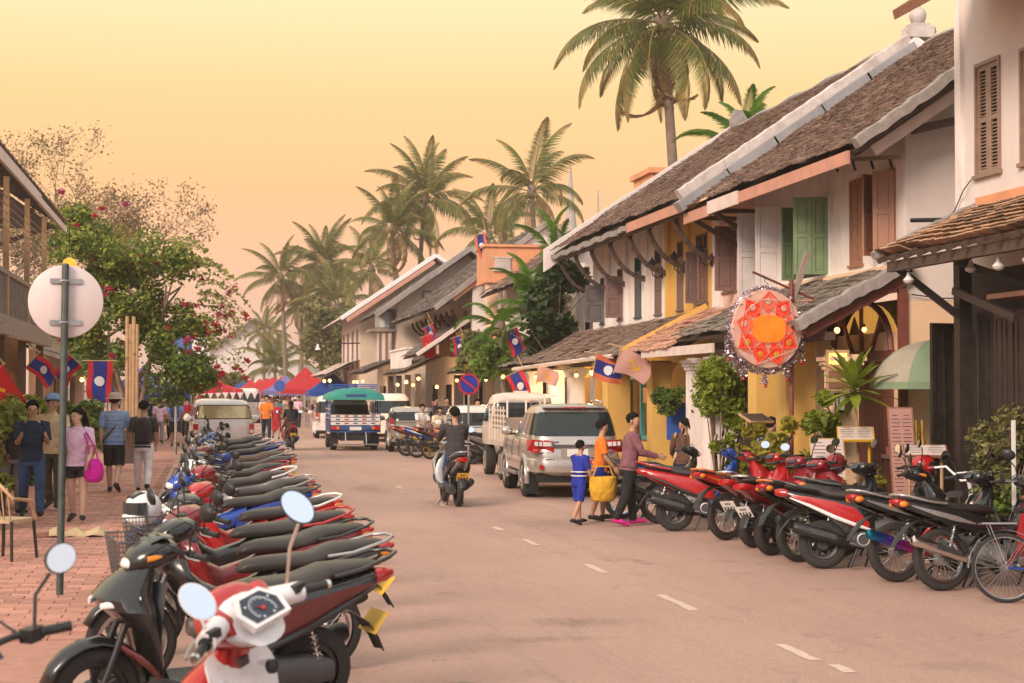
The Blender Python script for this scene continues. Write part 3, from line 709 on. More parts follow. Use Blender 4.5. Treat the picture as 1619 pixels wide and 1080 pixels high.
b = MB(); b.m = 'wood_dark'; b.bb((8.72, 22.4, 2.75), (8.86, 32.4, 2.87)); part(b, 'porch_beam', B)
b = MB(); b.m = 'concrete'; b.bb((8.5, 22.4, .10), (10.0, 44, .26)); part(b, 'porch_floor', B)
for yy in (28.3, 30.3): b = MB(); b.m = 'white_wall'; b.bb((8.85, yy-.35, .26), (9.05, yy+.35, 1.05)); b.bb((8.80, yy-.40, 1.05), (9.10, yy+.40, 1.11)); part(b, 'planter_wall', B)

# ================================================================== house C: yellow and white row under one long roof
C = thing('long_shophouse', 'long yellow and white shophouse with mauve shutters and curved eave brackets', 'house', (10, 37, 0))
cy = [(32.2, 33.0, 3.85, 5.27), (33.95, 34.4, 3.78, 5.25)]; cwn = [(35.68, 36.22, 3.77, 5.25), (37.44, 38.0, 3.78, 5.2), (39.2, 39.7, 3.8, 5.05), (41.1, 41.5, 3.77, 4.95)]
w = MB(); w.m = 'yellow_wall'; wall_x(w, 10, 31.7, 35.1, 3.4, 5.95, .2, cy); part(w, 'yellow_wall', C)
w = MB(); w.m = 'white_wall'; wall_x(w, 10, 35.1, 42.4, 3.4, 5.95, .2, cwn); part(w, 'white_wall', C)
w = MB(); w.m = 'white_wall'; w.bb((9.93, 31.2, 3.4), (10.15, 31.7, 5.9)); part(w, 'pilaster', C)
for yy in (33.4, 34.95): w = MB(); w.m = 'yellow_wall'; w.bb((9.92, yy, 3.4), (9.998, yy+.2, 5.8)); part(w, 'pilaster', C)
for yy in (36.8, 38.7, 40.4): w = MB(); w.m = 'white_wall'; w.bb((9.94, yy, 3.4), (9.998, yy+.18, 5.8)); part(w, 'pilaster', C)
window(C, 10, *cy[0], 'wide', 'shutter_mauve', transom=.28); window(C, 10, *cy[1], 'closed', 'shutter_mauve', transom=.3)
window(C, 10, *cwn[0], 'closed', 'shutter_mauve', transom=.3); window(C, 10, *cwn[1], 'closed', 'shutter_grey', 'teal_dark', transom=.3)
for (a, b_, c_, d_), mm, lw in ((cwn[2], 'shutter_mauve', .42), (cwn[3], 'shutter_grey', .48)):
    fo = window(C, 10, a, b_, c_, d_, 'none', mm, transom=.2); l = MB(); leaf(l, a+.02, 9.98, c_+.02, d_-.2, lw, 91, 1, mm); sub(l, 'shutter', fo)
for k, yy in enumerate((31.45, 33.5, 35.1, 36.9, 38.8, 40.5, 42.3)): bracket(C, yy, 9.93, 5.5, .85, .85)
for yy in (31.65, 33.55, 35.3): lantern_bracket(C, 9.92, yy, 4.75)
roof_slope(C, 30.3, 42.5, 8.95, 5.68, 14.0, 9.08, 'tile_brown', .16, .14, sag=.12, seed=21)
back_slope(C, 30.3, 42.5, 19.0, 5.68, 14.0, 9.08, 'tile_brown')
rg = MB(); rg.m = 'mortar'; rg.tube([(14.0, 30.2+k*.5, 9.13+.03*math.sin(k*1.3)) for k in range(25)], .10, 6); part(rg, 'ridge', C)
f = MB(); f.m = 'fascia_pink'; f.bb((8.90, 30.3, 5.46), (8.94, 34.6, 5.66)); part(f, 'fascia', C)
for k in range(40): f = MB(); f.m = 'mortar'; f.box((8.92, 34.7+k*.2, 5.56+.02*math.sin(k)), (.06, .17, .10+.04*random.random())); part(f, 'eave_tile', C)
f = MB(); f.m = 'wood_dark'
for k in range(21): f.beam((8.97, 30.5+k*.6, 5.57), (10.05, 30.5+k*.6, 6.25), .07, .1)
f.bb((9.0, 30.35, 5.44), (9.1, 42.4, 5.52)); part(f, 'rafters', C)
# near parapet gable: worn white coping and a zinc flashing below it
cp = MB(); coping(cp, (8.80, 30.2, 5.76), (13.78, 30.2, 9.14), .26, .2, 'mortar_white', 50, .012)
part(cp, 'parapet_coping', C)
cp = MB()
for k in range(5):
    a = V((8.74, 30.02, 5.50))+V((4.75, 0, 3.22))*(k/5); b_ = V((8.74, 30.02, 5.50))+V((4.75, 0, 3.22))*((k+1.03)/5)
    cp.beam(a+V((0, 0, .012*(k % 2))), b_+V((0, 0, .012*(k % 2))), .34, .20, 'zinc')
part(cp, 'zinc_flashing', C)
fi = MB(); fi.m = 'mortar_white'; fi.bb((13.45, 29.98, 8.95), (13.95, 30.42, 9.17)); fi.bb((13.52, 30.03, 9.17), (13.88, 30.37, 9.24)); fi.lathe([(.10, 0), (.13, .03), (.16, .12), (.17, .2), (.14, .28), (.07, .34), (.03, .42), (.01, .48)], 14, c=(13.7, 30.2, 9.24)); part(fi, 'finial', C, smooth=40)
fi = MB(); fi.m = 'white_wall'; fi.beam((13.5, 30.1, 8.9), (14.6, 30.1, 8.2), .2, .2); part(fi, 'rear_coping', C)
fi = MB(); fi.m = 'mortar'; fi.prism([(-.2, 0), (.2, 0), (.24, .3), (.1, .52), (-.1, .56), (-.22, .3)], (14.0, 42.3, 9.05), (1, 0, 0), (0, 0, 1), .2); part(fi, 'ridge_end', C)
# far firewall, white
fw_ = MB(); fw_.m = 'gable_white'; fw_.prism([(0, -.5), (5.2, 3.1), (5.2, 3.55), (0, .1)], (8.75, 42.75, 5.70), (1, 0, 0), (0, 0, 1), .24); part(fw_, 'firewall', C)
# lower roof
roof_slope(C, 32.7, 44.4, 8.25, 2.72, 10.0, 3.64, 'tile_brown', .19, .17, sag=.05, name='porch_roof', seed=22)
g_ = MB(); g_.m = 'fascia_white'; g_.tube([(8.2, 33.0, 2.74), (8.2, 38.0, 2.70), (8.2, 44.3, 2.62)], .05, 6); part(g_, 'gutter', C)
w = MB(); w.m = 'yellow_wall'; wall_x(w, 9.99, 31.9, 44.3, .26, 3.4, .2, [(32.8, 33.8, .26, 2.35), (36.0, 38.6, .9, 2.4), (39.6, 41.2, .26, 2.4), (42.2, 43.6, .26, 2.4)]); part(w, 'shop_wall', C)
b = MB(); b.m = 'interior_warm'; b.bb((10.9, 31.9, .2), (11, 44.3, 3.4)); b.bb((10.2, 31.9, .1), (10.9, 44.3, .2)); part(b, 'shop_room', C)
b = MB(); b.m = 'teal_paint'
for yy in (36.0, 37.25, 38.5): b.bb((9.93, yy, .9), (10.02, yy+.1, 2.4))
b.bb((9.93, 36.1, 2.3), (10.02, 38.5, 2.4)); b.bb((9.93, 36.1, .9), (10.02, 38.5, 1.0)); b.bb((10.3, 36.2, 1.0), (10.34, 37.0, 2.3)); part(b, 'shop_window', C)
b = MB(); b.m = 'tile_red'; b.bb((9.9, 36.4, 1.75), (9.92, 36.95, 2.1)); part(b, 'hanging_poster', C)
pillar(C, 8.75, 34.9, .5, 2.6, 'yellow_wall'); pillar(C, 8.75, 38.9, .36, 2.6, 'white_wall'); pillar(C, 8.75, 41.2, .36, 2.6, 'white_wall'); pillar(C, 8.75, 44, .36, 2.6, 'white_wall')
b = MB(); b.m = 'wood_dark'; b.bb((8.68, 32.8, 2.6), (8.82, 44.3, 2.72)); part(b, 'porch_beam', C)
for k, (x, y, z, pw) in enumerate(((8.55, 34.0, 2.5, 0), (8.6, 36.6, 2.45, 45), (8.6, 38.2, 2.4, 0), (8.5, 40.4, 2.4, 45), (8.5, 42.6, 2.4, 0), (9.4, 36.8, 2.35, 0), (9.3, 43.2, 2.3, 45))): bulb(C, (x, y, z), .05, pw)
# ------------------------------------------------------------------ motorbikes
for nm, c in dict(paint_black=(.012, .012, .013), paint_red=(.42, .012, .014), paint_crimson=(.26, .010, .02), paint_blue=(.015, .07, .38), paint_white=(.78, .76, .75), paint_silver=(.42, .41, .40), paint_dkred=(.20, .008, .012), paint_orange=(.62, .16, .03), paint_grey=(.12, .12, .125), paint_maroon=(.10, .012, .012)).items():
    mat(nm, c, .28, 0 if nm != 'paint_silver' else .6, var=.05, scale=8, coat=.6)
mat('PAINT', (.1, .1, .1), .3); mat('PAINT2', (.1, .1, .1), .3); mat('SEAT', (.02, .02, .02), .5); mat('STRIPE', (.02, .02, .021), .4, var=0)
mat('seat_vinyl', (.034, .027, .023), .40, var=.2, scale=20, bump=.12, bscale=160, bdist=.004)
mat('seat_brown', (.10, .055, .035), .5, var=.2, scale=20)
mat('lens_red', (.42, .008, .01), .12, var=0, coat=.6); mat('lens_orange', (.75, .25, .02), .15, var=0, coat=.5); mat('lens_clear', (.72, .72, .74), .1, var=0, coat=.5)
mat('mirror_glass', (.80, .86, .95), .04, 1.0, var=0)
mat('plate_yellow', (.80, .48, .05), .5, var=.08, scale=20); mat('plate_white', (.75, .73, .70), .5, var=.05); mat('plate_ink', (.05, .04, .03), .6, var=0)
mat('alloy', (.45, .44, .43), .4, .85, var=.2, scale=14); mat('engine_grey', (.20, .195, .19), .5, .6, var=.3, scale=16); mat('exhaust_black', (.03, .03, .032), .4, .3, var=.2)
mat('wire_grey', (.14, .14, .145), .4, .7, var=.1)
mat('rim_gold', (.50, .36, .12), .4, .7, var=.15)
mat('dial', (.02, .03, .05), .15, var=0); mat('dial_ink', (.55, .60, .66), .5, var=0)
m = mat('rainbow_pipe', (.3, .2, .6), .2, .9, var=0)
t = m.node_tree; co = t.nodes.new('ShaderNodeTexCoord'); sp = t.nodes.new('ShaderNodeSeparateXYZ'); cr = t.nodes.new('ShaderNodeValToRGB'); mrn = t.nodes.new('ShaderNodeMapRange')
mrn.inputs[1].default_value = -.42; mrn.inputs[2].default_value = .2
t.links.new(co.outputs['Object'], sp.inputs[0]); t.links.new(sp.outputs[0], mrn.inputs[0]); t.links.new(mrn.outputs[0], cr.inputs[0])
e = cr.color_ramp.elements; e[0].color = (.0, .35, .40, 1); e[1].color = (.7, .12, .10, 1)
for p_, c_ in ((.3, (.03, .12, .55)), (.55, (.25, .05, .6)), (.8, (.6, .06, .35))): n_ = e.new(p_); n_.color = (*c_, 1)
t.links.new(cr.outputs[0], t.nodes['Principled BSDF'].inputs['Base Color'])

def ring(x, z, w, h, n=14, p=2.6, tilt=0.0, y=0.0):
    """superellipse section at x, in the YZ plane, tilted about Y"""
    out = []
    for j in range(n):
        a = 2*math.pi*j/n; c, s = math.cos(a), math.sin(a)
        yy = w*math.copysign(abs(c)**(2/p), c); zz = h*math.copysign(abs(s)**(2/p), s)
        out.append(V((x+zz*math.sin(tilt), y+yy, z+zz*math.cos(tilt))))
    return out
def strip(mb, path, w, th, m, n=2, bow=0.0):
    """a bent sheet: path of (x,z,halfwidth scale), width along Y"""
    L1 = []
    for k, (x, z, s) in enumerate(path):
        row = []
        for j in range(-4, 5): row.append(V((x-bow*(j/4)**2, w*s*j/4, z)))
        L1.append(row)
    mb.loft(L1, m, cap=False, closed=False)
    L2 = [[p+V((-th, 0, -th*.3)) for p in r] for r in L1]
    mb.loft(L2, m, cap=False, closed=False)
    for j in (0, 8): mb.loft([[r[j] for r in L1], [r[j] for r in L2]], m, cap=False, closed=False)
    mb.loft([L1[0], L2[0]], m, cap=False, closed=False); mb.loft([L1[-1], L2[-1]], m, cap=False, closed=False)
def wheel(root, x, z, rr_, tw, spoked, rimm='alloy'):
    b = MB(); rim = rr_-tw*1.05
    b.torus((x, 0, z), (0, 1, 0), rim, tw*.33, 30, 6, 'chrome' if spoked and rimm == 'alloy' else rimm)
    if spoked:
        for k in range(28):
            a = 2*math.pi*k/28; s = 1 if k % 2 else -1; a2 = a+s*.35
            b.cyl((x+.035*math.cos(a2), .035*s, z+.035*math.sin(a2)), (x+rim*math.cos(a), 0, z+rim*math.sin(a)), .0032, 4, 'chrome')
        b.cyl((x, -.05, z), (x, .05, z), .055, 14, 'alloy'); b.cyl((x, -.075, z), (x, .075, z), .02, 8, 'steel')
    else:
        for k in range(5):
            a = 2*math.pi*k/5+.3
            for da in (-.12, .12): b.beam((x+.05*math.cos(a), 0, z+.05*math.sin(a)), (x+rim*math.cos(a+da), 0, z+rim*math.sin(a+da)), .022, .022, rimm)
        b.cyl((x, -.055, z), (x, .055, z), .06, 14, rimm)
    wo_ = b.build('wheel', root, smooth=40)
    t_ = MB(); t_.lathe([(rim+tw*.18, -tw*.42), (rr_-tw*.35, -tw*.52), (rr_-tw*.06, -tw*.34), (rr_, 0), (rr_-tw*.06, tw*.34), (rr_-tw*.35, tw*.52), (rim+tw*.18, tw*.42)], 36, 'rubber', (x, 0, z), (0, 1, 0), cap=False); t_.build('tyre', wo_, smooth=60)
    return wo_
def mirrors(root, x, z, w=.27, shape='oval', h=.20):
    for s in (-1, 1):
        b = MB(); b.m = 'black_plastic'; y = s*w; top = V((x-.05, y+s*.10, z+h+.02))
        b.tube([(x, y, z), (x+.01, y+s*.03, z+h*.55), (x-.01, y+s*.085, z+h-.03)], .006, 6)
        n = V((-1, -s*.18, .22)).normalized(); Q = V((0, 0, 1)).rotation_difference(n).to_matrix()
        def el(r, k): return [top+Q @ V((r[0]*math.cos(2*math.pi*j/18), r[1]*math.sin(2*math.pi*j/18), k)) for j in range(18)]
        b.loft([el((.02, .02), -.03), el((.045, .055), -.02), el((.050, .066), -.004), el((.050, .066), .0)], 'black_plastic')
        mo = b.build('mirror', root, smooth=50)
        g_ = MB(); g_.loft([el((.045, .061), .0005), el((.0455, .0615), .0025)], 'mirror_glass'); g_.build('mirror_glass', mo)
def plate(root, x, z, tilt, m='plate_yellow', name='number_plate'):
    b = MB(); Q = Euler((0, tilt, 0)).to_matrix(); c = V((x, 0, z))
    b.box(c, (.004, .20, .145), m, Q); o = b.build(name, root)
    k = MB(); rr = random.Random(x*7+z)
    for i in range(4): k.box(c+Q @ V((-.003, -.07+i*.046, -.03)), (.001, .026, .05), 'plate_ink', Q)
    for i in range(3): k.box(c+Q @ V((-.003, -.03+i*.03, .035)), (.001, .018, .03), 'plate_ink', Q)
    k.build('plate_figures', o, kind='stuff'); return o
def basket(root, x, z):
    """wire front basket"""
    b = MB(); b.m = 'wire_grey'; L_, W_, H_ = .15, .18, .24
    def rect(k, s): return [V((x+s*L_*a, s*W_*c, z+H_*k)) for a, c in ((-1, -1), (1, -1), (1, 1), (-1, 1))]
    for k in range(9):
        f = k/8; s = .74+.26*f; b.tube(rect(f, s), .006 if k == 8 else .0028, 4, closed=True)
    for i in range(4):
        lo, hi = rect(0, .74), rect(1, 1.0)
        for q in range(12): t_ = q/12; b.cyl(lo[i].lerp(lo[(i+1) % 4], t_), hi[i].lerp(hi[(i+1) % 4], t_), .0026, 4)
    for q in range(8): t_ = q/8; b.cyl((x-.74*L_, -.74*W_+1.48*W_*t_, z), (x+.74*L_, -.74*W_+1.48*W_*t_, z), .0026, 4)
    b.build('basket', root, kind='stuff')
def handlebar(root, x, z, w=.34, m='black_plastic', rise=.0):
    b = MB(); b.m = 'chrome' if m == 'chrome' else 'black_plastic'
    b.tube([(x-.09, -w, z+rise), (x-.02, -w*.55, z+.01+rise*.5), (x, 0, z), (x-.02, w*.55, z+.01+rise*.5), (x-.09, w, z+rise)], .012, 7); ho = b.build('handlebar', root, smooth=60)
    b = MB(); b.m = 'black_plastic'
    for s in (-1, 1): b.tube([(x-.05, s*w*.62, z+.0), (x+.06, s*w*.6, z+.06), (x+.14, s*w*.3, z-.02), (x+.12, s*.05, z-.16)], .0055, 5)
    b.build('brake_cables', ho, smooth=60, kind='stuff')
    for s in (-1, 1):
        g_ = MB(); g_.m = 'black_plastic'; p = V((x-.055, s*w*.80, z+.004+rise*.85)); q = V((x-.098, s*(w+.035), z+rise)); g_.tube([p, p.lerp(q, .12), p.lerp(q, .14), p.lerp(q, .95), q], [.024, .024, .0165, .0165, .02], 10); g_.build('grip', ho, smooth=50)
        l = MB(); l.m = 'steel'; l.tube([p+V((.04, 0, .0)), p.lerp(q, .3)+V((.055, 0, -.005)), q+V((.045, 0, -.01))], .005, 5); l.build('lever', ho)
        k = MB(); k.m = 'black_plastic'; k.box(p.lerp(V((x, 0, z)), .12), (.05, .05, .045)); k.build('switch_box', ho)
def exhaust(root, m='exhaust_black', x0=.42, x1=-.36, z0=.22, z1=.47, r=.05, y=-.135):
    b = MB(); a, c = V((x0, y*.75, z0)), V((x1, y, z1)); d = c-a
    b.tube([(.60, -.05, .34), (.58, -.08, .24), a, a+d*.18], [.016, .016, .016, .018], 8, 'steel')
    b.tube([a+d*.15, a+d*.22, a+d*.4, a+d*.95, c, c+d*.01], [.02, r*.75, r, r, r*.85, r*.5], 14, m)
    o = b.build('exhaust', root, smooth=50); k = MB(); k.prism([(-.14, -.022), (.13, -.03), (.14, .022), (-.13, .03)], a+d*.55+V((0, -r-.004, .012)), d.normalized(), V((0, 0, 1)), .008, 'dark_plastic' if m != 'rainbow_pipe' else m); k.build('heat_shield', o)

def make_underbone(name='motorbike', extra_basket=False, spoked=True, exm='exhaust_black', rim='alloy'):
    t = thing(name, 'motorbike', 'motorbike')
    W = 1.23; r = .285
    wheel(t, 0, r, r, .075, spoked, rim); wheel(t, W, r, r, .068, spoked, rim)
    # fork and front fender
    b = MB(); b.m = 'steel'
    for s in (-1, 1): b.tube([(W, s*.07, r), (W-.10, s*.07, .50), (W-.19, s*.06, .72)], [.017, .02, .017], 8); 
    b.build('fork', t, smooth=50)
    def arc_f(cx, a0, a1, rad, w, m, nm):
        f = MB(); rows = []
        for k in range(9):
            a = R(a0+(a1-a0)*k/8); rows.append([V((cx+(rad-.028*(j/4)**2)*math.cos(a), w*j/4*(1-.25*abs(k/8-.5)), r+(rad-.028*(j/4)**2)*math.sin(a))) for j in range(-4, 5)])
        f.loft(rows, m, cap=False, closed=False); o = f.build(nm, t, smooth=60); sd_ = o.modifiers.new('th', 'SOLIDIFY'); sd_.thickness = .006; return o
    arc_f(W, 25, 165, r+.045, .062, 'PAINT', 'front_fender')
    # rear fender with plate bracket
    f = MB(); f.m = 'black_plastic'
    strip(f, [(.22, .52, .9), (.05, .64, .9), (-.18, .66, .9), (-.34, .60, .85), (-.44, .50, .7), (-.50, .41, .55)], .075, .012, 'black_plastic', bow=-.015); f.build('rear_fender', t, smooth=60)
    plate(t, -.425, .565, R(-40))
    # swingarm, shocks, engine, frame
    b = MB(); b.m = 'dark_plastic'
    for s in (-1, 1): b.beam((0, s*.09, r), (.46, s*.08, .34), .022, .045)
    b.build('swingarm', t)
    for s in (-1, 1):
        b = MB(); b.cyl((.0, s*.115, r+.02), (.10, s*.115, .62), .009, 6, 'chrome')
        b.tube([V((.01, s*.115, r+.06))+V((.085*k/60, 0, .26*k/60))+V((.021*math.cos(k*.75), .021*math.sin(k*.75), 0)) for k in range(60)], .0045, 4, 'steel'); b.build('shock_absorber', t)
    b = MB(); b.m = 'engine_grey'
    b.loft([ring(.30, .31, .10, .07), ring(.40, .32, .13, .10), ring(.58, .32, .13, .10), ring(.66, .33, .07, .07), ring(.84, .36, .065, .065), ring(.88, .36, .05, .05)])
    for k in range(6): b.loft([ring(.69+k*.026, .345, .078, .075), ring(.70+k*.026, .345, .078, .075)])
    b.cyl((.50, -.16, .31), (.50, -.10, .31), .075, 16, 'alloy'); b.cyl((.44, .10, .31), (.44, .145, .31), .085, 16, 'alloy'); b.build('engine', t, smooth=40)
    b = MB(); b.m = 'black_plastic'; b.tube([(W-.2, 0, .76), (.86, 0, .58), (.62, 0, .46), (.40, 0, .48)], [.03, .04, .045, .03], 8); b.beam((.40, -.2, .255), (.40, .2, .255), .02, .02)
    for s in (-1, 1): b.cyl((.40, s*.15, .255), (.40, s*.25, .255), .018, 8, 'rubber'); b.cyl((.12, s*.10, .30), (.14, s*.2, .33), .012, 6)
    b.build('frame', t, smooth=60)
    b = MB(); b.m = 'black_plastic'
    for s in (-1, 1): b.tube([(.36, s*.08, .22), (.28, s*.13, .02)], .012, 6)
    b.tube([(.36, -.08, .22), (.36, .08, .22)], .01, 6); b.tube([(.36, .02, .22), (.5, .1, .22), (.42, .26, .012)], .011, 6); b.build('stand', t)
    exhaust(t, exm)
    # body: leg shield, centre tunnel, tail
    b = MB(); rows = []
    prof = [(1.06, .87, .07, .075), (1.0, .72, .12, .12), (.93, .56, .15, .13), (.82, .42, .13, .10)]
    b.loft([ring(1.07, .88, .06, .03, tilt=-.5), ring(1.05, .83, .10, .07, tilt=-.5), ring(.98, .70, .12, .08, tilt=-.55), ring(.86, .58, .10, .09, tilt=-.6), ring(.70, .52, .075, .08), ring(.50, .56, .085, .09), ring(.34, .64, .10, .08)], 'PAINT')
    b.build('body_cowl', t, smooth=60)
    for s in (-1, 1):
        l = MB(); rows = []
        for (x, z, y0, y1) in ((1.06, .84, .05, .17), (1.02, .72, .08, .225), (.95, .58, .10, .235), (.86, .44, .11, .215), (.80, .34, .11, .17)):
            rows.append([V((x+.02, s*y0, z)), V((x-.02, s*(y0*.6+y1*.4), z)), V((x-.055, s*y1*.95, z-.01)), V((x-.09, s*y1, z-.02)), V((x-.10, s*y1*.97, z-.02))])
        l.loft(rows, 'PAINT', cap=False, closed=False); o = l.build('leg_shield', t, smooth=70); sd_ = o.modifiers.new('th', 'SOLIDIFY'); sd_.thickness = .008
    for s in (-1, 1):
        l = MB(); l.loft([[V((x, s*(y+.0), z-h)), V((x, s*(y+.022), z)), V((x, s*(y+.004), z+h)), V((x, s*(y-.03), z+h*.9)), V((x, s*(y-.03), z-h*.9))] for x, z, h, y in ((.44, .56, .05, .085), (.30, .61, .085, .115), (.10, .66, .085, .125), (-.12, .72, .065, .115), (-.32, .775, .045, .09), (-.44, .81, .02, .06))], 'PAINT'); l.build('side_panel', t, smooth=45)
        k = MB(); k.loft([[V((x, s*(y+.027), z-h)), V((x, s*(y+.030), z+h*.6)), V((x, s*(y+.012), z+h)), V((x, s*(y-.01), z))] for x, z, h, y in ((.30, .60, .006, .112), (.10, .655, .030, .122), (-.12, .715, .026, .112), (-.33, .78, .006, .088))], 'PAINT2'); k.build('side_stripe', t, smooth=45)
    # seat
    b = MB(); b.loft([ring(.58, .70, .03, .015, p=2.2), ring(.53, .722, .060, .04, p=2.2), ring(.42, .735, .090, .05, p=2.2), ring(.25, .742, .112, .05, p=2.3), ring(.10, .752, .115, .05, p=2.3), ring(.02, .775, .112, .058, p=2.3), ring(-.06, .808, .106, .05, p=2.3), ring(-.20, .822, .094, .042, p=2.3), ring(-.34, .84, .07, .03, p=2.2), ring(-.40, .848, .045, .012)], 'SEAT'); b.build('seat', t, smooth=60)
    # tail light, indicators, grab rail
    b = MB(); b.loft([ring(-.36, .80, .085, .04), ring(-.43, .815, .075, .035), ring(-.475, .825, .05, .02)], 'lens_red'); to = b.build('tail_light', t, smooth=60)
    for s in (-1, 1): k = MB(); k.ell((-.40, s*.095, .795), (.05, .022, .028), 'lens_orange', 8, 6); k.build('indicator', t, smooth=180)
    b = MB(); b.m = 'PAINT2'
    b.tube([(.02, .135, .79), (-.15, .145, .81), (-.38, .12, .87), (-.46, .05, .885), (-.46, -.05, .885), (-.38, -.12, .87), (-.15, -.145, .81), (.02, -.135, .79)], .012, 7); b.build('grab_rail', t, smooth=60)
    # head: cowl, lamp, dash, bars
    b = MB(); b.loft([ring(.86, .985, .07, .035), ring(.90, .99, .125, .06), ring(1.0, .965, .13, .075), ring(1.08, .94, .09, .06), ring(1.12, .925, .05, .035)], 'PAINT'); ho = b.build('headlamp_cowl', t, smooth=60)
    k = MB(); k.loft([ring(1.085, .935, .08, .045), ring(1.125, .925, .055, .03), ring(1.14, .92, .02, .01)], 'lens_clear'); k.build('headlight', ho, smooth=60)
    k = MB(); k.box((.845, 0, 1.005), (.006, .12, .06), 'dial', (0, R(40), 0)); k.build('instrument', ho)
    handlebar(t, .92, 1.0); mirrors(t, .88, 1.01)
    if extra_basket: basket(t, 1.22, .70)
    return t

def make_scooter(name='scooter', retro=False, extra_basket=False):
    t = thing(name, 'scooter', 'scooter')
    W = 1.26; r = .25
    wheel(t, 0, r, r, .10, False, 'black_plastic'); wheel(t, W, r, r, .085, False, 'black_plastic')
    b = MB(); b.m = 'black_plastic'
    for s in (-1, 1): b.tube([(W, s*.075, r), (W-.08, s*.07, .45), (W-.14, s*.06, .62)], [.018, .022, .018], 8)
    b.build('fork', t, smooth=50)
    f = MB(); rows = []
    for k in range(9):
        a = R(15+155*k/8); rows.append([V((W+(r+.05-.035*(j/4)**2)*math.cos(a), .075*j/4, r+(r+.05-.035*(j/4)**2)*math.sin(a))) for j in range(-4, 5)])
    f.loft(rows, 'PAINT', cap=False, closed=False); o = f.build('front_fender', t, smooth=60); sd_ = o.modifiers.new('th', 'SOLIDIFY'); sd_.thickness = .006
    f = MB(); strip(f, [(-.02, .58, .9), (-.22, .58, .9), (-.34, .51, .85), (-.42, .41, .7), (-.46, .33, .6)], .085, .012, 'black_plastic', bow=-.02); f.build('rear_fender', t, smooth=60)
    plate(t, -.40, .50, R(-35))
    b = MB(); b.m = 'dark_plastic'
    b.loft([ring(-.08, .27, .05, .06, y=.10), ring(.02, .28, .06, .09, y=.10), ring(.30, .29, .06, .085, y=.10), ring(.48, .30, .06, .08, y=.08), ring(.52, .30, .04, .05, y=.06)])
    b.loft([ring(.28, .30, .09, .08), ring(.40, .31, .10, .10), ring(.54, .30, .07, .08)]); b.cyl((.40, -.15, .30), (.40, -.08, .30), .085, 18, 'dark_plastic'); b.torus((.40, -.152, .30), (0, 1, 0), .06, .008, 18, 5, 'alloy'); b.build('engine', t, smooth=45)
    exhaust(t, 'exhaust_black', .36, -.30, .24, .42, .062, -.155)
    b = MB(); b.m = 'black_plastic'
    for s in (-1, 1): b.tube([(.34, s*.08, .2), (.26, s*.14, .015)], .012, 6)
    b.tube([(.34, -.08, .2), (.34, .08, .2)], .01, 6); b.tube([(.34, .02, .2), (.5, .1, .24), (.44, .26, .012)], .011, 6); b.build('stand', t)
    b = MB(); b.cyl((.0, .13, r+.03), (.08, .12, .56), .012, 6, 'chrome'); b.tube([V((.01, .13, r+.06))+V((.06*k/50, 0, .2*k/50))+V((.022*math.cos(k*.8), .022*math.sin(k*.8), 0)) for k in range(50)], .005, 4, 'steel'); b.build('shock_absorber', t)
    # body under the seat
    b = MB(); z_ = .0
    b.loft([ring(.52, .40, .11, .10), ring(.48, .52, .13, .15), ring(.34, .56, .15, .15), ring(.12, .62, .155, .12), ring(-.12, .68, .14, .10), ring(-.30, .735, .11, .07), ring(-.42, .775, .075, .04), ring(-.45, .78, .05, .02)], 'PAINT'); b.build('body_cowl', t, smooth=60)
    for s in (-1, 1):
        k = MB(); k.loft([[V((x, s*(y+.0), z-h)), V((x, s*(y+.018), z-h*.3)), V((x, s*(y+.012), z+h)), V((x, s*(y-.03), z))] for x, z, h, y in ((.46, .44, .03, .135), (.32, .52, .10, .152), (.10, .60, .085, .155), (-.14, .68, .05, .138), (-.32, .735, .015, .105))], 'PAINT2'); k.build('side_panel', t, smooth=45)
        k = MB(); k.tube([(.47, s*.148, .40), (.34, s*.172, .44), (.12, s*.178, .52), (-.14, s*.160, .64), (-.34, s*.122, .72)], [.012, .02, .022, .018, .006], 6, 'STRIPE'); k.build('side_stripe', t, smooth=60)
    # floor board, leg shield
    b = MB(); b.m = 'dark_plastic'; b.loft([ring(.46, .285, .17, .03, p=5), ring(.60, .275, .175, .03, p=5), ring(.82, .275, .18, .03, p=5), ring(.98, .32, .17, .03, p=5, tilt=-.3)]); b.build('floor_board', t, smooth=40)
    l = MB(); l.loft([[V((x0+(x1-x0)*(.5+.5*math.copysign(abs(math.cos(q))**1.15, math.cos(q))), y1*math.copysign(abs(math.sin(q))**.8, math.sin(q)), z)) for q in [2*math.pi*j/20 for j in range(20)]] for x0, x1, y1, z in ((.89, .96, .13, .28), (.92, 1.00, .19, .36), (.94, 1.05, .225, .48), (.96, 1.12, .25, .60), (.965, 1.24, .25, .70), (.97, 1.27, .21, .755), (.97, 1.20, .17, .83), (.96, 1.10, .12, .90), (.95, 1.05, .09, .95))], 'PAINT'); l.build('leg_shield', t, smooth=22)
    for s in (-1, 1): k = MB(); k.tube([(1.18, s*.165, .52), (1.10, s*.215, .46), (1.03, s*.218, .40), (.97, s*.185, .33)], [.012, .02, .018, .01], 6, 'PAINT2'); k.build('shield_edge', t, smooth=60)
    l = MB(); rows = []
    for (x, z, y1) in ((.90, .31, .155), (.965, .42, .185), (.985, .56, .215), (.97, .72, .205), (.94, .83, .15)):
        rows.append([V((x+.045*(1-(j/5)**2), y1*j/5, z)) for j in range(-5, 6)])
    l.loft(rows, 'dark_plastic' if not retro else 'PAINT2', cap=False, closed=False); l.build('inner_shield', t, smooth=70)
    for s in (-1, 1): k = MB(); k.loft([ring(1.27, .72, .02, .015, y=s*.09), ring(1.19, .74, .035, .026, y=s*.145), ring(1.10, .76, .02, .02, y=s*.185)], 'lens_clear'); k.build('indicator', t, smooth=60)
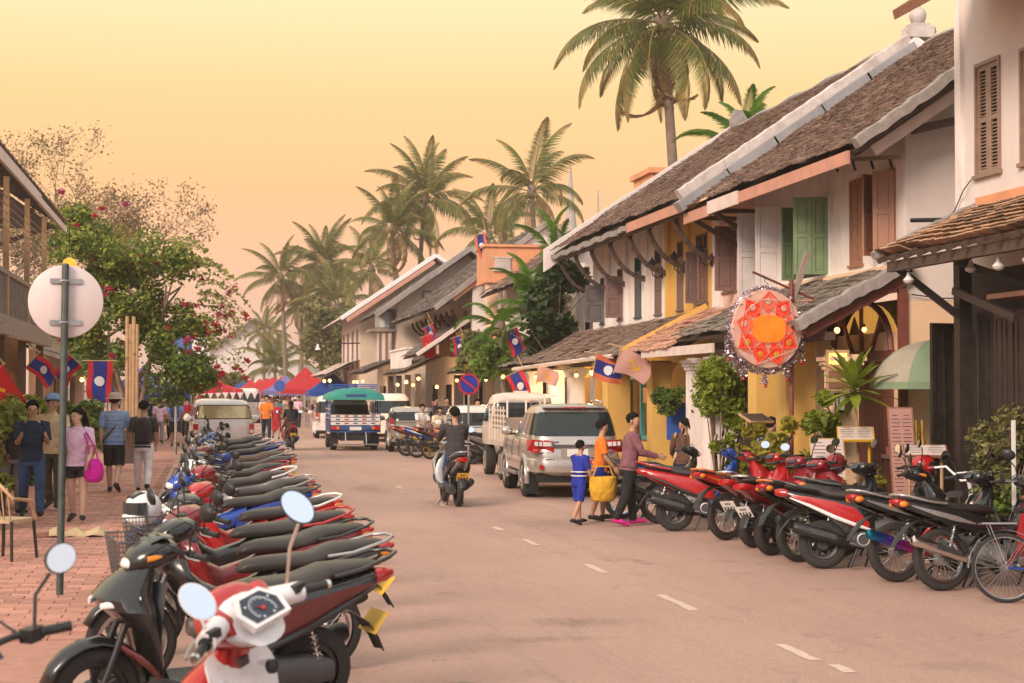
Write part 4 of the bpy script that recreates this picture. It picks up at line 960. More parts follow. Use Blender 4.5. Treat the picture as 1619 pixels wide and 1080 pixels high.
    # seat
    b = MB(); b.loft([ring(.51, .70, .05, .02, p=2.2), ring(.47, .725, .095, .045, p=2.3), ring(.34, .742, .128, .05, p=2.4), ring(.12, .752, .135, .05, p=2.4), ring(.02, .775, .132, .06, p=2.4), ring(-.06, .806, .125, .052, p=2.4), ring(-.20, .82, .11, .042, p=2.3), ring(-.34, .835, .08, .03, p=2.2), ring(-.39, .842, .05, .012)], 'SEAT'); b.build('seat', t, smooth=60)
    b = MB(); b.loft([ring(-.36, .765, .10, .05), ring(-.44, .775, .09, .045), ring(-.49, .78, .06, .03)], 'lens_red'); b.build('tail_light', t, smooth=60)
    b = MB(); b.m = 'PAINT' if not retro else 'chrome'
    b.tube([(-.05, .155, .80), (-.22, .155, .83), (-.42, .12, .885), (-.50, .05, .90), (-.50, -.05, .90), (-.42, -.12, .885), (-.22, -.155, .83), (-.05, -.155, .80)], .013, 7); b.build('grab_rail', t, smooth=60)
    # head
    b = MB(); b.loft([ring(.84, .975, .08, .035), ring(.88, .985, .14, .06), ring(.98, .965, .15, .08), ring(1.07, .935, .11, .065), ring(1.11, .92, .06, .035)], 'PAINT'); ho = b.build('headlamp_cowl', t, smooth=60)
    k = MB(); k.loft([ring(1.06, .935, .095, .05), ring(1.10, .925, .07, .035), ring(1.13, .915, .03, .012)], 'lens_clear'); k.build('headlight', ho, smooth=60)
    k = MB(); k.box((.845, 0, 1.0), (.006, .15, .08), 'dial', (0, R(40), 0)); k.build('instrument', ho)
    k = MB(); k.loft([ring(1.0, 1.035, .085, .012, p=2.2, tilt=-.5), ring(.95, 1.06, .10, .010, p=2.2, tilt=-.5), ring(.885, 1.055, .09, .010, p=2.2, tilt=-.3)], 'glass_dark'); k.build('fly_screen', ho, smooth=60)
    for s in (-1, 1): k = MB(); k.loft([ring(1.04, .955, .010, .016, y=s*.122), ring(1.0, .965, .012, .014, y=s*.140), ring(.97, .97, .005, .006, y=s*.146)], 'lens_orange'); k.build('indicator', ho, smooth=60)
    handlebar(t, .91, .985); mirrors(t, .87, 1.0)
    if extra_basket: basket(t, 1.25, .74)
    return t

KINDS_ = {}
def bike(kind, label, x, y, head, paint='paint_black', paint2='paint_grey', seat='seat_vinyl', lean=-5, steer=0, group=None, z=0.0):
    """a parked bike whose rear wheel stands at (x,y); lean about its length (left stand)"""
    mk = dict(underbone=lambda: make_underbone('motorbike'), basket=lambda: make_underbone('motorbike', True), alloy=lambda: make_underbone('motorbike', False, False, 'exhaust_black', 'rim_gold'),
              rainbow=lambda: make_underbone('motorbike', False, True, 'rainbow_pipe'), chromepipe=lambda: make_underbone('motorbike', False, True, 'chrome'),
              scooter=lambda: make_scooter('scooter'), scooterb=lambda: make_scooter('scooter', False, True), retro=lambda: make_scooter('scooter', True))
    if kind not in KINDS_:
        KINDS_[kind] = mk[kind](); index_children(); t = KINDS_[kind]
        t['spare'] = 1
    t = KINDS_[kind]
    if t.get('spare'): del t['spare']; src = copy_tree(t); SPARE.append(src); o = t
    else: o = copy_tree(SPARES(kind))
    o.scale = (1.1, 1.1, 1.1); tag(o, label, 'scooter' if kind in ('scooter', 'scooterb', 'retro') else 'motorbike', group)
    o.location = (x, y, z); o.rotation_euler = (R(lean), 0, az(head))
    recolour(o, {'PAINT': paint, 'PAINT2': paint2, 'SEAT': seat}); return o
SPARE = []; SPK = {}
def SPARES(kind): return SPK[kind]
_b0 = bike
def bike(kind, *a, **k):
    n = len(SPARE); o = _b0(kind, *a, **k)
    if len(SPARE) > n: SPK[kind] = SPARE[-1]
    return o

LG, RG = 'motorbikes parked along the left kerb', 'motorbikes parked along the right kerb'
# left row (front wheels to the pavement), nearest first
LROW = [
 ('scooter', 'black scooter with a red-edged leg shield, nearest full bike of the left row', 0.62, 10.35, 246, 'paint_black', 'paint_maroon', 'seat_vinyl'),
 ('basket', 'black motorbike with wire front basket, directly behind the red-edged black scooter', 0.78, 11.84, 253, 'paint_black', 'paint_silver', 'seat_vinyl'),
 ('basket', 'maroon-sided motorbike with wire basket, second behind the red-edged black scooter', 0.77, 13.27, 247, 'paint_dkred', 'paint_black', 'seat_vinyl'),
 ('basket', 'red-tailed motorbike with wire basket, third behind the red-edged black scooter', 0.73, 14.79, 248, 'paint_black', 'paint_red', 'seat_vinyl'),
 ('underbone', 'white and red striped motorbike in the left row beside the full-face helmet', 0.82, 16.53, 241, 'paint_red', 'paint_white', 'seat_vinyl'),
 ('underbone', 'blue-nosed black motorbike just beyond the white and red striped one', 0.69, 18.37, 249, 'paint_blue', 'paint_black', 'seat_vinyl'),
 ('underbone', 'crimson motorbike with big red tail lamp halfway along the left row', 0.76, 20.43, 238, 'paint_crimson', 'paint_silver', 'seat_vinyl'),
 ('scooter', 'white-fronted scooter with black seat just beyond the crimson motorbike', 0.66, 22.26, 236, 'paint_white', 'paint_black', 'seat_vinyl'),
 ('underbone', 'dark motorbike with yellow plate just beyond the white-fronted scooter', 0.68, 24.69, 236, 'paint_black', 'paint_crimson', 'seat_vinyl'),
 ('alloy', 'red-tailed motorbike with gold wheels in the farther half of the left row', 0.89, 27.33, 252, 'paint_dkred', 'paint_black', 'seat_vinyl'),
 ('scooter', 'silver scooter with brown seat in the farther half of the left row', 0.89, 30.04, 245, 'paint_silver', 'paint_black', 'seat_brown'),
 ('scooter', 'bright blue scooter near the white pickup, left row', 0.96, 33.32, 252, 'paint_blue', 'paint_black', 'seat_vinyl'),
 ('underbone', 'white and blue motorbike next beyond the bright blue scooter', 0.90, 36.48, 240, 'paint_blue', 'paint_white', 'seat_vinyl'),
 ('scooter', 'black scooter parked closest to the white pickup in the left row', 0.83, 40.19, 243, 'paint_black', 'paint_grey', 'seat_vinyl'),
]
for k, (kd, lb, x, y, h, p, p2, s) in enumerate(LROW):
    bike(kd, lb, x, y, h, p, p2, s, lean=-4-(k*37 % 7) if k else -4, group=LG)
bike('underbone', 'dark motorbike cut off by the lower left corner, only its mirror and bar in view', .10, 5.50, 305, 'paint_black', 'paint_grey', lean=-8, group=LG)
RROW = [
 ('underbone', 'dark motorbike half hidden behind the woman in the plaid shirt', 6.45, 25.3, 98, 'paint_black', 'paint_grey', 'seat_vinyl'),
 ('underbone', 'blue motorbike behind the red and black one, chrome wheel rims', 6.75, 24.2, 100, 'paint_blue', 'paint_white', 'seat_vinyl'),
 ('scooter', 'red and black scooter seen from its right side beside the plaid-shirted woman', 6.60, 22.9, 106, 'paint_red', 'paint_red', 'seat_vinyl'),
 ('underbone', 'orange-red motorbike showing its tail, left of the retro scooter with chrome rail', 6.90, 21.4, 64, 'paint_red', 'paint_orange', 'seat_vinyl'),
 ('retro', 'dark red retro scooter with chrome rail and bare rear wheel', 6.92, 20.3, 58, 'paint_crimson', 'paint_crimson', 'seat_vinyl'),
 ('retro', 'dark red retro scooter with chrome rail next to the black motorbike with orange panels', 6.80, 19.3, 60, 'paint_crimson', 'paint_dkred', 'seat_vinyl'),
 ('underbone', 'black motorbike with orange panels tucked against the red-panelled black scooter', 6.86, 18.5, 72, 'paint_black', 'paint_orange', 'seat_vinyl'),
 ('scooter', 'black scooter with bright red and white side panel, seen broadside', 6.86, 17.75, 108, 'paint_black', 'paint_red', 'seat_vinyl'),
 ('rainbow', 'black motorbike with rainbow coloured exhaust shield', 7.14, 16.35, 84, 'paint_black', 'paint_silver', 'seat_vinyl'),
 ('chromepipe', 'black motorbike with polished chrome exhaust next to the blue bicycle', 7.28, 15.55, 84, 'paint_black', 'paint_silver', 'seat_vinyl'),
 ('underbone', 'red motorbike partly behind the blue bicycle, headlamp towards the camera', 8.32, 15.75, 203, 'paint_red', 'paint_black', 'seat_vinyl'),
 ('underbone', 'black motorbike behind the broadside black scooter, only bars and seat showing', 7.5, 18.9, 96, 'paint_black', 'paint_grey', 'seat_vinyl'),
]
for k, (kd, lb, x, y, h, p, p2, s) in enumerate(RROW):
    o = bike(kd, lb, x, y, h, p, p2, s, lean=-6, group=RG)
    if k == 7: recolour(o, {'STRIPE': 'paint_white'})
    if k in (4, 5): recolour(o, {'plate_yellow': 'plate_white'})
    else:
        for ch in list(kids(o)):
            if ch.name.startswith('number_plate'):
                for c2 in kids(ch): bpy.data.objects.remove(c2)
                bpy.data.objects.remove(ch)
        index_children()
MIDG = 'motorbikes parked beside the seated pair in white'
bike('alloy', 'motorbike with cream spoke wheels parked nearest in the group by the seated pair', 6.5, 48.6, 75, 'paint_black', 'paint_crimson', lean=-5, group=MIDG)
bike('underbone', 'blue motorbike in the middle of the group by the seated pair', 6.25, 49.8, 78, 'paint_blue', 'paint_white', lean=-5, group=MIDG)
bike('underbone', 'dark red motorbike at the far end of the group by the seated pair', 6.1, 51.2, 78, 'paint_dkred', 'paint_silver', lean=-5, group=MIDG)
bike('underbone', 'white motorbike leaning between the seated pair and the green truck', 6.9, 46.9, 82, 'paint_white', 'paint_black', lean=-5, group=MIDG)
bike('scooter', 'black scooter parked by the kerb ahead of the cream truck', 7.2, 45.0, 90, 'paint_black', 'paint_grey', lean=-5, group=MIDG)

# white and red scooter whose dashboard faces the camera
t = make_scooter('scooter', True); index_children()
tag(t, 'white and red scooter with round speedometer facing the camera, nearest in the left row', 'scooter', LG)
for ch in list(kids(t)):
    n = ch.name.split('.')[0]
    if n in ('headlamp_cowl', 'handlebar', 'mirror', 'grab_rail'):
        for c2 in kids(ch): bpy.data.objects.remove(c2)
        bpy.data.objects.remove(ch)
index_children()
b = MB()
def lobe(x, z, w, h, tilt): return ring(x, z, w, h, 20, 2.4, tilt)
b.loft([lobe(.80, .92, .05, .06, .7), lobe(.83, .95, .125, .10, .7), lobe(.90, .965, .165, .12, .6), lobe(1.0, .96, .15, .11, .3), lobe(1.08, .93, .09, .07, 0), lobe(1.11, .92, .03, .03, 0)], 'PAINT2')
ho = b.build('headlamp_cowl', t, smooth=60)
k = MB(); k.loft([lobe(.895, .968, .170, .128, .55), lobe(.93, .975, .176, .132, .5), lobe(1.0, .965, .165, .122, .3), lobe(1.08, .935, .105, .082, 0), lobe(1.125, .925, .04, .035, 0)], 'paint_red'); k.build('red_front', ho, smooth=60)
# binnacle plate: frame u (left), w (up the sloping face)
O = V((.865, 0, 1.035)); u = V((0, 1, 0)); w = V((.80, 0, .60)).normalized(); n = V((-.60, 0, .80)).normalized(); O = V((.82, 0, .995))
poly = lambda s: [(x*s, y*s) for x, y in ((-.085, -.055), (-.105, .012), (-.06, .07), (.06, .07), (.105, .012), (.085, -.055))]
k = MB(); k.prism(poly(1.3), O+n*.012, u, w, .03, 'paint_white'); k.build('binnacle', ho)
k = MB(); k.prism(poly(1.02), O+n*.028, u, w, .004, 'dial'); dl = k.build('instrument', ho)
k = MB()
Q = Matrix((u, w, u.cross(w))).transposed()
for i in range(33):
    a = R(-30+240*i/32); r1 = .058; r0 = .046 if i % 4 == 0 else .052
    p = O+n*.032+w*(-.008); c = p+u*(-math.cos(a))*(r0+r1)/2+w*math.sin(a)*(r0+r1)/2
    d = (u*(-math.cos(a))+w*math.sin(a)); k.beam(c-d*(r1-r0)/2, c+d*(r1-r0)/2, .0025, .001, 'dial_ink')
for a0 in (-30, 200):
    pass
k.tube([O+n*.031+w*-.008+u*(-math.cos(R(-30+240*i/30)))*.062+w*math.sin(R(-30+240*i/30))*.062 for i in range(31)], .0018, 4, 'dial_ink')
k.beam(O+n*.034+w*-.008, O+n*.034+w*.012+u*.03, .005, .002, 'lens_red'); k.lathe([(.012, 0), (.009, .006)], 12, 'lens_red', O+n*.032+w*-.008, n)
for uu, ww in ((.07, .03), (-.07, .03), (-.03, -.045), (.03, -.045)): k.lathe([(.006, 0), (.005, .002)], 8, 'dial_ink', O+n*.031+u*uu+w*ww, n)
k.build('speedometer_dial', dl if False else ho, kind='stuff')
for s in (-1, 1):
    k = MB(); k.loft([ring(.90, 1.0, .0, .0)] and [ring(.86, .985, .03, .045, 14, 2.6, .6, s*.13), ring(.92, 1.0, .055, .075, 14, 2.6, .5, s*.15), ring(1.02, .97, .035, .05, 14, 2.6, .2, s*.13)], 'paint_red'); k.build('red_cowl', ho, smooth=60)
    k = MB(); a = V((.90, s*.16, .985)); c = V((.845, s*.30, .975)); k.tube([a, a.lerp(c, .5), c], [.05, .045, .042], 12, 'paint_white'); hb = k.build('handlebar_cover', t, smooth=60)
    k = MB(); q = V((.80, s*.41, .965)); k.tube([c, c.lerp(q, .1), c.lerp(q, .12), c.lerp(q, .9), q], [.028, .028, .0175, .0175, .021], 12, 'black_plastic'); k.lathe([(.021, 0), (.018, .018), (.005, .02)], 12, 'chrome', q, (q-c)); k.build('grip', hb, smooth=50)
    k = MB(); k.tube([c+V((.05, 0, .01)), q.lerp(c, .3)+V((.06, 0, -.005)), q+V((.05, 0, -.01))], .007, 6, 'steel'); k.build('lever', hb)
    k = MB(); k.box(c.lerp(a, .25)+V((-.03, 0, .025)), (.03, .06, .035), 'black_plastic'); k.build('switch_box', hb)
    mb_ = MB(); top = V((.82, s*.33, 1.33 if s < 0 else 1.16)); st = V((.88, s*.25, 1.0))
    mb_.tube([st, st.lerp(top, .5)+V((.01, 0, 0)), top-V((0, 0, .06))], .007, 6, 'chrome')
    nn = V((-.8, .5, .42)).normalized(); QQ = V((0, 0, 1)).rotation_difference(nn).to_matrix()
    def el(r, kk): return [top+QQ @ V((r[0]*math.cos(2*math.pi*j/22), r[1]*math.sin(2*math.pi*j/22), kk)) for j in range(22)]
    mb_.loft([el((.02, .02), -.05), el((.055, .05), -.03), el((.084, .060), -.004), el((.084, .060), .0)], 'paint_white' if s > 0 else 'black_plastic'); mo = mb_.build('mirror', t, smooth=50)
    g_ = MB(); g_.loft([el((.077, .053), .0008), el((.078, .054), .003)], 'mirror_glass'); g_.build('mirror_glass', mo)
k = MB(); k.loft([ring(1.0, .80, .17, .05, 16, 3, .2), ring(.955, .70, .20, .08, 16, 3, .2), ring(.95, .56, .19, .06, 16, 3, .2)], 'paint_white'); k.lathe([(.03, 0), (.03, .02), (.02, .025)], 14, 'black_plastic', (.89, -.09, .72), (-1, 0, .2)); k.box((.90, .05, .80), (.02, .05, .035), 'dark_plastic'); k.build('inner_panel', t, smooth=60)
for ch in [o for o in COL.objects if o.parent == t and o.name.split('.')[0] in ('headlamp_cowl', 'handlebar_cover', 'mirror', 'inner_panel')]: ch.location.z += .10
index_children(); t.scale = (1.03, 1.03, 1.03); t.location = (1.02, 6.52, .0); t.rotation_euler = (R(-14), 0, az(312)); recolour(t, {'PAINT': 'paint_red', 'PAINT2': 'paint_white', 'SEAT': 'seat_vinyl'})
for kd in list(SPK):
    def rm(o):
        for c in list(kids(o)): rm(c)
        bpy.data.objects.remove(o)
    index_children(); rm(SPK[kd])
index_children()

# full-face helmet resting on the red and white bike, open-face red helmet on the right
def helmet(label, loc, m1, m2, rz, full=True):
    b = MB(); b.m = m1
    b.ell((0, 0, .13), (.155, .125, .135), m1, 18, 10)
    if full: b.loft([ring(.06, .05, .115, .06, 14), ring(.135, .055, .085, .05, 14), ring(.165, .06, .04, .03, 14)], m1)
    o = b.build('helmet', smooth=60); o.location = loc; o.rotation_euler = (0, 0, rz)
    v = MB(); v.loft([[V(((.165-.0)*math.cos(a)*1.0, .133*math.sin(a), z)) for a in [R(-75+150*i/10) for i in range(11)]] for z in (.085, .13, .18)], 'glass_dark', cap=False, closed=False); v.build('visor', o, smooth=80)
    k = MB(); k.loft([ring(-.05, .235, .05, .016), ring(.05, .25, .06, .014), ring(.12, .215, .045, .012)], m2); k.build('helmet_stripe', o, smooth=60)
    return tag(o, label, 'helmet')
helmet('white full-face helmet with black pattern standing on a wire basket', (-.50, 13.25, .96), 'paint_white', 'paint_black', az(236))
helmet('shiny red open helmet hanging on a handlebar, right row', (8.52, 18.72, .98), 'paint_red', 'paint_crimson', az(100), False)
helmet('dark red helmet on the handlebar of the retro scooter', (7.9, 20.0, .95), 'paint_crimson', 'paint_black', az(70), False)

# ------------------------------------------------------------------ bicycles
def bicycle(label, x, y, head, m='paint_blue', m2='paint_red', s=1.0, lean=-7, bmx=False):
    t = thing('bicycle', label, 'bicycle'); r = .33*s if not bmx else .26; W = 1.05*s if not bmx else .93
    for xx in (0, W):
        b = MB(); b.torus((xx, 0, r), (0, 1, 0), r-.035, .011, 36, 6, 'alloy')
        for k in range(32):
            a = 2*math.pi*k/32; q = 1 if k % 2 else -1; b.cyl((xx+.02*math.cos(a+q*.5), .02*q, r+.02*math.sin(a+q*.5)), (xx+(r-.04)*math.cos(a), 0, r+(r-.04)*math.sin(a)), .0016, 4, 'steel')
        b.cyl((xx, -.05, r), (xx, .05, r), .018, 8, 'steel'); wo_ = b.build('wheel', t, smooth=50)
        k = MB(); k.torus((xx, 0, r), (0, 1, 0), r-.02, .02 if not bmx else .026, 40, 8, 'rubber'); k.build('tyre', wo_, smooth=60)
    hb = V((W-.27*s, 0, r+.42*s)); bbk = V((.42*s, 0, r-.03)); st = V((.28*s, 0, r+.38*s))
    if bmx: st = V((.30, 0, r+.24)); hb = V((W-.15, 0, r+.38)); bbk = V((.38, 0, r+.02))
    f = MB(); f.cyl(hb, bbk, .02, 8, m); f.cyl(hb-V((0, 0, .02)), st, .016, 8, m2); f.cyl(st, bbk, .016, 8, m)
    for q in (-1, 1): f.tube([bbk+V((0, q*.03, 0)), V((0, q*.055, r))], .010, 6, m); f.tube([st+V((0, q*.02, 0)), V((0, q*.055, r))], .008, 6, m2)
    f.build('frame', t, smooth=60)
    f = MB(); f.cyl(hb+V((-.02, 0, .10)), hb+V((.03, 0, -.10)), .02, 8, m)
    for q in (-1, 1): f.tube([hb+V((.04, q*.045, -.12)), V((W-.03, q*.05, r+.15)), V((W, q*.05, r))], .011, 6, m)
    f.build('fork', t, smooth=60)
    f = MB()
    if bmx: f.tube([hb+V((.03, -.30, .26)), hb+V((.04, -.2, .26)), hb+V((.03, -.08, .12)), hb+V((.03, .08, .12)), hb+V((.04, .2, .26)), hb+V((.03, .30, .26))], .012, 7, m2); f.cyl(hb+V((.037, -.13, .19)), hb+V((.037, .13, .19)), .008, 6, m2)
    else: f.tube([hb+V((-.14, -.28, .18)), hb+V((.0, -.2, .2)), hb+V((.02, 0, .16)), hb+V((.0, .2, .2)), hb+V((-.14, .28, .18))], .011, 7, 'chrome')
    ho = f.build('handlebar', t, smooth=60)
    for q in (-1, 1): k = MB(); e = hb+(V((.03, q*.30, .26)) if bmx else V((-.14, q*.28, .18))); k.cyl(e, e+(V((0, q*.06, 0)) if bmx else V((-.11, q*.01, -.02))), .017, 8, 'paint_crimson' if bmx else 'black_plastic'); k.build('grip', ho)
    b = MB(); sz = st+V((-.02, 0, .14)); b.cyl(st, sz, .013, 8, 'chrome'); b.loft([ring(sz.x-.14, sz.z+.03, .075, .03), ring(sz.x-.04, sz.z+.025, .07, .03), ring(sz.x+.06, sz.z+.02, .03, .022), ring(sz.x+.13, sz.z+.01, .018, .014)], 'seat_vinyl'); b.build('saddle', t, smooth=60)
    b = MB(); b.lathe([(.085, -.004), (.085, .004)], 24, 'steel', bbk+V((0, -.05, 0)), (0, 1, 0)); b.beam(bbk+V((0, -.07, 0)), bbk+V((.13, -.07, -.10)), .014, .02, 'alloy'); b.beam(bbk+V((0, .07, 0)), bbk+V((-.13, .07, .10)), .014, .02, 'alloy')
    b.box(bbk+V((.13, -.12, -.10)), (.09, .09, .02), 'black_plastic'); b.box(bbk+V((-.13, .12, .10)), (.09, .09, .02), 'black_plastic'); b.build('crankset', t)
    for nm, pts in (('mudguard', [(-r*.96, .1), (-r*.6, .9), (0, 1.06), (.5*r, .85)]),) if not bmx else ():
        b = MB(); strip(b, [(math.cos(R(a))*(r+.03), r+math.sin(R(a))*(r+.03), 1) for a in range(60, 190, 12)], .028, .004, 'chrome', bow=0); b.build('mudguard', t, smooth=60)
        b = MB(); b.box((-.06, 0, r+.42), (.34, .13, .015), 'steel'); b.cyl((-.15, .05, r+.41), (0, .06, r), .005, 5, 'steel'); b.cyl((-.15, -.05, r+.41), (0, -.06, r), .005, 5, 'steel'); b.build('luggage_rack', t)
    t.location = (x, y, 0); t.rotation_euler = (R(lean), 0, az(head)); return t
bicycle('blue and red bicycle with chrome mudguard at the near end of the right row', 7.46, 14.55, 100, 'paint_blue', 'paint_crimson')
bicycle('white bmx bicycle with high silver handlebar behind the right row', 8.15, 16.95, 38, 'paint_white', 'paint_white', bmx=True).scale = (1.3, 1.3, 1.3)
# ------------------------------------------------------------------ cars, vans, trucks
mat('car_silver', (.50, .46, .42), .28, .55, var=.04, scale=3, coat=.7); mat('car_white', (.74, .70, .66), .3, var=.04, scale=3, coat=.6, dirt=((.42, .34, .28), 'a', .25), dscale=2)
mat('car_cream', (.68, .59, .50), .35, var=.06, scale=3, coat=.4, dirt=((.36, .28, .22), 'a', .4), dscale=2); mat('car_grey', (.42, .38, .34), .3, .4, var=.05, coat=.6)
mat('glass_tint', (.018, .026, .028), .06, var=0, spec=.5); mat('glass_gold', (.50, .40, .20), .12, .35, var=.08, scale=2, coat=.5)
mat('lamp_red', (.45, .012, .014), .12, var=0, coat=.8); mat('lamp_white', (.72, .66, .64), .12, var=0, coat=.8)
mat('roof_teal', (.015, .25, .20), .5, var=.12, scale=4); mat('truck_blue', (.03, .07, .22), .45, var=.12, scale=5); mat('tarp_blue', (.03, .10, .38), .7, var=.12, scale=3); mat('tarp_grey', (.24, .22, .21), .8, var=.2, scale=5)
def plan_ring(x0, x1, w, z, n=48, p=6, rake=0.0):
    out = []
    for j in range(n):
        a = 2*math.pi*j/n; c, s = math.cos(a), math.sin(a)
        out.append(V(((x0+x1)/2+(x1-x0)/2*math.copysign(abs(c)**(2/p), c), w*math.copysign(abs(s)**(2/p), s), z)))
    return out
def lv(levels, z):
    for a, b in zip(levels, levels[1:]):
        if a[0] <= z <= b[0]:
            t = (z-a[0])/(b[0]-a[0]); return [a[i]+(b[i]-a[i])*t for i in range(1, 4)]
    return list(levels[-1][1:])
def vloft(levels, m, n=64, p=6):
    b = MB(); b.loft([plan_ring(x0, x1, w, z, n, p) for z, x0, x1, w in levels], m); return b
def patch(levels, z0, z1, tsel, m, off=.006, nz=5, p=6, edge=None):
    """glass or trim lying on a level-lofted skin; tsel list of angles"""
    b = MB(); rows = []
    for i in range(nz+1):
        z = z0+(z1-z0)*i/nz; x0, x1, w = lv(levels, z); r = []
        for a in tsel:
            c, s = math.cos(a), math.sin(a)
            cx, cy = math.copysign(abs(c)**(2/p), c), math.copysign(abs(s)**(2/p), s)
            P = V(((x0+x1)/2+(x1-x0)/2*cx, w*cy, z)); N = V((math.copysign(abs(c)**(2-2/p), c)/((x1-x0)/2), math.copysign(abs(s)**(2-2/p), s)/w, .0)); N.normalize()
            r.append(P+N*off)
        rows.append(r)
    b.loft(rows, m, cap=False, closed=False); return b
def tx(f, p=6):
    """angle on the ring where the along-car fraction is f (-1 rear .. 1 front), left side"""
    return math.acos(math.copysign(abs(f)**(p/2), f))
def angs(a, b, n=14): return [a+(b-a)*i/n for i in range(n+1)]
def rear_angs(frac, n=16, p=6):
    a = math.asin(frac**(p/2)); return angs(math.pi-a, math.pi+a, n)
def road_wheel(root, x, y, r, w, rimm='alloy', side=1, steelw=False):
    b = MB(); b.lathe([(r*.60, 0), (r*.62, w*.5), (r*.56, w*.5), (r*.52, w*.40), (r*.2, w*.42), (r*.14, w*.46), (.001, w*.46)], 30, rimm, (x, y, r), (0, side, 0), cap=False)
    for k in range(6 if not steelw else 8):
        a = 2*math.pi*k/(6 if not steelw else 8); b.beam((x+.1*r*math.cos(a), y+side*w*.44, r+.1*r*math.sin(a)), (x+r*.56*math.cos(a), y+side*w*.44, r+r*.56*math.sin(a)), .05 if not steelw else .02, .04, rimm if not steelw else 'steel')
    o = b.build('wheel', root, smooth=40)
    t = MB(); t.lathe([(r*.60, -w*.42), (r*.80, -w*.52), (r*.95, -w*.46), (r, -w*.32), (r, w*.32), (r*.95, w*.46), (r*.80, w*.52), (r*.60, w*.46)], 36, 'rubber', (x, y, r), (0, side, 0)); t.build('tyre', o, smooth=35); return o
def arch(root, x, y, r, side, m):
    b = MB(); b.torus((x, y, r), (0, 1, 0), r*1.18, .045, 20, 6, m, (R(180-5)*-1+math.pi*0+R(-5)*0, 0)) if False else b.tube([(x+r*1.17*math.cos(a), y, r+r*1.17*math.sin(a)) for a in angs(R(-12), R(192), 20)], .05, 6, m); b.build('wheel_arch', root, smooth=60)
    b = MB(); b.lathe([(.001, 0), (r*1.16, 0), (r*1.16, .01)], 28, 'black_plastic', (x, y-side*.02, r), (0, side, 0)); b.build('wheel_well', root)
def tail_lamps(root, x, y, z, w, h, m2='lamp_white'):
    for s in (-1, 1):
        b = MB(); b.loft([[V((x-.0, s*(y-w), z-h*.5)), V((x+.0, s*(y-w), z+h*.4)), V((x+.03, s*(y-.02), z+h*.55)), V((x+.32, s*(y+.055), z+h*.5)), V((x+.24, s*(y+.06), z-h*.35)), V((x+.03, s*(y-.02), z-h*.5))], [V((x+.08, s*(y-w), z-h*.5)), V((x+.08, s*(y-w), z+h*.4)), V((x+.12, s*(y-.06), z+h*.55)), V((x+.32, s*(y+.0), z+h*.5)), V((x+.24, s*(y+.0), z-h*.35)), V((x+.1, s*(y-.06), z-h*.5))]], 'lamp_red'); o = b.build('tail_light', root)
        k = MB(); k.prism([(0, 0), (w*.42, .0), (w*.42, h*.36), (0, h*.32)], (x-.004, s*(y-w*.92), z-.0), (0, s, 0), (0, 0, 1), .006, m2); k.prism([(w*.46, .0), (w*.80, .01), (w*.80, h*.38), (w*.46, h*.36)], (x-.004, s*(y-w*.92), z-.0), (0, s, 0), (0, 0, 1), .006, m2); k.build('reverse_lamp', o)

# silver suv
t = thing('suv', 'silver off-road car with roof rails and red tail lamps parked on the right', 'car', (6.86, 31.05, 0), az(3))
low = [(.40, -.78, 3.75, .80), (.48, -.86, 3.85, .88), (.62, -.90, 3.9, .915), (.90, -.88, 3.88, .915), (1.02, -.84, 3.86, .90), (1.10, -.80, 3.80, .88), (1.14, -.76, 3.7, .84)]
gh = [(1.10, -.80, 2.2, .86), (1.20, -.76, 2.0, .845), (1.45, -.62, 1.55, .785), (1.66, -.48, 1.1, .715), (1.73, -.42, .98, .66), (1.765, -.30, .85, .56), (1.775, .0, .6, .35)]
low = [(z, a, b, w) for z, a, b, w in low]; vloft(low, 'car_silver').build('body', t, smooth=50); vloft(gh, 'car_silver').build('roof_shell', t, smooth=50)
patch(gh, 1.17, 1.62, rear_angs(.90), 'glass_tint').build('rear_window', t, smooth=180)
for k, (f0, f1) in enumerate(((-.88, -.42), (-.36, .10), (.16, .62))):
    for s in (1, -1): patch(gh, 1.19, 1.60, [s*a for a in angs(tx(f0), tx(f1))], 'glass_tint').build('side_window', t, smooth=180)
patch(gh, 1.20, 1.62, angs(-math.asin(.9**3), math.asin(.9**3)), 'glass_tint').build('windscreen', t, smooth=180)
b = MB(); b.m = 'car_silver'; b.loft([plan_ring(-1.0, 3.95, .925, .50, 64), plan_ring(-1.02, 3.97, .93, .58, 64), plan_ring(-.99, 3.95, .93, .72, 64), plan_ring(-.90, 3.9, .90, .76, 64)]); b.build('bumper', t, smooth=50)
tail_lamps(t, -.885, .865, .985, .42, .23)
for s in (-1, 1): k = MB(); k.lathe([(.05, 0), (.045, .012)], 16, 'lamp_red', (-1.0, s*.70, .60), (-1, 0, 0)); k.build('reflector', t)
b = MB(); b.box((-.905, 0, .99), (.03, 1.0, .05), 'chrome'); b.box((-.89, 0, .86), (.02, .62, .22), 'car_grey'); b.build('tailgate_trim', t)
b = MB(); b.box((-.905, 0, .86), (.012, .40, .14), 'plate_white'); b.build('number_plate', t)
b = MB(); b.m = 'black_plastic'; b.tube([(-.905, .74, 1.10), (-.915, .76, .80), (-.93, .60, .74), (-.935, 0, .735), (-.93, -.60, .74), (-.915, -.76, .80), (-.905, -.74, 1.10)], .007, 4); b.build('tailgate_seam', t)
b = MB(); b.box((-.925, .44, 1.06), (.006, .16, .03), 'chrome'); b.box((-.925, -.46, 1.06), (.006, .10, .03), 'chrome'); b.ell((-.925, 0, 1.06), (.006, .05, .035), 'chrome', 12, 6); b.build('badge', t, kind='stuff')
for s in (-1, 1):
    b = MB(); b.m = 'black_plastic'
    for xx in (.55, 1.55, 2.5): b.tube([(xx, s*.925, .55), (xx+.02, s*.925, .9), (xx-.02, s*.895, 1.1)], .006, 4)
    b.build('door_seams', t, kind='stuff')
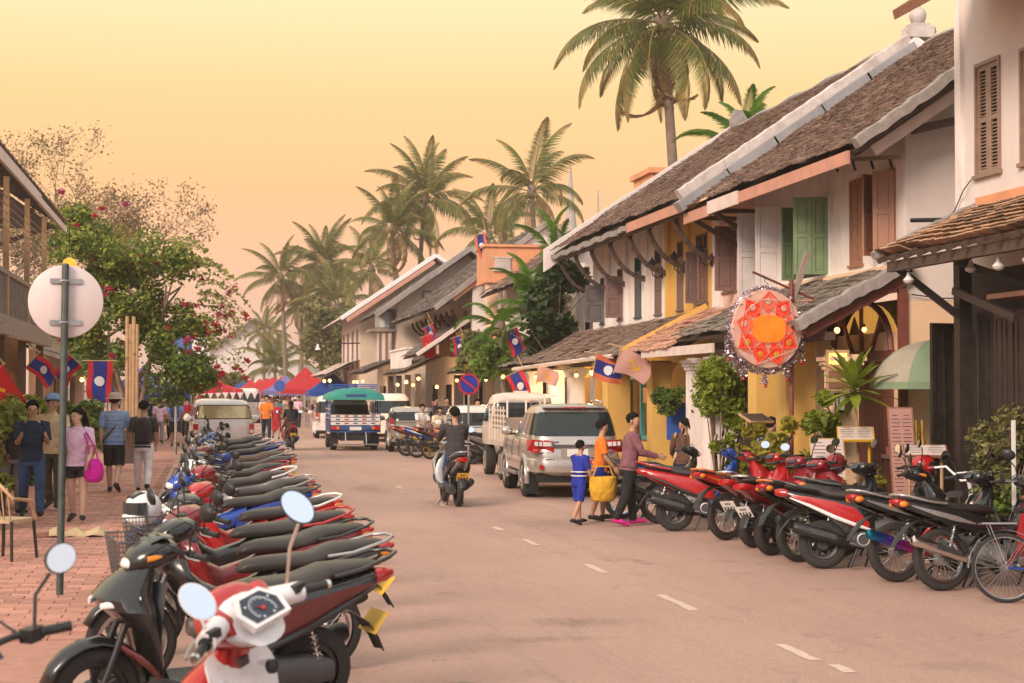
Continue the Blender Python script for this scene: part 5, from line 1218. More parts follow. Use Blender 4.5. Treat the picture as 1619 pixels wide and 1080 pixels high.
b = MB(); b.m = 'black_plastic'; b.bb((-.8, -.75, .30), (3.6, .75, .44)); b.build('underbody', t)
b = MB(); b.box((-.44, 0, 1.715), (.25, 1.2, .03), 'car_silver'); b.box((-.57, 0, 1.705), (.02, .4, .02), 'lamp_red'); b.build('spoiler', t)
for s in (-1, 1):
    b = MB(); b.tube([(-.2, s*.60, 1.77), (-.1, s*.60, 1.82), (1.0, s*.60, 1.82), (1.1, s*.60, 1.74)], .022, 8, 'car_grey'); b.build('roof_rail', t, smooth=60)
    b = MB(); b.ell((1.75, s*1.0, 1.22), (.07, .12, .09), 'car_silver', 12, 8); b.box((1.72, s*.90, 1.16), (.04, .14, .04), 'black_plastic'); b.build('wing_mirror', t, smooth=60)
    for xx in (0, 2.75): road_wheel(t, xx, s*.80, .375, .265, 'alloy', s); arch(t, xx, s*.895, .36, s, 'car_silver')
    b = MB(); b.box((1.4, s*.93, .42), (1.7, .14, .05), 'steel'); b.build('side_step', t)
    b = MB(); b.box((-.38, s*.80, .24), (.02, .26, .34), 'black_plastic'); b.build('mud_flap', t)

# white pickup with hard canopy, left
t = thing('pickup', 'white pickup with a hard canopy and gold tinted rear window parked on the left', 'car', (.42, 49.6, 0), az(-1))
low = [(.42, -.95, 3.9, .78), (.52, -1.02, 3.95, .86), (.70, -1.05, 4.0, .88), (1.0, -1.04, 3.98, .885), (1.12, -1.02, 3.9, .87), (1.15, -1.0, 3.8, .84)]
gh = [(1.13, -1.02, 2.5, .86), (1.22, -1.0, 2.4, .85), (1.45, -.92, 2.0, .80), (1.66, -.84, 1.6, .745), (1.73, -.78, 1.5, .69), (1.765, -.65, 1.35, .58), (1.775, -.2, 1.0, .3)]
vloft(low, 'car_white').build('body', t, smooth=50); vloft(gh, 'car_white').build('canopy', t, smooth=50)
patch(gh, 1.24, 1.60, rear_angs(.90), 'glass_gold', .01).build('rear_window', t, smooth=180)
patch(gh, 1.21, 1.63, rear_angs(.93), 'black_plastic', .004).build('window_seal', t, smooth=180)
for f0, f1 in ((-.9, -.3), (-.24, .2), (.25, .62)):
    for s in (1, -1): patch(gh, 1.22, 1.60, [s*a for a in angs(tx(f0), tx(f1))], 'glass_tint').build('side_window', t, smooth=180)
b = MB(); b.box((-1.09, 0, .50), (.12, 1.66, .14), 'chrome'); b.build('bumper', t)
for s in (-1, 1):
    b = MB(); b.box((-1.04, s*.80, .93), (.05, .15, .30), 'lamp_red'); b.box((-1.067, s*.80, .86), (.006, .11, .09), 'lamp_white'); b.build('tail_light', t)
    b = MB(); b.ell((1.9, s*1.02, 1.20), (.08, .13, .10), 'car_white', 12, 8); b.box((1.88, s*.92, 1.14), (.04, .14, .04), 'black_plastic'); b.build('wing_mirror', t, smooth=60)
    for xx in (0, 3.0): road_wheel(t, xx, s*.76, .35, .24, 'alloy', s); arch(t, xx, s*.86, .34, s, 'car_white')
b = MB(); b.box((-1.055, 0, 1.06), (.02, .26, .05), 'black_plastic'); b.build('tailgate_handle', t)
b = MB(); b.box((-1.06, 0, .95), (.012, .36, .10), 'steel'); b.build('maker_badge', t)
b = MB(); b.box((-1.155, 0, .56), (.012, .34, .13), 'plate_yellow'); b.build('number_plate', t)
b = MB(); b.bb((-.9, -.7, .28), (3.7, .7, .46), 'black_plastic'); b.build('underbody', t)

def van(name, label, cat, loc, rz, col, L_=4.9, H_=2.0, Wd=.85, win=(1.15, 1.72), lamp_z=.95):
    t = thing(name, label, cat, loc, rz)
    lvx = [(.32, -.7, L_-.75, Wd*.92), (.42, -.78, L_-.7, Wd), (.9, -.80, L_-.7, Wd*1.01), (1.05, -.80, L_-1.0, Wd), (H_*.62, -.78, L_-1.3, Wd*.98), (H_*.9, -.70, L_-2.0, Wd*.90), (H_*.97, -.62, L_-2.2, Wd*.82), (H_, -.4, L_-2.5, Wd*.6)]
    vloft(lvx, col).build('body', t, smooth=50)
    patch(lvx, win[0], win[1], rear_angs(.88), 'glass_tint', .008).build('rear_window', t, smooth=180)
    for f0, f1 in ((-.92, -.4), (-.35, .1), (.15, .5)):
        for s in (1, -1): patch(lvx, win[0], win[1]-.05, [s*a for a in angs(tx(f0), tx(f1))], 'glass_tint', .006).build('side_window', t, smooth=180)
    for s in (-1, 1):
        b = MB(); b.box((-.80, s*Wd*.90, lamp_z), (.06, .13, .36), 'lamp_red'); b.box((-.832, s*Wd*.90, lamp_z-.06), (.006, .10, .1), 'lamp_white'); b.build('tail_light', t)
        for xx in (0, L_-1.9): road_wheel(t, xx, s*(Wd-.1), .31, .2, 'alloy', s); arch(t, xx, s*(Wd-.01), .30, s, col)
        b = MB(); b.ell((L_-2.1, s*(Wd+.15), 1.1), (.06, .11, .09), col, 10, 7); b.box((L_-2.1, s*(Wd+.06), 1.04), (.03, .12, .03), 'black_plastic'); b.build('wing_mirror', t, smooth=60)
    b = MB(); b.box((-.83, 0, .45), (.10, Wd*1.9, .18), col); b.build('bumper', t)
    b = MB(); b.box((-.835, 0, .72), (.012, .40, .13), 'plate_yellow'); b.build('number_plate', t)
    b = MB(); b.bb((-.6, -Wd*.8, .2), (L_-1, Wd*.8, .36), 'black_plastic'); b.build('underbody', t); return t
van('minivan', 'white passenger van far down the street beyond the white pickup', 'van', (2.45, 108, 0), az(0), 'car_white', 4.9, 2.25, .86, (1.35, 1.95))
van('small_car', 'dusty grey hatchback parked between the green-roofed truck and the motorbikes', 'car', (6.75, 55.2, 0), az(4), 'car_grey', 3.9, 1.5, .80, (.98, 1.34), .95)
van('hatchback', 'white hatchback parked ahead of the cream truck', 'car', (7.6, 46.5, 0), az(2), 'car_white', 3.9, 1.62, .82, (1.0, 1.42), .9)
van('minivan', 'white van behind the green-roofed truck, roof just above the grey hatchback', 'van', (7.3, 66.5, 0), az(3), 'car_white', 4.4, 1.95, .84, (1.15, 1.65))
van('saloon_car', 'white car further up the left lane, roof line showing over the white pickup', 'car', (.25, 62, 0), az(-2), 'car_white', 4.2, 1.75, .84, (1.1, 1.5))
van('minivan', 'blue and white van in the queue left of the green-roofed truck', 'van', (5.35, 72, 0), az(2), 'car_white', 4.2, 1.85, .80, (1.1, 1.6))

# cream truck with stake sides
t = thing('cargo_truck', 'cream light truck with barred rear window and slatted sides parked ahead of the silver car', 'truck', (7.35, 37.0, 0), az(2))
b = MB(); b.m = 'car_cream'; lvx = [(.75, 1.7, 3.4, .80), (1.05, 1.62, 3.45, .82), (1.3, 1.6, 3.3, .81), (1.6, 1.62, 2.95, .77), (1.86, 1.68, 2.7, .70), (1.95, 1.76, 2.6, .6), (1.99, 1.95, 2.45, .4)]
vloft(lvx, 'car_cream').build('cab', t, smooth=50)
patch(lvx, 1.30, 1.75, rear_angs(.9), 'glass_tint', .01).build('rear_window', t, smooth=180)
for s in (1, -1): patch(lvx, 1.30, 1.72, [s*a for a in angs(tx(-.75), tx(.7))], 'glass_tint', .008).build('side_window', t, smooth=180)
b = MB(); b.m = 'car_cream'; b.bb((-.95, -.84, .78), (1.55, .84, .86)); b.bb((-.97, -.84, .86), (-.93, .84, 1.16)); b.bb((-.93, .80, .86), (1.55, .84, 1.16)); b.bb((-.93, -.84, .86), (1.55, -.80, 1.16)); b.build('load_bed', t)
for s in (-1, 1):
    for k in range(4): b = MB(); b.m = 'car_cream'; b.bb((-.9, s*.82-.015, 1.2+k*.12), (1.5, s*.82+.015, 1.25+k*.12)); b.build('side_rail', t)
    for k in range(6): b = MB(); b.m = 'car_cream'; b.bb((-.88+k*.47, s*.845-.012, .88), (-.83+k*.47, s*.845+.012, 1.68)); b.build('side_stake', t)
b = MB(); b.bb((.9, -.78, 1.16), (1.5, .78, 1.40), 'wood_grey'); b.bb((-.96, -.80, 1.17), (-.94, .80, 1.35), 'wood_grey'); b.build('wooden_board', t)
b = MB(); b.m = 'white_paint'
for yy in (-.5, -.05, .4): b.bb((1.45, yy, 1.25), (1.49, yy+.04, 1.90))
b.bb((1.44, -.78, 1.86), (1.5, .78, 1.93)); b.bb((1.44, -.78, 1.16), (1.50, .78, 1.25)); b.build('window_guard', t)
b = MB(); b.box((2.1, 0, 2.0), (.5, .3, .06), 'car_cream'); b.build('roof_vent', t)
for s in (-1, 1):
    b = MB(); b.box((-1.0, s*.58, .62), (.05, .40, .2), 'car_cream'); o = b.build('lamp_board', t)
    k = MB(); k.lathe([(.07, 0), (.065, .02), (.03, .03)], 16, 'lamp_red', (-1.025, s*.66, .62), (-1, 0, 0)); k.build('tail_light', o, smooth=50); k = MB(); k.lathe([(.07, 0), (.065, .02), (.03, .03)], 16, 'lamp_white', (-1.025, s*.49, .62), (-1, 0, 0)); k.build('reverse_lamp', o, smooth=50)
    for xx in (-.05, 2.55): road_wheel(t, xx, s*.70, .36, .24, 'car_cream', s, True)
    b = MB(); b.box((-.46, s*.70, .40), (.02, .28, .46), 'tan_cloth'); b.build('mud_flap', t)
    b = MB(); b.box((3.2, s*.98, 1.35), (.05, .16, .24), 'black_plastic'); b.tube([(3.2, s*.80, 1.3), (3.2, s*.98, 1.4)], .012, 5, 'black_plastic'); b.build('wing_mirror', t)
b = MB(); b.bb((-.9, -.35, .45), (3.2, .35, .76), 'black_plastic'); b.build('chassis', t)
b = MB(); b.box((-1.0, 0, .5), (.012, .36, .14), 'plate_yellow'); b.build('number_plate', t)

# songthaew
t = thing('passenger_truck', 'open-backed passenger truck with teal domed roof and blue roof rack in the road', 'truck', (4.95, 57.2, 0), az(1))
b = MB(); b.m = 'car_white'; lvx = [(.5, 2.1, 4.0, .78), (.9, 1.95, 4.1, .80), (1.15, 1.9, 3.9, .79), (1.6, 1.95, 3.3, .70), (1.72, 2.05, 3.15, .6)]
vloft(lvx, 'car_white').build('cab', t, smooth=50)
patch(lvx, 1.16, 1.55, rear_angs(.9), 'glass_tint', .01).build('rear_window', t, smooth=180)
b = MB(); b.m = 'truck_blue'; b.bb((-1.0, -.86, .62), (1.9, .86, .70)); b.bb((-1.0, .82, .70), (1.9, .86, .98)); b.bb((-1.0, -.86, .70), (1.9, -.82, .98)); b.build('load_bed', t)
b = MB(); rows = []
for x, dz in ((-1.35, -.10), (-1.30, -.02), (-1.1, .04), (.5, .05), (2.0, .03), (2.2, -.04)):
    rows.append([V((x, -.97, 1.74+dz*.3)), V((x, -.94, 1.88+dz*.6)), V((x, -.6, 2.04+dz)), V((x, 0, 2.12+dz)), V((x, .6, 2.04+dz)), V((x, .94, 1.88+dz*.6)), V((x, .97, 1.74+dz*.3)), V((x, .6, 1.74)), V((x, -.6, 1.74))])
b.loft(rows, 'roof_teal'); b.build('roof', t, smooth=60)
b = MB(); b.box((-1.33, 0, 1.88), (.05, .7, .10), 'truck_blue'); b.build('destination_board', t)
for k in range(3): b = MB(); b.m = 'tarp_blue'; b.tube([(-.9, -.75, 2.14+k*.06), (1.9, -.75, 2.14+k*.06), (1.9, .75, 2.14+k*.06), (-.9, .75, 2.14+k*.06)], .014, 5, closed=True); b.build('roof_rack_rail', t)
b = MB(); b.m = 'tarp_blue'
for x in (-.85, .1, 1.0, 1.85):
    for s in (-1, 1): b.cyl((x, s*.75, 1.95), (x, s*.75, 2.26), .012, 5)
b.build('roof_rack_post', t, kind='stuff')
for s in (-1, 1):
    for x in (-1.0, .0, 1.0, 1.9): b = MB(); b.m = 'truck_blue'; b.bb((x, s*.84-.02, .7), (x+.04, s*.84+.02, 1.78)); b.build('canopy_post', t)
    b = MB(); b.m = 'car_white'; 
    for k in range(3): b.bb((-.98, s*.86-.012, 1.08+k*.16), (1.9, s*.86+.012, 1.12+k*.16))
    b.build('side_rails', t, kind='stuff')
    b = MB(); b.bb((-.95, s*.60-.2, 1.0), (1.8, s*.60+.2, 1.08), 'seat_vinyl'); b.build('bench', t)
    road_wheel(t, -.1, s*.70, .33, .22, 'steel', s, True); road_wheel(t, 2.9, s*.70, .33, .22, 'steel', s, True)
    b = MB(); b.box((-1.06, s*.70, .78), (.04, .26, .12), 'lamp_red'); b.box((-1.082, s*.60, .78), (.006, .08, .09), 'lens_orange'); b.build('tail_light', t)
    b = MB(); b.tube([(-1.05, s*.35, .62), (-1.25, s*.35, .34), (-1.3, s*.35, .2)], .02, 6, 'chrome'); b.build('step_bracket', t)
    b = MB(); b.box((-.45, s*.70, .36), (.02, .3, .40), 'black_plastic'); b.build('mud_flap', t)
for z0, z1, m_ in ((.72, .86, 'truck_blue'), (.88, .99, 'car_white'), (1.02, 1.12, 'car_white'), (1.15, 1.22, 'car_white')):
    b = MB(); b.bb((-1.04, -.84, z0), (-1.0, .84, z1), m_)
    if m_ == 'car_white':
        for k in range(5): b.box((-1.043, -.6+k*.3, (z0+z1)/2), (.008, .14, .04), 'lamp_red' if k % 2 else 'truck_blue')
    b.build('tail_board', t)
b = MB(); b.box((-1.24, 0, .22), (.24, 1.5, .04), 'steel'); b.build('rear_step', t)
b = MB(); b.box((-1.06, 0, .76), (.012, .4, .12), 'plate_white'); b.build('number_plate', t)
b = MB(); b.bb((-.9, -.5, .34), (3.2, .5, .61), 'black_plastic'); b.build('chassis', t)
b = MB(); b.bb((1.86, -.8, .98), (1.9, .8, 1.2), 'car_cream'); b.build('bulkhead', t)
# ------------------------------------------------------------------ houses farther up the right side
def room_backing(root, x, y0, y1, z0, z1): b = MB(); b.m = 'interior'; b.bb((x, y0, z0), (x+.05, y1, z1)); part(b, 'dark_backing', root)  # thin dark sheet, shade of the rooms put into its colour
# house D: orange terrace house half hidden by palms
D = thing('terrace_house', 'orange plastered house with a boxed roof terrace panel behind areca palms', 'house', (10, 52, 0))
w = MB(); w.m = 'white_wall'; wall_x(w, 10.1, 44.6, 58, .11, 5.6, .2, [(46, 46.6, 3.9, 5.2), (48.5, 49.2, 3.9, 5.2), (51, 52, 3.6, 5.2), (45.5, 47, .11, 2.3), (49, 51, .11, 2.3), (53, 55.5, .11, 2.3)]); part(w, 'street_wall', D); room_backing(D, 10.4, 44.7, 57.9, .1, 5.5)
b = MB(); b.m = 'orange_wall'
b.bb((9.45, 56.2, 5.9), (11.9, 58.2, 7.05)); b.bb((9.38, 56.12, 7.05), (11.98, 58.3, 7.14)); b.bb((9.42, 56.15, 5.80), (11.95, 58.25, 5.90)); o = part(b, 'terrace_parapet', D)
b = MB(); b.m = 'mortar_white'; b.bb((9.75, 56.14, 6.25), (10.3, 56.199, 6.65)); b.bb((9.70, 56.12, 6.65), (10.35, 56.199, 6.70)); b.bb((9.70, 56.12, 6.20), (10.35, 56.199, 6.25))
for k in range(6): b.bb((9.80+k*.08, 56.125, 6.29), (9.84+k*.08, 56.14, 6.61))
sub(b, 'relief_panel', o)
b = MB(); b.m = 'peach_wall'; b.bb((9.5, 56.3, 2.9), (9.9, 56.7, 5.8)); part(b, 'column', D); b = MB(); b.m = 'peach_wall'; b.bb((11.2, 56.3, 2.9), (11.6, 56.7, 5.8)); part(b, 'column', D)
b = MB(); b.m = 'orange_wall'; b.bb((9.3, 56.0, 3.25), (11.9, 56.2, 4.0)); b.bb((9.22, 55.95, 4.0), (11.95, 56.25, 4.08)); b.bb((9.5, 55.97, 3.45), (10.4, 55.999, 3.85), 'mortar_white'); part(b, 'balcony_parapet', D)
b = MB(); b.m = 'orange_wall'; b.bb((12.2, 44.5, 6.6), (13.6, 46.5, 8.15)); b.bb((12.1, 44.4, 8.15), (13.7, 46.6, 8.3)); part(b, 'stair_tower', D)
roof_slope(D, 46.5, 56, 9.2, 5.3, 12.6, 7.6, 'tile_brown', .26, .24, sag=.04, seed=31); back_slope(D, 46.5, 56, 16, 5.3, 12.6, 7.6, 'tile_brown')
w = MB(); w.m = 'gable_white'; gable(w, 46.4, .15, 9.9, 15.3, 3.2, 5.7, 12.6, 7.5, None); w.bb((11.9, 46.32, 6.3), (12.7, 46.39, 6.75), 'wood_grey'); part(w, 'gable_wall', D)
c_ = MB(); coping(c_, (9.0, 46.3, 5.2), (12.6, 46.3, 7.66), .2, .14, 'mortar_white', 20, .01); coping(c_, (12.6, 46.3, 7.66), (14.6, 46.3, 6.4), .2, .14, 'mortar_white', 12, .01); part(c_, 'gable_coping', D)
b = MB(); b.m = 'wood_dark'; b.lathe([(.32, 0), (.34, .1), (.26, .3), (.1, .42), (.12, .5), (.05, .62), (.02, .75)], 10, c=(12.5, 46.4, 7.7)); part(b, 'ridge_ornament', D, smooth=40)
roof_slope(D, 44.8, 58, 8.3, 2.7, 10.1, 3.5, 'tile_grey', .26, .24, sag=.04, name='porch_roof', seed=32)
for yy in (45.2, 48.2, 51.2, 54.4, 57.6): pillar(D, 8.7, yy, .3, 2.6, 'wood_dark', cap=False, base=False)
for k, (x, y, z) in enumerate(((8.4, 47, 2.45), (8.4, 50, 2.4), (8.5, 52.5, 2.4), (8.4, 56, 2.4), (9.4, 48, 2.3))): bulb(D, (x, y, z), .06, 40 if k in (1, 4) else 0)

# house E: dark tiled gables with pink wall
E_ = thing('thatch_roof_house', 'pink walled house under steep dark roofs with tiny brackets, beyond the terrace house', 'house', (9.5, 66, 0))
w = MB(); w.m = 'cream_wall'; wall_x(w, 9.4, 58.6, 72, .11, 5.5, .2, [(60, 60.9, 3.5, 5.0), (63, 64.2, 3.4, 5.0), (66, 66.8, 3.5, 5), (68.5, 69.6, 3.4, 5), (60, 62, .11, 2.3), (64, 67, .11, 2.3), (68, 71, .11, 2.3)]); part(w, 'street_wall', E_); room_backing(E_, 9.7, 58.7, 71.9, .1, 5.4)
for h_ in ((60, 60.9, 3.5, 5.0), (66, 66.8, 3.5, 5)): window(E_, 9.4, *h_, 'closed', 'wood_brown')
for h_ in ((63, 64.2, 3.4, 5.0), (68.5, 69.6, 3.4, 5)): window(E_, 9.4, *h_, 'ajar', 'wood_brown')
roof_slope(E_, 58.4, 73.5, 8.1, 5.05, 12.2, 8.2, 'thatch', .3, .26, sag=.06, seed=33); back_slope(E_, 58.4, 73.5, 16.2, 5.05, 12.2, 8.2, 'thatch')
w = MB(); w.m = 'gable_white'; gable(w, 58.5, .15, 9.35, 15.2, 2.9, 5.9, 12.2, 8.1, None); part(w, 'gable_wall', E_)
c_ = MB(); coping(c_, (7.95, 58.4, 5.0), (12.25, 58.4, 8.3), .22, .18, 'mortar', 24, .015); c_.beam((8.6, 58.42, 5.35), (9.9, 58.42, 6.35), .06, .22, 'fascia_pink'); part(c_, 'barge_board', E_)
for k in range(9): bracket(E_, 59.4+k*1.5, 9.4, 5.0, .7, .6)
roof_slope(E_, 59.2, 64.5, 7.5, 3.35, 9.3, 4.6, 'thatch', .3, .26, sag=.04, name='porch_roof', seed=34)
c_ = MB(); coping(c_, (7.4, 59.1, 3.35), (9.3, 59.1, 4.65), .16, .14, 'fascia_white', 12, .01); part(c_, 'barge_board', E_)
roof_slope(E_, 64.6, 73, 7.6, 2.8, 9.4, 3.6, 'thatch', .3, .26, sag=.04, name='porch_roof', seed=35)
w = MB(); w.m = 'white_wall'; w.bb((7.9, 66.4, 3.0), (8.1, 72.5, 3.75)); w.bb((7.85, 66.35, 3.75), (8.15, 72.55, 3.83)); part(w, 'balcony_parapet', E_)
for yy in (59.6, 62.8, 66, 69.2, 72.4): pillar(E_, 7.9, yy, .22, 2.7, 'wood_dark', cap=False, base=False)
for k, (x, y, z) in enumerate(((7.7, 61, 2.5), (7.6, 64, 2.4), (7.6, 67, 2.3), (8.6, 70, 2.3), (8.6, 62.5, 2.2))): bulb(E_, (x, y, z), .07, 60 if k in (1, 4) else 0)

# house E2 and F: white gabled houses at the bend
E2 = thing('gabled_house', 'cream gabled house with an attic window, next to the tin-edged house', 'house', (9.3, 80, 0))
w = MB(); w.m = 'far_white'; wall_x(w, 8.4, 74.2, 83.5, .11, 5.8, .2, [(75.2, 76.2, 3.4, 5.0), (78, 79.2, 3.4, 5.0), (81, 82.2, 3.4, 5), (75, 77, .11, 2.3), (79, 82, .11, 2.3)]); part(w, 'street_wall', E2); room_backing(E2, 8.7, 74.3, 83.4, .1, 5.6)
for h_ in ((75.2, 76.2, 3.4, 5.0), (78, 79.2, 3.4, 5.0), (81, 82.2, 3.4, 5)): window(E2, 8.4, *h_, 'closed', 'wood_brown')
w = MB(); w.m = 'cream_wall'; gable(w, 74, .2, 8.38, 15.2, .1, 6.0, 11.6, 8.25, None); part(w, 'gable_wall', E2)
f = MB(); f.m = 'wood_grey'; f.bb((9.5, 73.93, 5.7), (10.6, 73.99, 6.6)); fo = part(f, 'window', E2)
for k in range(3): b = MB(); b.m = 'far_white'; b.bb((9.6+k*.34, 73.9, 5.8), (9.84+k*.34, 73.95, 6.5)); sub(b, 'pane', fo)
roof_slope(E2, 73.3, 84, 7.5, 5.55, 11.6, 8.4, 'thatch', .32, .3, sag=.02, seed=36); back_slope(E2, 73.3, 84, 15.8, 5.55, 11.6, 8.4, 'thatch')
c_ = MB(); coping(c_, (7.3, 73.2, 5.45), (11.6, 73.2, 8.5), .2, .24, 'mortar', 20, .01); coping(c_, (11.6, 73.2, 8.5), (16, 73.2, 5.45), .2, .24, 'zinc', 20, .01); part(c_, 'barge_board', E2)
roof_slope(E2, 74, 83, 6.9, 2.9, 8.4, 3.5, 'thatch', .3, .26, name='porch_roof', seed=37)
b = MB(); b.m = 'wood_grey'; b.bb((7.2, 74.2, 4.75), (8.6, 76.6, 4.87)); b.lathe([(.45, 0), (.5, .1), (.5, .8), (.35, .95)], 14, 'zinc', (8.0, 75.4, 4.87)); part(b, 'balcony_slab_with_tank', E2)
for k, (x, y, z) in enumerate(((7.0, 76, 2.5), (7.0, 79, 2.5), (7.1, 82, 2.5))): bulb(E2, (x, y, z), .07, 60 if k == 1 else 0)
F_ = thing('tin_edged_house', 'white two-storey house with long pale tin-edged gable, farthest of the right row', 'house', (8.0, 90, 0))
w = MB(); w.m = 'far_white'; wall_x(w, 7.7, 85, 97, .11, 6.2, .2, [(86.2, 87.2, 3.3, 5.3), (89, 90, 3.3, 5.3), (92, 93, 3.3, 5.3), (95, 96, 3.3, 5.3), (87, 90, .11, 2.4), (92, 95, .11, 2.4)]); part(w, 'street_wall', F_); room_backing(F_, 8.0, 85.1, 96.9, .1, 6)
for h_ in ((86.2, 87.2, 3.3, 5.3), (89, 90, 3.3, 5.3), (92, 93, 3.3, 5.3), (95, 96, 3.3, 5.3)): window(F_, 7.7, *h_, 'closed', 'wood_brown')
w = MB(); w.m = 'cream_wall'; gable(w, 84.8, .2, 7.68, 15.4, .1, 6.3, 11.5, 8.75, None); part(w, 'gable_wall', F_)
roof_slope(F_, 84, 98, 6.7, 5.75, 11.5, 8.95, 'fascia_white', .4, .4, sag=.0, seed=38); back_slope(F_, 84, 98, 16.3, 5.75, 11.5, 8.95, 'zinc')
c_ = MB(); coping(c_, (6.6, 83.9, 5.75), (11.5, 83.9, 9.05), .22, .2, 'white_paint', 20, .005); coping(c_, (11.5, 83.9, 9.05), (16.3, 83.9, 5.85), .22, .2, 'white_paint', 20, .005); coping(c_, (6.9, 83.8, 5.65), (11.4, 83.8, 8.7), .1, .2, 'fascia_pink', 20, .005); part(c_, 'barge_board', F_)
roof_slope(F_, 85, 97, 6.0, 2.9, 7.7, 3.7, 'fascia_white', .4, .4, name='porch_roof', seed=39)
b = MB(); b.m = 'iron'; b.cyl((5.4, 84, 4.45), (7.6, 84, 4.5), .03, 6); b.lathe([(.05, .3), (.08, .12), (.16, 0)], 8, 'white_paint', (5.45, 84, 4.15)); part(b, 'street_lamp_arm', F_)
for k, (x, y, z) in enumerate(((6.2, 86, 2.6), (6.2, 90, 2.6))): bulb(F_, (x, y, z), .09, 60 if k == 0 else 0)
# distant houses across the end of the street
def far_house(label, x, y, w_, d_, h, rh, wall, roof, ridge_x=True):
    t = thing('far_house', label, 'house', (x, y, 0)); b = MB(); b.m = wall; b.bb((-w_/2, 0, -.2), (w_/2, d_, h)); b.prism([(-w_/2, h), (w_/2, h), (0, h+rh)], (0, .1, 0), (1, 0, 0), (0, 0, 1), .2); b.build('wall', t)
    for s in (-1, 1): r = MB(); r.m = roof; r.beam((s*(w_/2+.7), d_/2, h-.45*rh/(w_/2)*1.0), (0, d_/2, h+rh+.1), d_+1.6, .14); r.build('roof', t)
    for k in range(3):
        f = MB(); f.m = 'wood_brown'; xx = -w_/2+w_*(k+.5)/3; f.bb((xx-.5, -.06, 1.0), (xx+.5, 0.02, 2.6)); fo = f.build('window', t); p = MB(); p.m = 'glass_dark'; p.bb((xx-.4, -.08, 1.1), (xx+.4, -.06, 2.5)); p.build('pane', fo)
    return t
far_house('pale house with dark hipped roof behind the far palm trunks', 4.6, 172, 9, 9, 6.5, 3, 'far_white', 'tile_grey')
far_house('low cream house with arched grey roof end at the end of the street', -.6, 185, 8, 8, 4.2, 1.8, 'far_white', 'tile_grey')
far_house('low house with tiled red roof behind the blue hoarding', -1.6, 210, 7, 8, 6.3, 2.2, 'far_white', 'tile_red')
t = thing('hoarding', 'white billboard with a blue panel standing over far rooftops', 'sign', (-2.6, 200, 0))
b = MB(); b.m = 'white_paint'; b.bb((-2.4, 0, 6.5), (2.6, .2, 10.6)); b.build('board', t); b = MB(); b.m = 'tarp_blue'; b.bb((-1.7, -.04, 6.9), (.6, -.005, 8.7)); b.build('blue_panel', t)
for s in (-1.6, 1.6): b = MB(); b.m = 'steel'; b.cyl((s, .12, -.1), (s, .12, 6.6), .1, 8); b.build('post', t)
# temple spires
t = thing('temple_stupa', 'slender temple spires rising behind the roofs', 'stupa', (43, 194, 0))
for nm, dx, h, s in (('main_spire', 0, 29.5, 1.0), ('small_spire', 3.4, 26.5, .5), ('small_spire', -2.6, 24.5, .45)):
    b = MB(); b.m = 'concrete'; b.lathe([(3.5*s, 0), (3.3*s, 10), (2.6*s, 12), (2.8*s, 13), (1.9*s, 15), (1.6*s, 18), (1.0*s, 20), (.7*s, 22.5), (.35*s, 26*(h/29.5)), (.08, h)], 14, c=(dx, 0, 0)); b.build(nm, t, smooth=30)

# ------------------------------------------------------------------ left: timber house with a balcony
Wd = thing('timber_house', 'old timber house with balcony and overhanging eaves at the left edge', 'house', (-4.6, 28, 0))
for k in range(30): b = MB(); b.m = 'wood_grey'; b.bb((-4.75, 22+k*.44, 3.55), (-4.70+.02*(k % 3), 22.425+k*.44, 5.75)); part(b, 'board', Wd)
for k, (y0, y1) in enumerate(((24.2, 25.2), (26.6, 27.8), (29.4, 30.6), (32.4, 33.6))):
    f = MB(); f.m = 'wood_brown' if k % 2 else 'white_paint'; f.bb((-4.68, y0-.1, 3.6), (-4.62, y0, 5.5)); f.bb((-4.68, y1, 3.6), (-4.62, y1+.1, 5.5)); f.bb((-4.68, y0, 5.4), (-4.62, y1, 5.5)); fo = part(f, 'door_frame', Wd)
    p = MB(); p.m = 'shutter_green' if k % 2 else 'interior'; p.bb((-4.67, y0, 3.6), (-4.65, y1, 5.4)); sub(p, 'door', fo)
b = MB(); b.m = 'wood_grey'; b.bb((-4.9, 21.5, 3.18), (-3.35, 36.2, 3.30))
b.bb((-3.42, 21.5, 2.96), (-3.30, 36.2, 3.17)); part(b, 'balcony_floor', Wd)
for k in range(20): b = MB(); b.m = 'wood_grey'; b.bb((-4.9, 21.6+k*.75, 3.02), (-3.43, 21.72+k*.75, 3.179)); part(b, 'joist', Wd)
for k in range(5):
    b = MB(); b.m = 'wood_tan'; b.bb((-3.48, 22.6+k*3.3, 3.30), (-3.38, 22.7+k*3.3, 5.7)); part(b, 'balcony_post', Wd)
b = MB(); b.m = 'wood_grey'; b.bb((-3.45, 21.5, 4.0), (-3.38, 36.2, 4.08))
for k in range(70): b.bb((-3.43, 21.6+k*.208, 3.30), (-3.40, 21.64+k*.208, 4.0))
part(b, 'balustrade', Wd, kind='stuff')
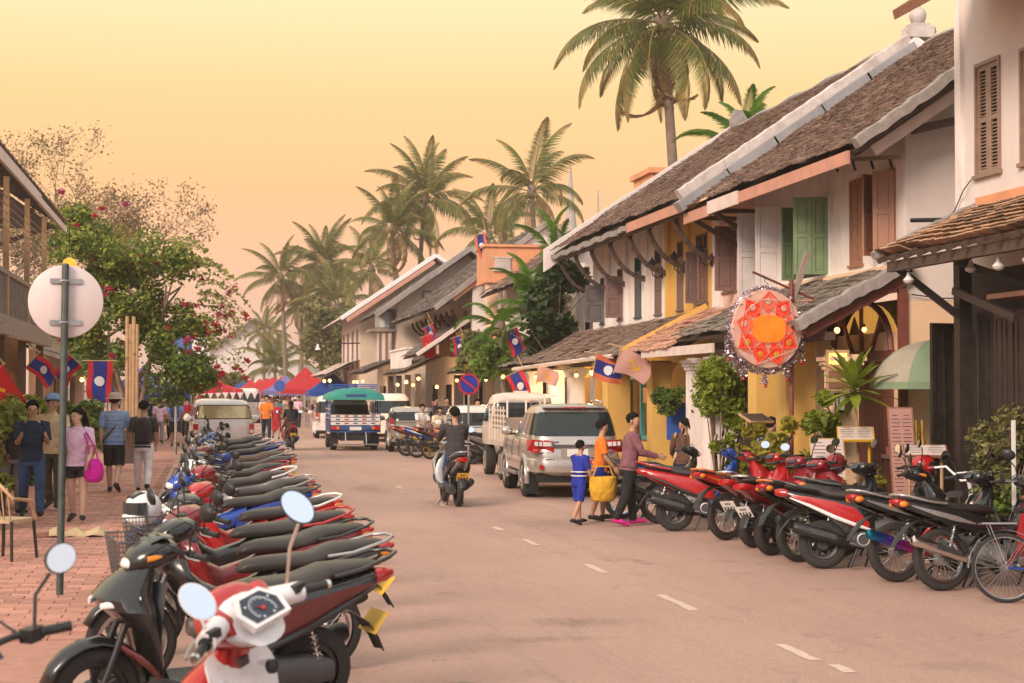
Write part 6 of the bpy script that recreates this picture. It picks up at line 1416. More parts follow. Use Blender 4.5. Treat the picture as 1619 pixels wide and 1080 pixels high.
# eaves: corrugated sheet roof, fascia, rafters
b = MB(); rows = []
for k in range(60): rows.append([V((-3.0-3.6*j, 20.6+k*.27, 5.62+2.5*j+.03*(k % 2))) for j in (0, .5, 1)])
b.loft(rows, 'wood_grey', cap=False, closed=False); o = part(b, 'sheet_roof', Wd); sd_ = o.modifiers.new('th', 'SOLIDIFY'); sd_.thickness = .02
b = MB(); b.m = 'fascia_white'; coping(b, (-3.02, 20.6, 5.56), (-3.02, 20.61, 5.56), .01, .01, 'fascia_white', 1, 0); b.bb((-3.05, 20.6, 5.40), (-3.0, 30.8, 5.58)); b.bb((-3.08, 31.0, 5.42), (-3.02, 36.5, 5.55)); part(b, 'fascia', Wd, kind='stuff')
b = MB(); b.m = 'wood_dark'
for k in range(24): b.beam((-3.08, 20.9+k*.66, 5.56), (-4.8, 20.9+k*.66, 6.7), .06, .1)
part(b, 'rafters', Wd, kind='stuff')
for k in range(5): b = MB(); b.m = 'wood_dark'; b.beam((-3.3, 22.65+k*3.3, 5.5), (-4.6, 22.65+k*3.3, 5.0), .07, .09); part(b, 'strut', Wd)
b = MB(); b.m = 'steel'
for k in range(7): b.cyl((-3.5, 27.5, 5.4-k*.14), (-3.35, 36.0, 5.3-k*.13), .008, 4)
part(b, 'laundry_wires', Wd, kind='stuff')
w = MB(); w.m = 'wood_dark'; wall_x(w, -4.75, 21.5, 36.2, .1, 3.2, .2, [(23, 26, .1, 2.6), (28, 31, .1, 2.6), (33, 35.5, .1, 2.6)]); part(w, 'lower_wall', Wd)
b = MB(); b.m = 'interior_warm'; b.bb((-6.4, 21.5, .1), (-6.3, 36.2, 3.1)); part(b, 'shop_room', Wd)
b = MB(); b.m = 'wood_dark'; b.bb((-8.5, 36.2, .1), (-4.5, 36.4, 6.0)); b.prism([(-3.2, 5.5), (-8.5, 5.5), (-8.5, 9.2)], (0, 36.35, 0), (1, 0, 0), (0, 0, 1), .15); part(b, 'end_wall', Wd)
for k in range(5): pillar(Wd, -3.5, 22.6+k*3.3, .14, 3.0, 'wood_dark', cap=False, base=False)
for k, (x, y, z) in enumerate(((-3.9, 30.5, 2.3), (-4.3, 34, 2.2), (-4.0, 27, 2.4))): bulb(Wd, (x, y, z), .06, 30)
# second left building glimpsed under the tree
L2 = thing('left_shop', 'shop with awning behind the flowering tree on the left', 'shop', (-5.2, 56, 0))
w = MB(); w.m = 'cream_wall'; wall_x(w, -5.4, 50, 72, .1, 4.5, .2, [(52, 55, .1, 2.5), (58, 61, .1, 2.5), (64, 67, .1, 2.5)]); part(w, 'wall', L2)
b = MB(); b.m = 'interior_warm'; b.bb((-6.2, 50, .1), (-6.1, 72, 4)); part(b, 'shop_room', L2)
b = MB(); b.m = 'tile_grey'; b.beam((-3.4, 61, 2.7), (-5.4, 61, 3.4), 22, .1); b.beam((-4.4, 61, 4.3), (-8, 61, 6.4), 23, .12); part(b, 'roof', L2)
for k, (x, y, z) in enumerate(((-3.9, 53, 2.4), (-3.9, 58, 2.4), (-4, 64, 2.4))): bulb(L2, (x, y, z), .07, 40 if k == 0 else 0)

# ------------------------------------------------------------------ foliage
mat('leaf_mid', (.15, .225, .045), .65, var=.3, scale=.8, island=.45, trans=.3, spec=.3); mat('leaf_yellow', (.28, .30, .055), .6, var=.25, scale=1, island=.4, trans=.35, spec=.3); mat('leaf_dark', (.035, .065, .018), .55, var=.3, scale=.8, island=.45, trans=.2, spec=.4)
mat('leaf_olive', (.19, .18, .06), .7, var=.3, scale=.6, island=.5, trans=.3); mat('leaf_dry_hazed', (.36, .24, .13), .8, var=.3, scale=.6, island=.5, trans=.25); mat('leaf_far', (.12, .145, .05), .8, var=.3, scale=.3, island=.4, trans=.25)  # dry leaves lightened towards pink, distance haze put into their colour
mat('bloom', (.50, .015, .07), .7, var=.15, island=.35, trans=.3); mat('bloom_pink', (.62, .22, .32), .7, var=.15, island=.3, trans=.3)
mat('bark', (.26, .185, .135), .95, var=.3, scale=5, bump=.6, bscale=18); mat('palm_bark', (.22, .16, .12), .95, var=.25, scale=4, bump=.6, bscale=14); mat('frond', (.14, .16, .038), .55, var=.3, scale=.5, island=.3, trans=.3, spec=.4)
mat('frond_tip', (.30, .22, .07), .6, var=.3, scale=.5, island=.3, trans=.35); mat('frond_dry', (.33, .20, .08), .8, var=.3, scale=.5, island=.3, trans=.3); mat('frond_green', (.10, .20, .02), .5, var=.25, scale=.6, island=.3, trans=.4, spec=.4)
def frond_mesh(L_, droop, nl, ll, lw, seed, m='frond', m2='frond_tip', hang=.8):
    """feather palm leaf growing along +X from the origin"""
    g = random.Random(seed); b = MB(); pts = []; p = V((0, 0, 0)); a = R(18)
    K = 14
    for k in range(K+1): pts.append(p.copy()); a -= droop/K*(.4+1.3*k/K); p = p+V((math.cos(a), 0, math.sin(a)))*(L_/K)
    b.tube(pts, [.035*L_/4*(1-.85*k/K) for k in range(K+1)], 4, m2)
    def at(t): k = min(K-1, int(t*K)); return pts[k].lerp(pts[k+1], t*K-k), (pts[k+1]-pts[k]).normalized()
    for i in range(nl):
        t = .12+.88*(i+.5)/nl; P, d = at(t); l = ll*(math.sin(math.pi*min(1, .18+.82*t))**.6)*(1-.35*t)*g.uniform(.85, 1.1)
        for s in (-1, 1):
            dirv = (d*(.55+.5*t)+V((0, s*1.0, 0))+V((0, 0, -hang*g.uniform(.6, 1.2)))).normalized(); sd = dirv.cross(V((0, s, .4))).normalized()
            mid = P+dirv*l*.5+V((0, 0, -.02)); tip = P+dirv*l+V((0, 0, -l*.28))
            w0 = lw*.5; b.add([P-sd*w0*.5, P+sd*w0*.5, mid+sd*w0, mid-sd*w0, tip], [(0, 1, 2, 3), (3, 2, 4)], m if (t < .72 and g.random() < .85) else m2)
    o = b.build('frond'); me = o.data; bpy.data.objects.remove(o); return me
FR = [frond_mesh(4.6, R(62+24*k), 64, 1.0, .052, k, hang=.5+.2*k) for k in range(4)]
FRB = [frond_mesh(4.5, R((58, 70, 84, 66)[k]), 74, .95, .05, 30+k, hang=.6+.2*k) for k in range(4)]
FRD = [frond_mesh(4.2, R(150), 40, .8, .07, 9, 'frond_dry', 'frond_dry', 1.2)]
FRG = [frond_mesh(2.4, R(80+25*k), 34, .55, .055, 20+k, 'frond_green', 'frond_green', .35) for k in range(2)]
def palm(label, x, y, h, s=1.0, lean=(0, 0), nf=26, seed=0, meshes=None, tr=.17, group=None, elev=(75, -62), dead=2, cat='palm tree'):
    t = thing('palm_tree', label, cat, (x, y, 0), 0, group); g = random.Random(seed); b = MB()
    top = V((lean[0], lean[1], h)); n = 16; pts = [V((lean[0]*(k/n)**1.6, lean[1]*(k/n)**1.6, h*k/n-.1)) for k in range(n+1)]
    b.tube(pts, [tr*(1.5 if k == 0 else 1.12-.4*k/n) for k in range(n+1)], 10, 'palm_bark')
    for k in range(1, int(h/.35)):
        f = k*.35/h; i = min(n-1, int(f*n)); P = pts[i].lerp(pts[i+1], f*n-i); b.torus(P, (0, 0, 1), tr*(1.1-.4*f), .014, 10, 4, 'palm_bark')
    b.build('trunk', t, smooth=60)
    c = MB(); c.ell(top, (.28*s, .28*s, .45*s), 'palm_bark', 10, 6)
    for k in range(7): a = k*.9; c.ell(top+V((.28*s*math.cos(a), .28*s*math.sin(a), -.25*s)), .13*s, 'leaf_olive', 8, 6)
    c.build('crown_heart', t, smooth=60, kind='stuff')
    for k in range(nf):
        f = k/(nf-1); e = elev[0]+(elev[1]-elev[0])*f+g.uniform(-8, 8); a = k*137.5+g.uniform(-12, 12); me = (meshes or FR)[min(len(meshes or FR)-1, int(f*len(meshes or FR)*.999))]
        if k >= nf-dead: me = FRD[0]
        o = link('frond', me, t); o.location = top+V((0, 0, .1-.3*f)); q = s*g.uniform(.85, 1.12); o.scale = (q, q, q)
        o.rotation_euler = Euler((g.uniform(-.25, .25), -R(e), R(a)), 'XYZ')
    return t
PG = 'coconut palms behind the roofs'
palm('tallest coconut palm with wide drooping crown above the brown tiled roof', 17.0, 57.7, 15.5, 1.03, (-.75, 0), 44, 1, FRB, tr=.22, group=PG, elev=(84, -70), dead=5)
palm('tall coconut palm over the tin-edged house, full round crown', 14.6, 119, 16.2, 1.12, (.9, 0), 28, 2, FRB, tr=.2, group=PG)
palm('coconut palm crown just below and left of the tall full-crowned one', 13.3, 117, 13.7, .95, (-.4, 0), 22, 3, FRB, tr=.18, group=PG, dead=4)
palm('coconut palm with sparse raised fronds between the tall palm and the terrace panel', 18.6, 113, 13.0, .95, (.6, 0), 18, 4, tr=.2, group=PG, elev=(70, -45))
palm('coconut palm with yellowish crown beside the temple spires', 19.8, 98, 14.2, 1.08, (-.5, 0), 20, 5, tr=.2, group=PG, elev=(65, -50))
palm('leftmost coconut palm of the far clump, leaning crown', 6.9, 150, 12.4, .95, (-.5, 0), 20, 6, FRB, tr=.2, group=PG)
palm('dense coconut palm in the middle of the far clump', 10.0, 150, 13.7, 1.1, (.2, 0), 28, 7, FRB, tr=.22, group=PG)
palm('coconut palm with thin drooping crown at the right end of the far clump', 13.3, 140, 12.6, .95, (.3, 0), 20, 8, FRB, tr=.2, group=PG)
palm('coconut palm with pale trunk behind the far red stalls', 8.6, 156, 10.6, 1.0, (.0, 0), 22, 9, FRB, tr=.2, group=PG)
palm('short coconut palm half hidden under the far clump', 11.4, 146, 9.5, 1.2, (-.2, 0), 24, 10, tr=.2, group=PG)
palm('low palm with spreading fronds at street level beyond the stalls', 6.2, 158, 4.2, .95, (0, 0), 20, 11, tr=.2, elev=(80, -10), dead=0, group=PG)
palm('small palm left of the far clump, only its fronds above the roofs', 5.4, 165, 8.0, .7, (0, 0), 18, 12, tr=.18, group=PG)
palm('bright green young palm rising behind the brown roof ridge', 14.9, 44.5, 8.7, .95, (.1, 0), 16, 13, FRG, .12, elev=(85, 0), dead=0, cat='palm tree')
AG = 'areca palms against the terrace house'
palm('areca palm with arching fronds in front of the terrace house', 9.0, 44.9, 4.4, .75, (-.1, 0), 16, 14, FRG, .07, elev=(85, -25), dead=0, group=AG)
palm('taller areca palm beside the dark tree by the white wall', 9.7, 46.2, 5.6, .75, (.1, 0), 14, 15, FRG, .07, elev=(85, -25), dead=0, group=AG)
palm('short areca palm with yellowing fronds over the porch roof', 8.6, 47.6, 3.9, .7, (-.2, 0), 12, 16, [FRG[1], FRG[1]], .07, elev=(60, -30), dead=1, group=AG)
# hazy trees
def tree(name, label, x, y, clumps, n, size, m, trunk=None, branches=None, seed=0, group=None, barkm='bark', tr=.15, cat='tree'):
    t = thing(name, label, cat, (x, y, 0), 0, group); b = MB(); b.m = barkm; g = random.Random(seed)
    tops = [V(c[0]) for c in clumps]; base = V((0, 0, -.05)); fork = V(trunk or (0, 0, min(c.z for c in tops)*.6))
    b.tube([base, base.lerp(fork, .5)+V((.05, .03, 0)), fork], [tr*1.3, tr, tr*.85], 8)
    for c in tops:
        mid = fork.lerp(c, .55)+V((g.uniform(-.2, .2), g.uniform(-.2, .2), .2)); b.tube([fork, mid, c], [tr*.55, tr*.35, tr*.1], 6)
        for k in range(3): e = c+V((g.gauss(0, .4), g.gauss(0, .4), g.gauss(.1, .3))); b.tube([mid, mid.lerp(e, .6), e], [tr*.22, tr*.14, tr*.05], 5)
    b.build('trunk', t, smooth=60)
    leaf_mesh('crown', cloud(clumps, n, seed, .35), size, m, t, seed)
    return t
def clumps_in(c, r, k, s, seed):
    g = random.Random(seed); return [((c[0]+r[0]*g.uniform(-1, 1)*.75, c[1]+r[1]*g.uniform(-1, 1)*.75, c[2]+r[2]*g.uniform(-1, 1)*.75), (s*g.uniform(.6, 1.2),)*3, 1) for _ in range(k)]
FT = 'leafy trees behind the far stalls'
tree('leafy_tree', 'broad dull green tree behind the stalls, right of the palm trunks', 13.5, 132, clumps_in((0, 0, 6.0), (3.4, 2, 2.6), 16, 1.5, 1), 5200, .34, 'leaf_far', seed=1, tr=.3, group=FT)
tree('leafy_tree', 'dark green tree against the white gable wall at the far bend', 10.6, 104, clumps_in((0, 0, 4.6), (1.7, 1.5, 2.8), 12, 1.0, 2), 4200, .26, 'leaf_far', seed=2, tr=.25, group=FT)
tree('leafy_tree', 'olive tree filling the gap under the far palm clump', 10.0, 141, clumps_in((0, 0, 6.5), (3.0, 2, 3.2), 14, 1.5, 3), 5200, .34, 'leaf_olive', seed=3, tr=.3, group=FT)
tree('leafy_tree', 'low round tree beside the far white house', 1.4, 150, clumps_in((0, 0, 2.4), (2.2, 2, 1.4), 9, 1.0, 4), 2200, .3, 'leaf_far', seed=4, group=FT)
tree('leafy_tree', 'low hazy shrubby tree over the white van', .3, 128, clumps_in((0, 0, 2.2), (2.0, 2, 1.2), 9, .9, 5), 2200, .28, 'leaf_olive', seed=5, group=FT)
tree('yellow_green_tree', 'yellow-green feathery tree beside the orange terrace', 14.0, 70, clumps_in((0, 0, 7.2), (1.4, 1.4, 1.8), 12, .8, 6), 4200, .17, 'leaf_yellow', seed=6, tr=.14)
tree('dark_tree', 'dense dark leafed tree against the white end of the long shophouse', 9.25, 44.0, clumps_in((0, 0, 4.25), (.75, .75, 1.5), 14, .48, 7), 4200, .15, 'leaf_dark', seed=7, tr=.09)
# bare hazy tree at left
def bare_tree(label, x, y, h, seed, m, nl, spread=.55, lsz=.085):
    t = thing('sparse_tree', label, 'tree', (x, y, 0)); g = random.Random(seed); b = MB(); b.m = 'bark'; tips = []
    def grow(p, d, L_, r, k):
        q = p+d*L_; mid = p.lerp(q, .5)+V((g.gauss(0, .05), g.gauss(0, .05), 0))*L_; b.tube([p, mid, q], [r, r*.8, r*.6], 5 if k > 1 else 7)
        if k == 0 or L_ < .35: tips.append(q); return
        for i in range(g.choice((2, 3, 3))):
            nd = (d+V((g.gauss(0, spread), g.gauss(0, spread), g.gauss(.12, .25)))).normalized(); grow(q, nd, L_*g.uniform(.62, .86), r*.6, k-1)
        if k <= 3: tips.append(q)
    grow(V((0, 0, -.1)), V((.05, 0, 1)), h*.30, .13, 6); b.build('trunk', t, smooth=60)
    gg = np.random.default_rng(seed); T_ = np.array([tuple(p) for p in tips]); C = T_[gg.integers(0, len(T_), nl)]+gg.normal(0, .20, (nl, 3)); leaf_mesh('crown', C, lsz, m, t, seed, droop=.5); return t
bare_tree('sparse half-bare tree with dry leaves high behind the timber house', -6.9, 70, 11.6, 5, 'leaf_dry_hazed', 6500)
bare_tree('sparse dry tree between the timber house and the flowering tree', -4.6, 72, 10.6, 8, 'leaf_dry_hazed', 6500)
bare_tree('greener sparse tree at the far left above the timber eaves', -10.2, 68, 12.2, 12, 'leaf_olive', 8000)
# flowering tree
t = thing('flowering_tree', 'big bougainvillea tree with pink and red blossom beside a timber post', 'tree', (-2.05, 46, .1))
g = random.Random(4); b = MB(); b.m = 'bark'
for k in range(7): a = g.uniform(0, 6.28); b.tube([V((.3*math.cos(a), .3*math.sin(a)*.6, 0)), V((.25*math.cos(a+.5), .2*math.sin(a), 1.6)), V((g.uniform(-1.2, .9), g.uniform(-.6, .6), 3.2)), V((g.uniform(-2, 1.8), g.uniform(-1, 1), 4.8))], [.10, .08, .055, .025], 7)
cl = []
for c, r, n_ in (((-.9, 0, 5.0), (1.5, 1.3, 1.5), 13), ((.9, 0, 4.7), (1.4, 1.3, 1.5), 12), ((.1, 0, 3.4), (2.0, 1.4, 1.1), 14), ((1.6, 0, 3.0), (1.0, 1.0, 1.2), 9), ((-1.5, 0, 6.1), (.9, .9, .7), 5), ((1.2, 0, 2.2), (1.1, .9, .6), 6), ((-1.3, 0, 3.7), (.9, .9, 1.1), 6)):
    cl += clumps_in(c, r, n_, .5, len(cl)+3)
sp = []
for k in range(60):
    a = g.uniform(-1.9, 1.9); s = V((math.sin(a)*1.6+.2, g.uniform(-1, 1), 4.6+1.1*math.cos(a))); d = V((math.sin(a)*1.0+.35, g.uniform(-.5, .5), math.cos(a)*.8+.35)).normalized(); L_ = g.uniform(.8, 1.9); pts = [s+d*L_*f+V((0, 0, -.55*f*f*L_*(.6+abs(d.x)))) for f in (0, .25, .5, .75, 1)]
    b.tube(pts, [.014, .012, .009, .007, .004], 4)
    for f in range(26): q = f/25; i = min(3, int(q*4)); sp.append(tuple(pts[i].lerp(pts[i+1], q*4-i)+V((g.gauss(0, .035), g.gauss(0, .035), g.gauss(0, .04)))))
for k in range(14):
    s = V((g.uniform(.9, 2.2), g.uniform(-.8, .8), g.uniform(2.6, 4.2))); pts = [s, s+V((.5, 0, .05)), s+V((.9, 0, -.25)), s+V((1.15, 0, -.75))]; b.tube(pts, [.012, .01, .007, .004], 4)
    for f in range(24): q = f/23; i = min(2, int(q*3)); sp.append(tuple(pts[i].lerp(pts[i+1], q*3-i)+V((g.gauss(0, .05), g.gauss(0, .05), g.gauss(0, .05)))))
b.build('trunk', t, smooth=60)
cl = [((c[0][0]*.94-.1, c[0][1], c[0][2]), c[1], 1) for c in cl]
leaf_mesh('crown', cloud(cl, 14500, 5, .25), .095, 'leaf_mid', t, 5)
leaf_mesh('light_foliage', np.concatenate([cloud([(c[0], tuple(q*1.1 for q in c[1]), 1) for c in cl if c[0][2] > 3.2], 8500, 6, .6), np.array(sp)]), .08, 'leaf_yellow', t, 6)
fc = [((c[0][0]+g.gauss(0, .45), c[0][1]-g.uniform(.0, .6), c[0][2]+g.gauss(0, .4)), (.13, .12, .10), 1) for c in (g.choice(cl) for _ in range(46))]
fc += [((g.uniform(1.4, 3.1), g.uniform(-.7, .3), g.uniform(1.9, 5.0)), (.15, .12, .12), 1) for _ in range(34)]
leaf_mesh('blossom', cloud([(c[0], tuple(q*.8 for q in c[1]), 1) for c in fc], 2300, 8, .1), .06, 'bloom', t, 8); leaf_mesh('pink_blossom', cloud(fc[::4], 450, 9, .1), .065, 'bloom_pink', t, 9)
p_ = thing('timber_post', 'tall bundle of tan timber posts beside the flowering tree trunk', 'post', (-2.0, 44.6, .1))
for k in range(4): b = MB(); b.m = 'wood_tan'; b.cyl((-.12+k*.08, .02*(k % 2), 0), (-.13+k*.085, .02*(k % 2), 3.9-.2*(k % 2)), .048, 8); b.build('pole', p_)
b = MB(); b.m = 'wood_dark'; b.bb((-.2, -.09, 0), (.2, .11, .9)); b.build('sleeve', p_)
# ------------------------------------------------------------------ people
mat('skin', (.47, .26, .165), .6, var=.06, scale=14); mat('skin_pale', (.60, .37, .27), .6, var=.06, scale=14); mat('hair_black', (.016, .013, .011), 1.0, var=.4, scale=40, spec=.1, bump=.8, bscale=60); mat('hair_brown', (.06, .035, .022), 1.0, var=.4, scale=40, spec=.1, bump=.8, bscale=60); mat('lip', (.30, .09, .08), .5, var=0); mat('eye_dark', (.015, .012, .012), .2, var=0)
for nm, c in dict(c_navy=(.012, .022, .05), c_jeans=(.03, .065, .15), c_beige=(.62, .47, .27), c_olive=(.07, .065, .035), c_pink=(.68, .46, .58), c_black=(.016, .015, .016), c_magenta=(.55, .01, .30), c_plaidblue=(.23, .36, .56), c_charcoal=(.05, .043, .045), c_brown=(.12, .055, .035), c_white=(.72, .68, .65), c_grey=(.22, .20, .20), c_red=(.42, .02, .03), c_orange=(.75, .20, .02), c_teal=(.05, .32, .36), c_blue=(.015, .03, .30), c_lightblue=(.22, .30, .62), c_plum=(.22, .09, .11), c_cream=(.68, .58, .42), c_yellow=(.65, .36, .03), c_cap=(.20, .30, .46), c_hat=(.55, .42, .33), c_darkpack=(.035, .025, .028), c_bluepack=(.02, .05, .16), c_shoe=(.03, .026, .024), c_pinkshoe=(.55, .02, .22)).items():
    mat(nm, c, .9, var=.22, scale=7, bump=.8, bscale=11, bdist=.05)
_hand = None
def hand_data():
    global _hand
    if _hand is None:
        b = MB(); b.m = 'skin'
        b.loft([ring(0, 0, .016, .022, 10), ring(.03, 0, .013, .034, 10), ring(.075, 0, .012, .04, 10), ring(.095, 0, .009, .036, 10)])
        for k, (z, L_) in enumerate(((.028, .072), (.010, .082), (-.009, .076), (-.027, .058))): b.tube([(.085, 0, z), (.085+L_*.45, .002, z*1.1), (.085+L_*.8, .014, z*1.12), (.085+L_, .026, z*1.1)], [.009, .0085, .0075, .006], 6)
        b.tube([(.02, .0, .026), (.05, .012, .050), (.078, .022, .058), (.098, .030, .056)], [.012, .0105, .009, .007], 6)
        o = b.build('hand', smooth=60); _hand = o.data; bpy.data.objects.remove(o)
    return _hand
def person(label, x, y, z, head, H=1.68, legs=((18, 6), (-16, 22)), arms=((-14, 12, 8), (16, 18, 8)), lean=3, top='c_white', sleeve='short', bottom='c_jeans', cut='long', hair='hair_black', hairlen=0, skin='skin', shoes='c_shoe', hat=None, turn=0, group=None, seat=None, girth=1.0, hem=-.03, face=True):
    t = thing('person', label, 'person', (x, y, z), az(head), group)
    hz = .52*H; U = V((math.sin(R(lean)), 0, math.cos(R(lean)))); hip = V((0, 0, hz)); J = {}
    lo = 9
    for s, (a, bnd) in zip((1, -1), legs):
        h = hip+V((0, s*.055*H, -.01*H)); k = h+V((math.sin(R(a)), s*.04, -math.cos(R(a))))*.245*H; an = k+V((math.sin(R(a-bnd)), 0, -math.cos(R(a-bnd))))*.235*H
        p = R(max(-40, min(25, (a-bnd)*.8))); toe = an+V((.115*H*math.cos(p), s*.012*H, .115*H*math.sin(p)-.022*H)); J[s] = [h, k, an, toe]; lo = min(lo, an.z-.04*H, toe.z-.015*H)
    sh = -lo if seat is None else seat-hz
    up = lambda p: p+V((0, 0, sh))
    hip = up(hip)
    for s in J: J[s] = [up(p) for p in J[s]]
    T = .295*H; base = hip+U*T; A = {}
    for s, (a, e, ab) in zip((1, -1), arms):
        S = base+V((0, s*.108*H, -.005*H)); d1 = V((math.sin(R(a)), s*math.sin(R(ab)), -math.cos(R(a)))).normalized(); E = S+d1*.168*H
        d2 = V((math.sin(R(a+e)), -s*math.sin(R(ab))*.6*(e/60), -math.cos(R(a+e)))).normalized(); A[s] = [S, E, E+d2*.15*H, d2]
    # body: one continuous skinned figure
    bm = bmesh.new(); sk = bm.verts.layers.skin.verify()
    def vv(p, r, root=False):
        q = bm.verts.new(p); q[sk].radius = (r*H, r*H); q[sk].use_root = root; return q
    pel = vv(hip, .062, True); wa = vv(hip+U*T*.45, .055); ch = vv(hip+U*T*.85, .058); nk = vv(base+U*.035*H, .031); nt_ = vv(base+U*.075*H+V((.008*H, 0, 0)), .030)
    tt = R(turn); fx = V((math.cos(tt), math.sin(tt), 0)); jw = vv(base+U*.098*H+fx*.022*H, .041); cr = vv(base+U*.142*H+fx*.006*H, .056); tp = vv(base+U*.172*H+fx*.002*H, .042)
    for a_, b_ in ((pel, wa), (wa, ch), (ch, nk), (nk, nt_), (nt_, jw), (jw, cr), (cr, tp)): bm.edges.new((a_, b_))
    ns = vv(base+U*.122*H+fx*.070*H, .009); bm.edges.new((cr, ns))
    for s in (1, -1):
        h, k, an, toe = J[s]; a_ = vv(h, .050); b_ = vv(h.lerp(k, .5), .047); c_ = vv(k, .034); d_ = vv(k.lerp(an, .35), .036); e_ = vv(an, .022); f_ = vv(toe, .016)
        for p, q in ((pel, a_), (a_, b_), (b_, c_), (c_, d_), (d_, e_), (e_, f_)): bm.edges.new((p, q))
        S, E, Wr, d2 = A[s]; a_ = vv(S, .034); b_ = vv(S.lerp(E, .5), .030); c_ = vv(E, .024); d_ = vv(E.lerp(Wr, .3), .024); e_ = vv(Wr, .016)
        for p, q in ((ch, a_), (a_, b_), (b_, c_), (c_, d_), (d_, e_)): bm.edges.new((p, q))
    me = bpy.data.meshes.new('body'); bm.to_mesh(me); bm.free(); me.materials.append(MATS[skin]); bo = link('body', me, t)
    m1 = bo.modifiers.new('skin', 'SKIN'); m1.use_smooth_shade = True; m2 = bo.modifiers.new('sub', 'SUBSURF'); m2.levels = 2; m2.render_levels = 2
    for s in (1, -1):
        ho = link('hand', hand_data(), t); ho.location = A[s][2]-A[s][3]*.008*H; ho.scale = (H/1.7,)*3
        d = A[s][3]; ho.rotation_euler = Matrix((d, V((0, -s*.9, .0)).cross(d).cross(d)*-1 if False else d.cross(V((0, 0, 1))).normalized() if abs(d.z) < .9 else V((0, 1, 0)).cross(d).cross(d)*-1 if False else (V((0, -s, 0))-d*d.dot(V((0, -s, 0)))).normalized(), d.cross((V((0, -s, 0))-d*d.dot(V((0, -s, 0)))).normalized()))).transposed().to_euler()
        ho.data.materials[0] = MATS['skin']
    hc = base+U*.140*H+fx*.004*H
    if face:
        for s in (1, -1):
            sd_ = V((-fx.y, fx.x, 0)); b = MB(); b.ell(hc+fx*.055*H+sd_*s*.022*H-V((0, 0, .006*H)), (.006*H, .009*H, .005*H), 'eye_dark', 8, 6); b.build('eye', t, smooth=180)
            b = MB(); b.ell(hc+sd_*s*.058*H-V((0, 0, .012*H)), (.013*H, .007*H, .018*H), skin, 8, 6); b.build('ear', t, smooth=180)
        b = MB(); b.ell(base+U*.098*H+fx*.063*H, (.006*H, .015*H, .005*H), 'lip', 8, 6); b.build('mouth', t, smooth=180)
    # hair
    b = MB(); c = hc-fx*.010*H+V((0, 0, .016*H)); Rr = .0605*H; vs = []
    rows = []
    for i in range(9):
        th = math.pi*.73*i/8+.02; row = []
        for j in range(20):
            a = 2*math.pi*j/20; front_ = .5+.5*math.cos(a); lim = th*(1-.62*front_**1.3)*(1+.05*math.sin(a*5+i))
            row.append(c+fx*(Rr*1.06*math.sin(lim)*math.cos(a))+V((-fx.y, fx.x, 0))*(Rr*.97*math.sin(lim)*math.sin(a))+V((0, 0, Rr*math.cos(lim))))
        rows.append(row)
    gh_ = random.Random(len(label)); rows = [[c+(q-c)*(1+gh_.uniform(-.05, .07)) for q in r_] for r_ in rows]
    b.loft(rows, hair, cap=True)
    if hairlen: b.loft([[hc-fx*(.055+.012*i)*H+V((-fx.y, fx.x, 0))*(.048*H*(1-.06*i))*math.sin(2*math.pi*j/12)+fx*.024*H*math.cos(2*math.pi*j/12)+V((0, 0, (.03-.03*i*hairlen)*H)) for j in range(12)] for i in range(6)], hair)
    b.build('hair', t, smooth=60)
    if hat == 'cap':
        b = MB(); cc = hc+V((0, 0, .03*H)); b.lathe([(.071*H, -.005*H), (.070*H, .02*H), (.055*H, .045*H), (.02*H, .056*H), (.001, .057*H)], 18, hat_m(label), cc); Q = R(turn); b.prism([(.03*H, -.055*H), (.09*H, -.045*H), (.115*H, 0), (.09*H, .045*H), (.03*H, .055*H)], cc+V((0, 0, 0)), fx, V((-fx.y, fx.x, 0)), .008*H, hat_m(label)); b.build('cap', t, smooth=50)
    if hat == 'brim':
        b = MB(); cc = hc+V((0, 0, .03*H)); b.lathe([(.10*H, -.012*H), (.102*H, -.008*H), (.072*H, .004*H), (.068*H, .04*H), (.05*H, .056*H), (.001, .06*H)], 20, 'c_hat', cc); b.build('hat', t, smooth=50)
    # shirt
    def sec(tt_, wx, wy, m=1.0, dx=0):
        p = hip+U*T*tt_+V((dx*H, 0, 0)); F = V((U.z, 0, -U.x)); out = []
        for j in range(20):
            a = 2*math.pi*j/20; q = 2.5; out.append(p+F*(wx*H*girth*math.copysign(abs(math.cos(a))**(2/q), math.cos(a)))+V((0, wy*H*girth*math.copysign(abs(math.sin(a))**(2/q), math.sin(a)), 0)))
        return out
    b = MB(); b.loft([sec(hem-.06, .080, .104), sec(hem, .079, .103), sec(.30, .068, .090, dx=.002), sec(.55, .070, .096, dx=.004), sec(.80, .070, .108, dx=.004), sec(.93, .062, .112), sec(1.01, .050, .092), sec(1.07, .040, .055, dx=.004), sec(1.12, .036, .038, dx=.006)], top)
    for s in (1, -1):
        S, E, Wr, d2 = A[s]; i_ = S-V((0, s*.04*H, 0))+V((0, 0, .0))
        if sleeve == 'long': b.tube([i_, S, S.lerp(E, .5), E, E.lerp(Wr, .5), E.lerp(Wr, .94)], [.045*H, .048*H, .040*H, .035*H, .031*H, .026*H], 12)
        elif sleeve == 'short': b.tube([i_, S, S.lerp(E, .45), S.lerp(E, .82)], [.045*H, .048*H, .043*H, .042*H], 12)
    for i in range(len(b.k)): b.k[i] = top
    b.build('shirt', t, smooth=60)
    # lower clothes
    b = MB()
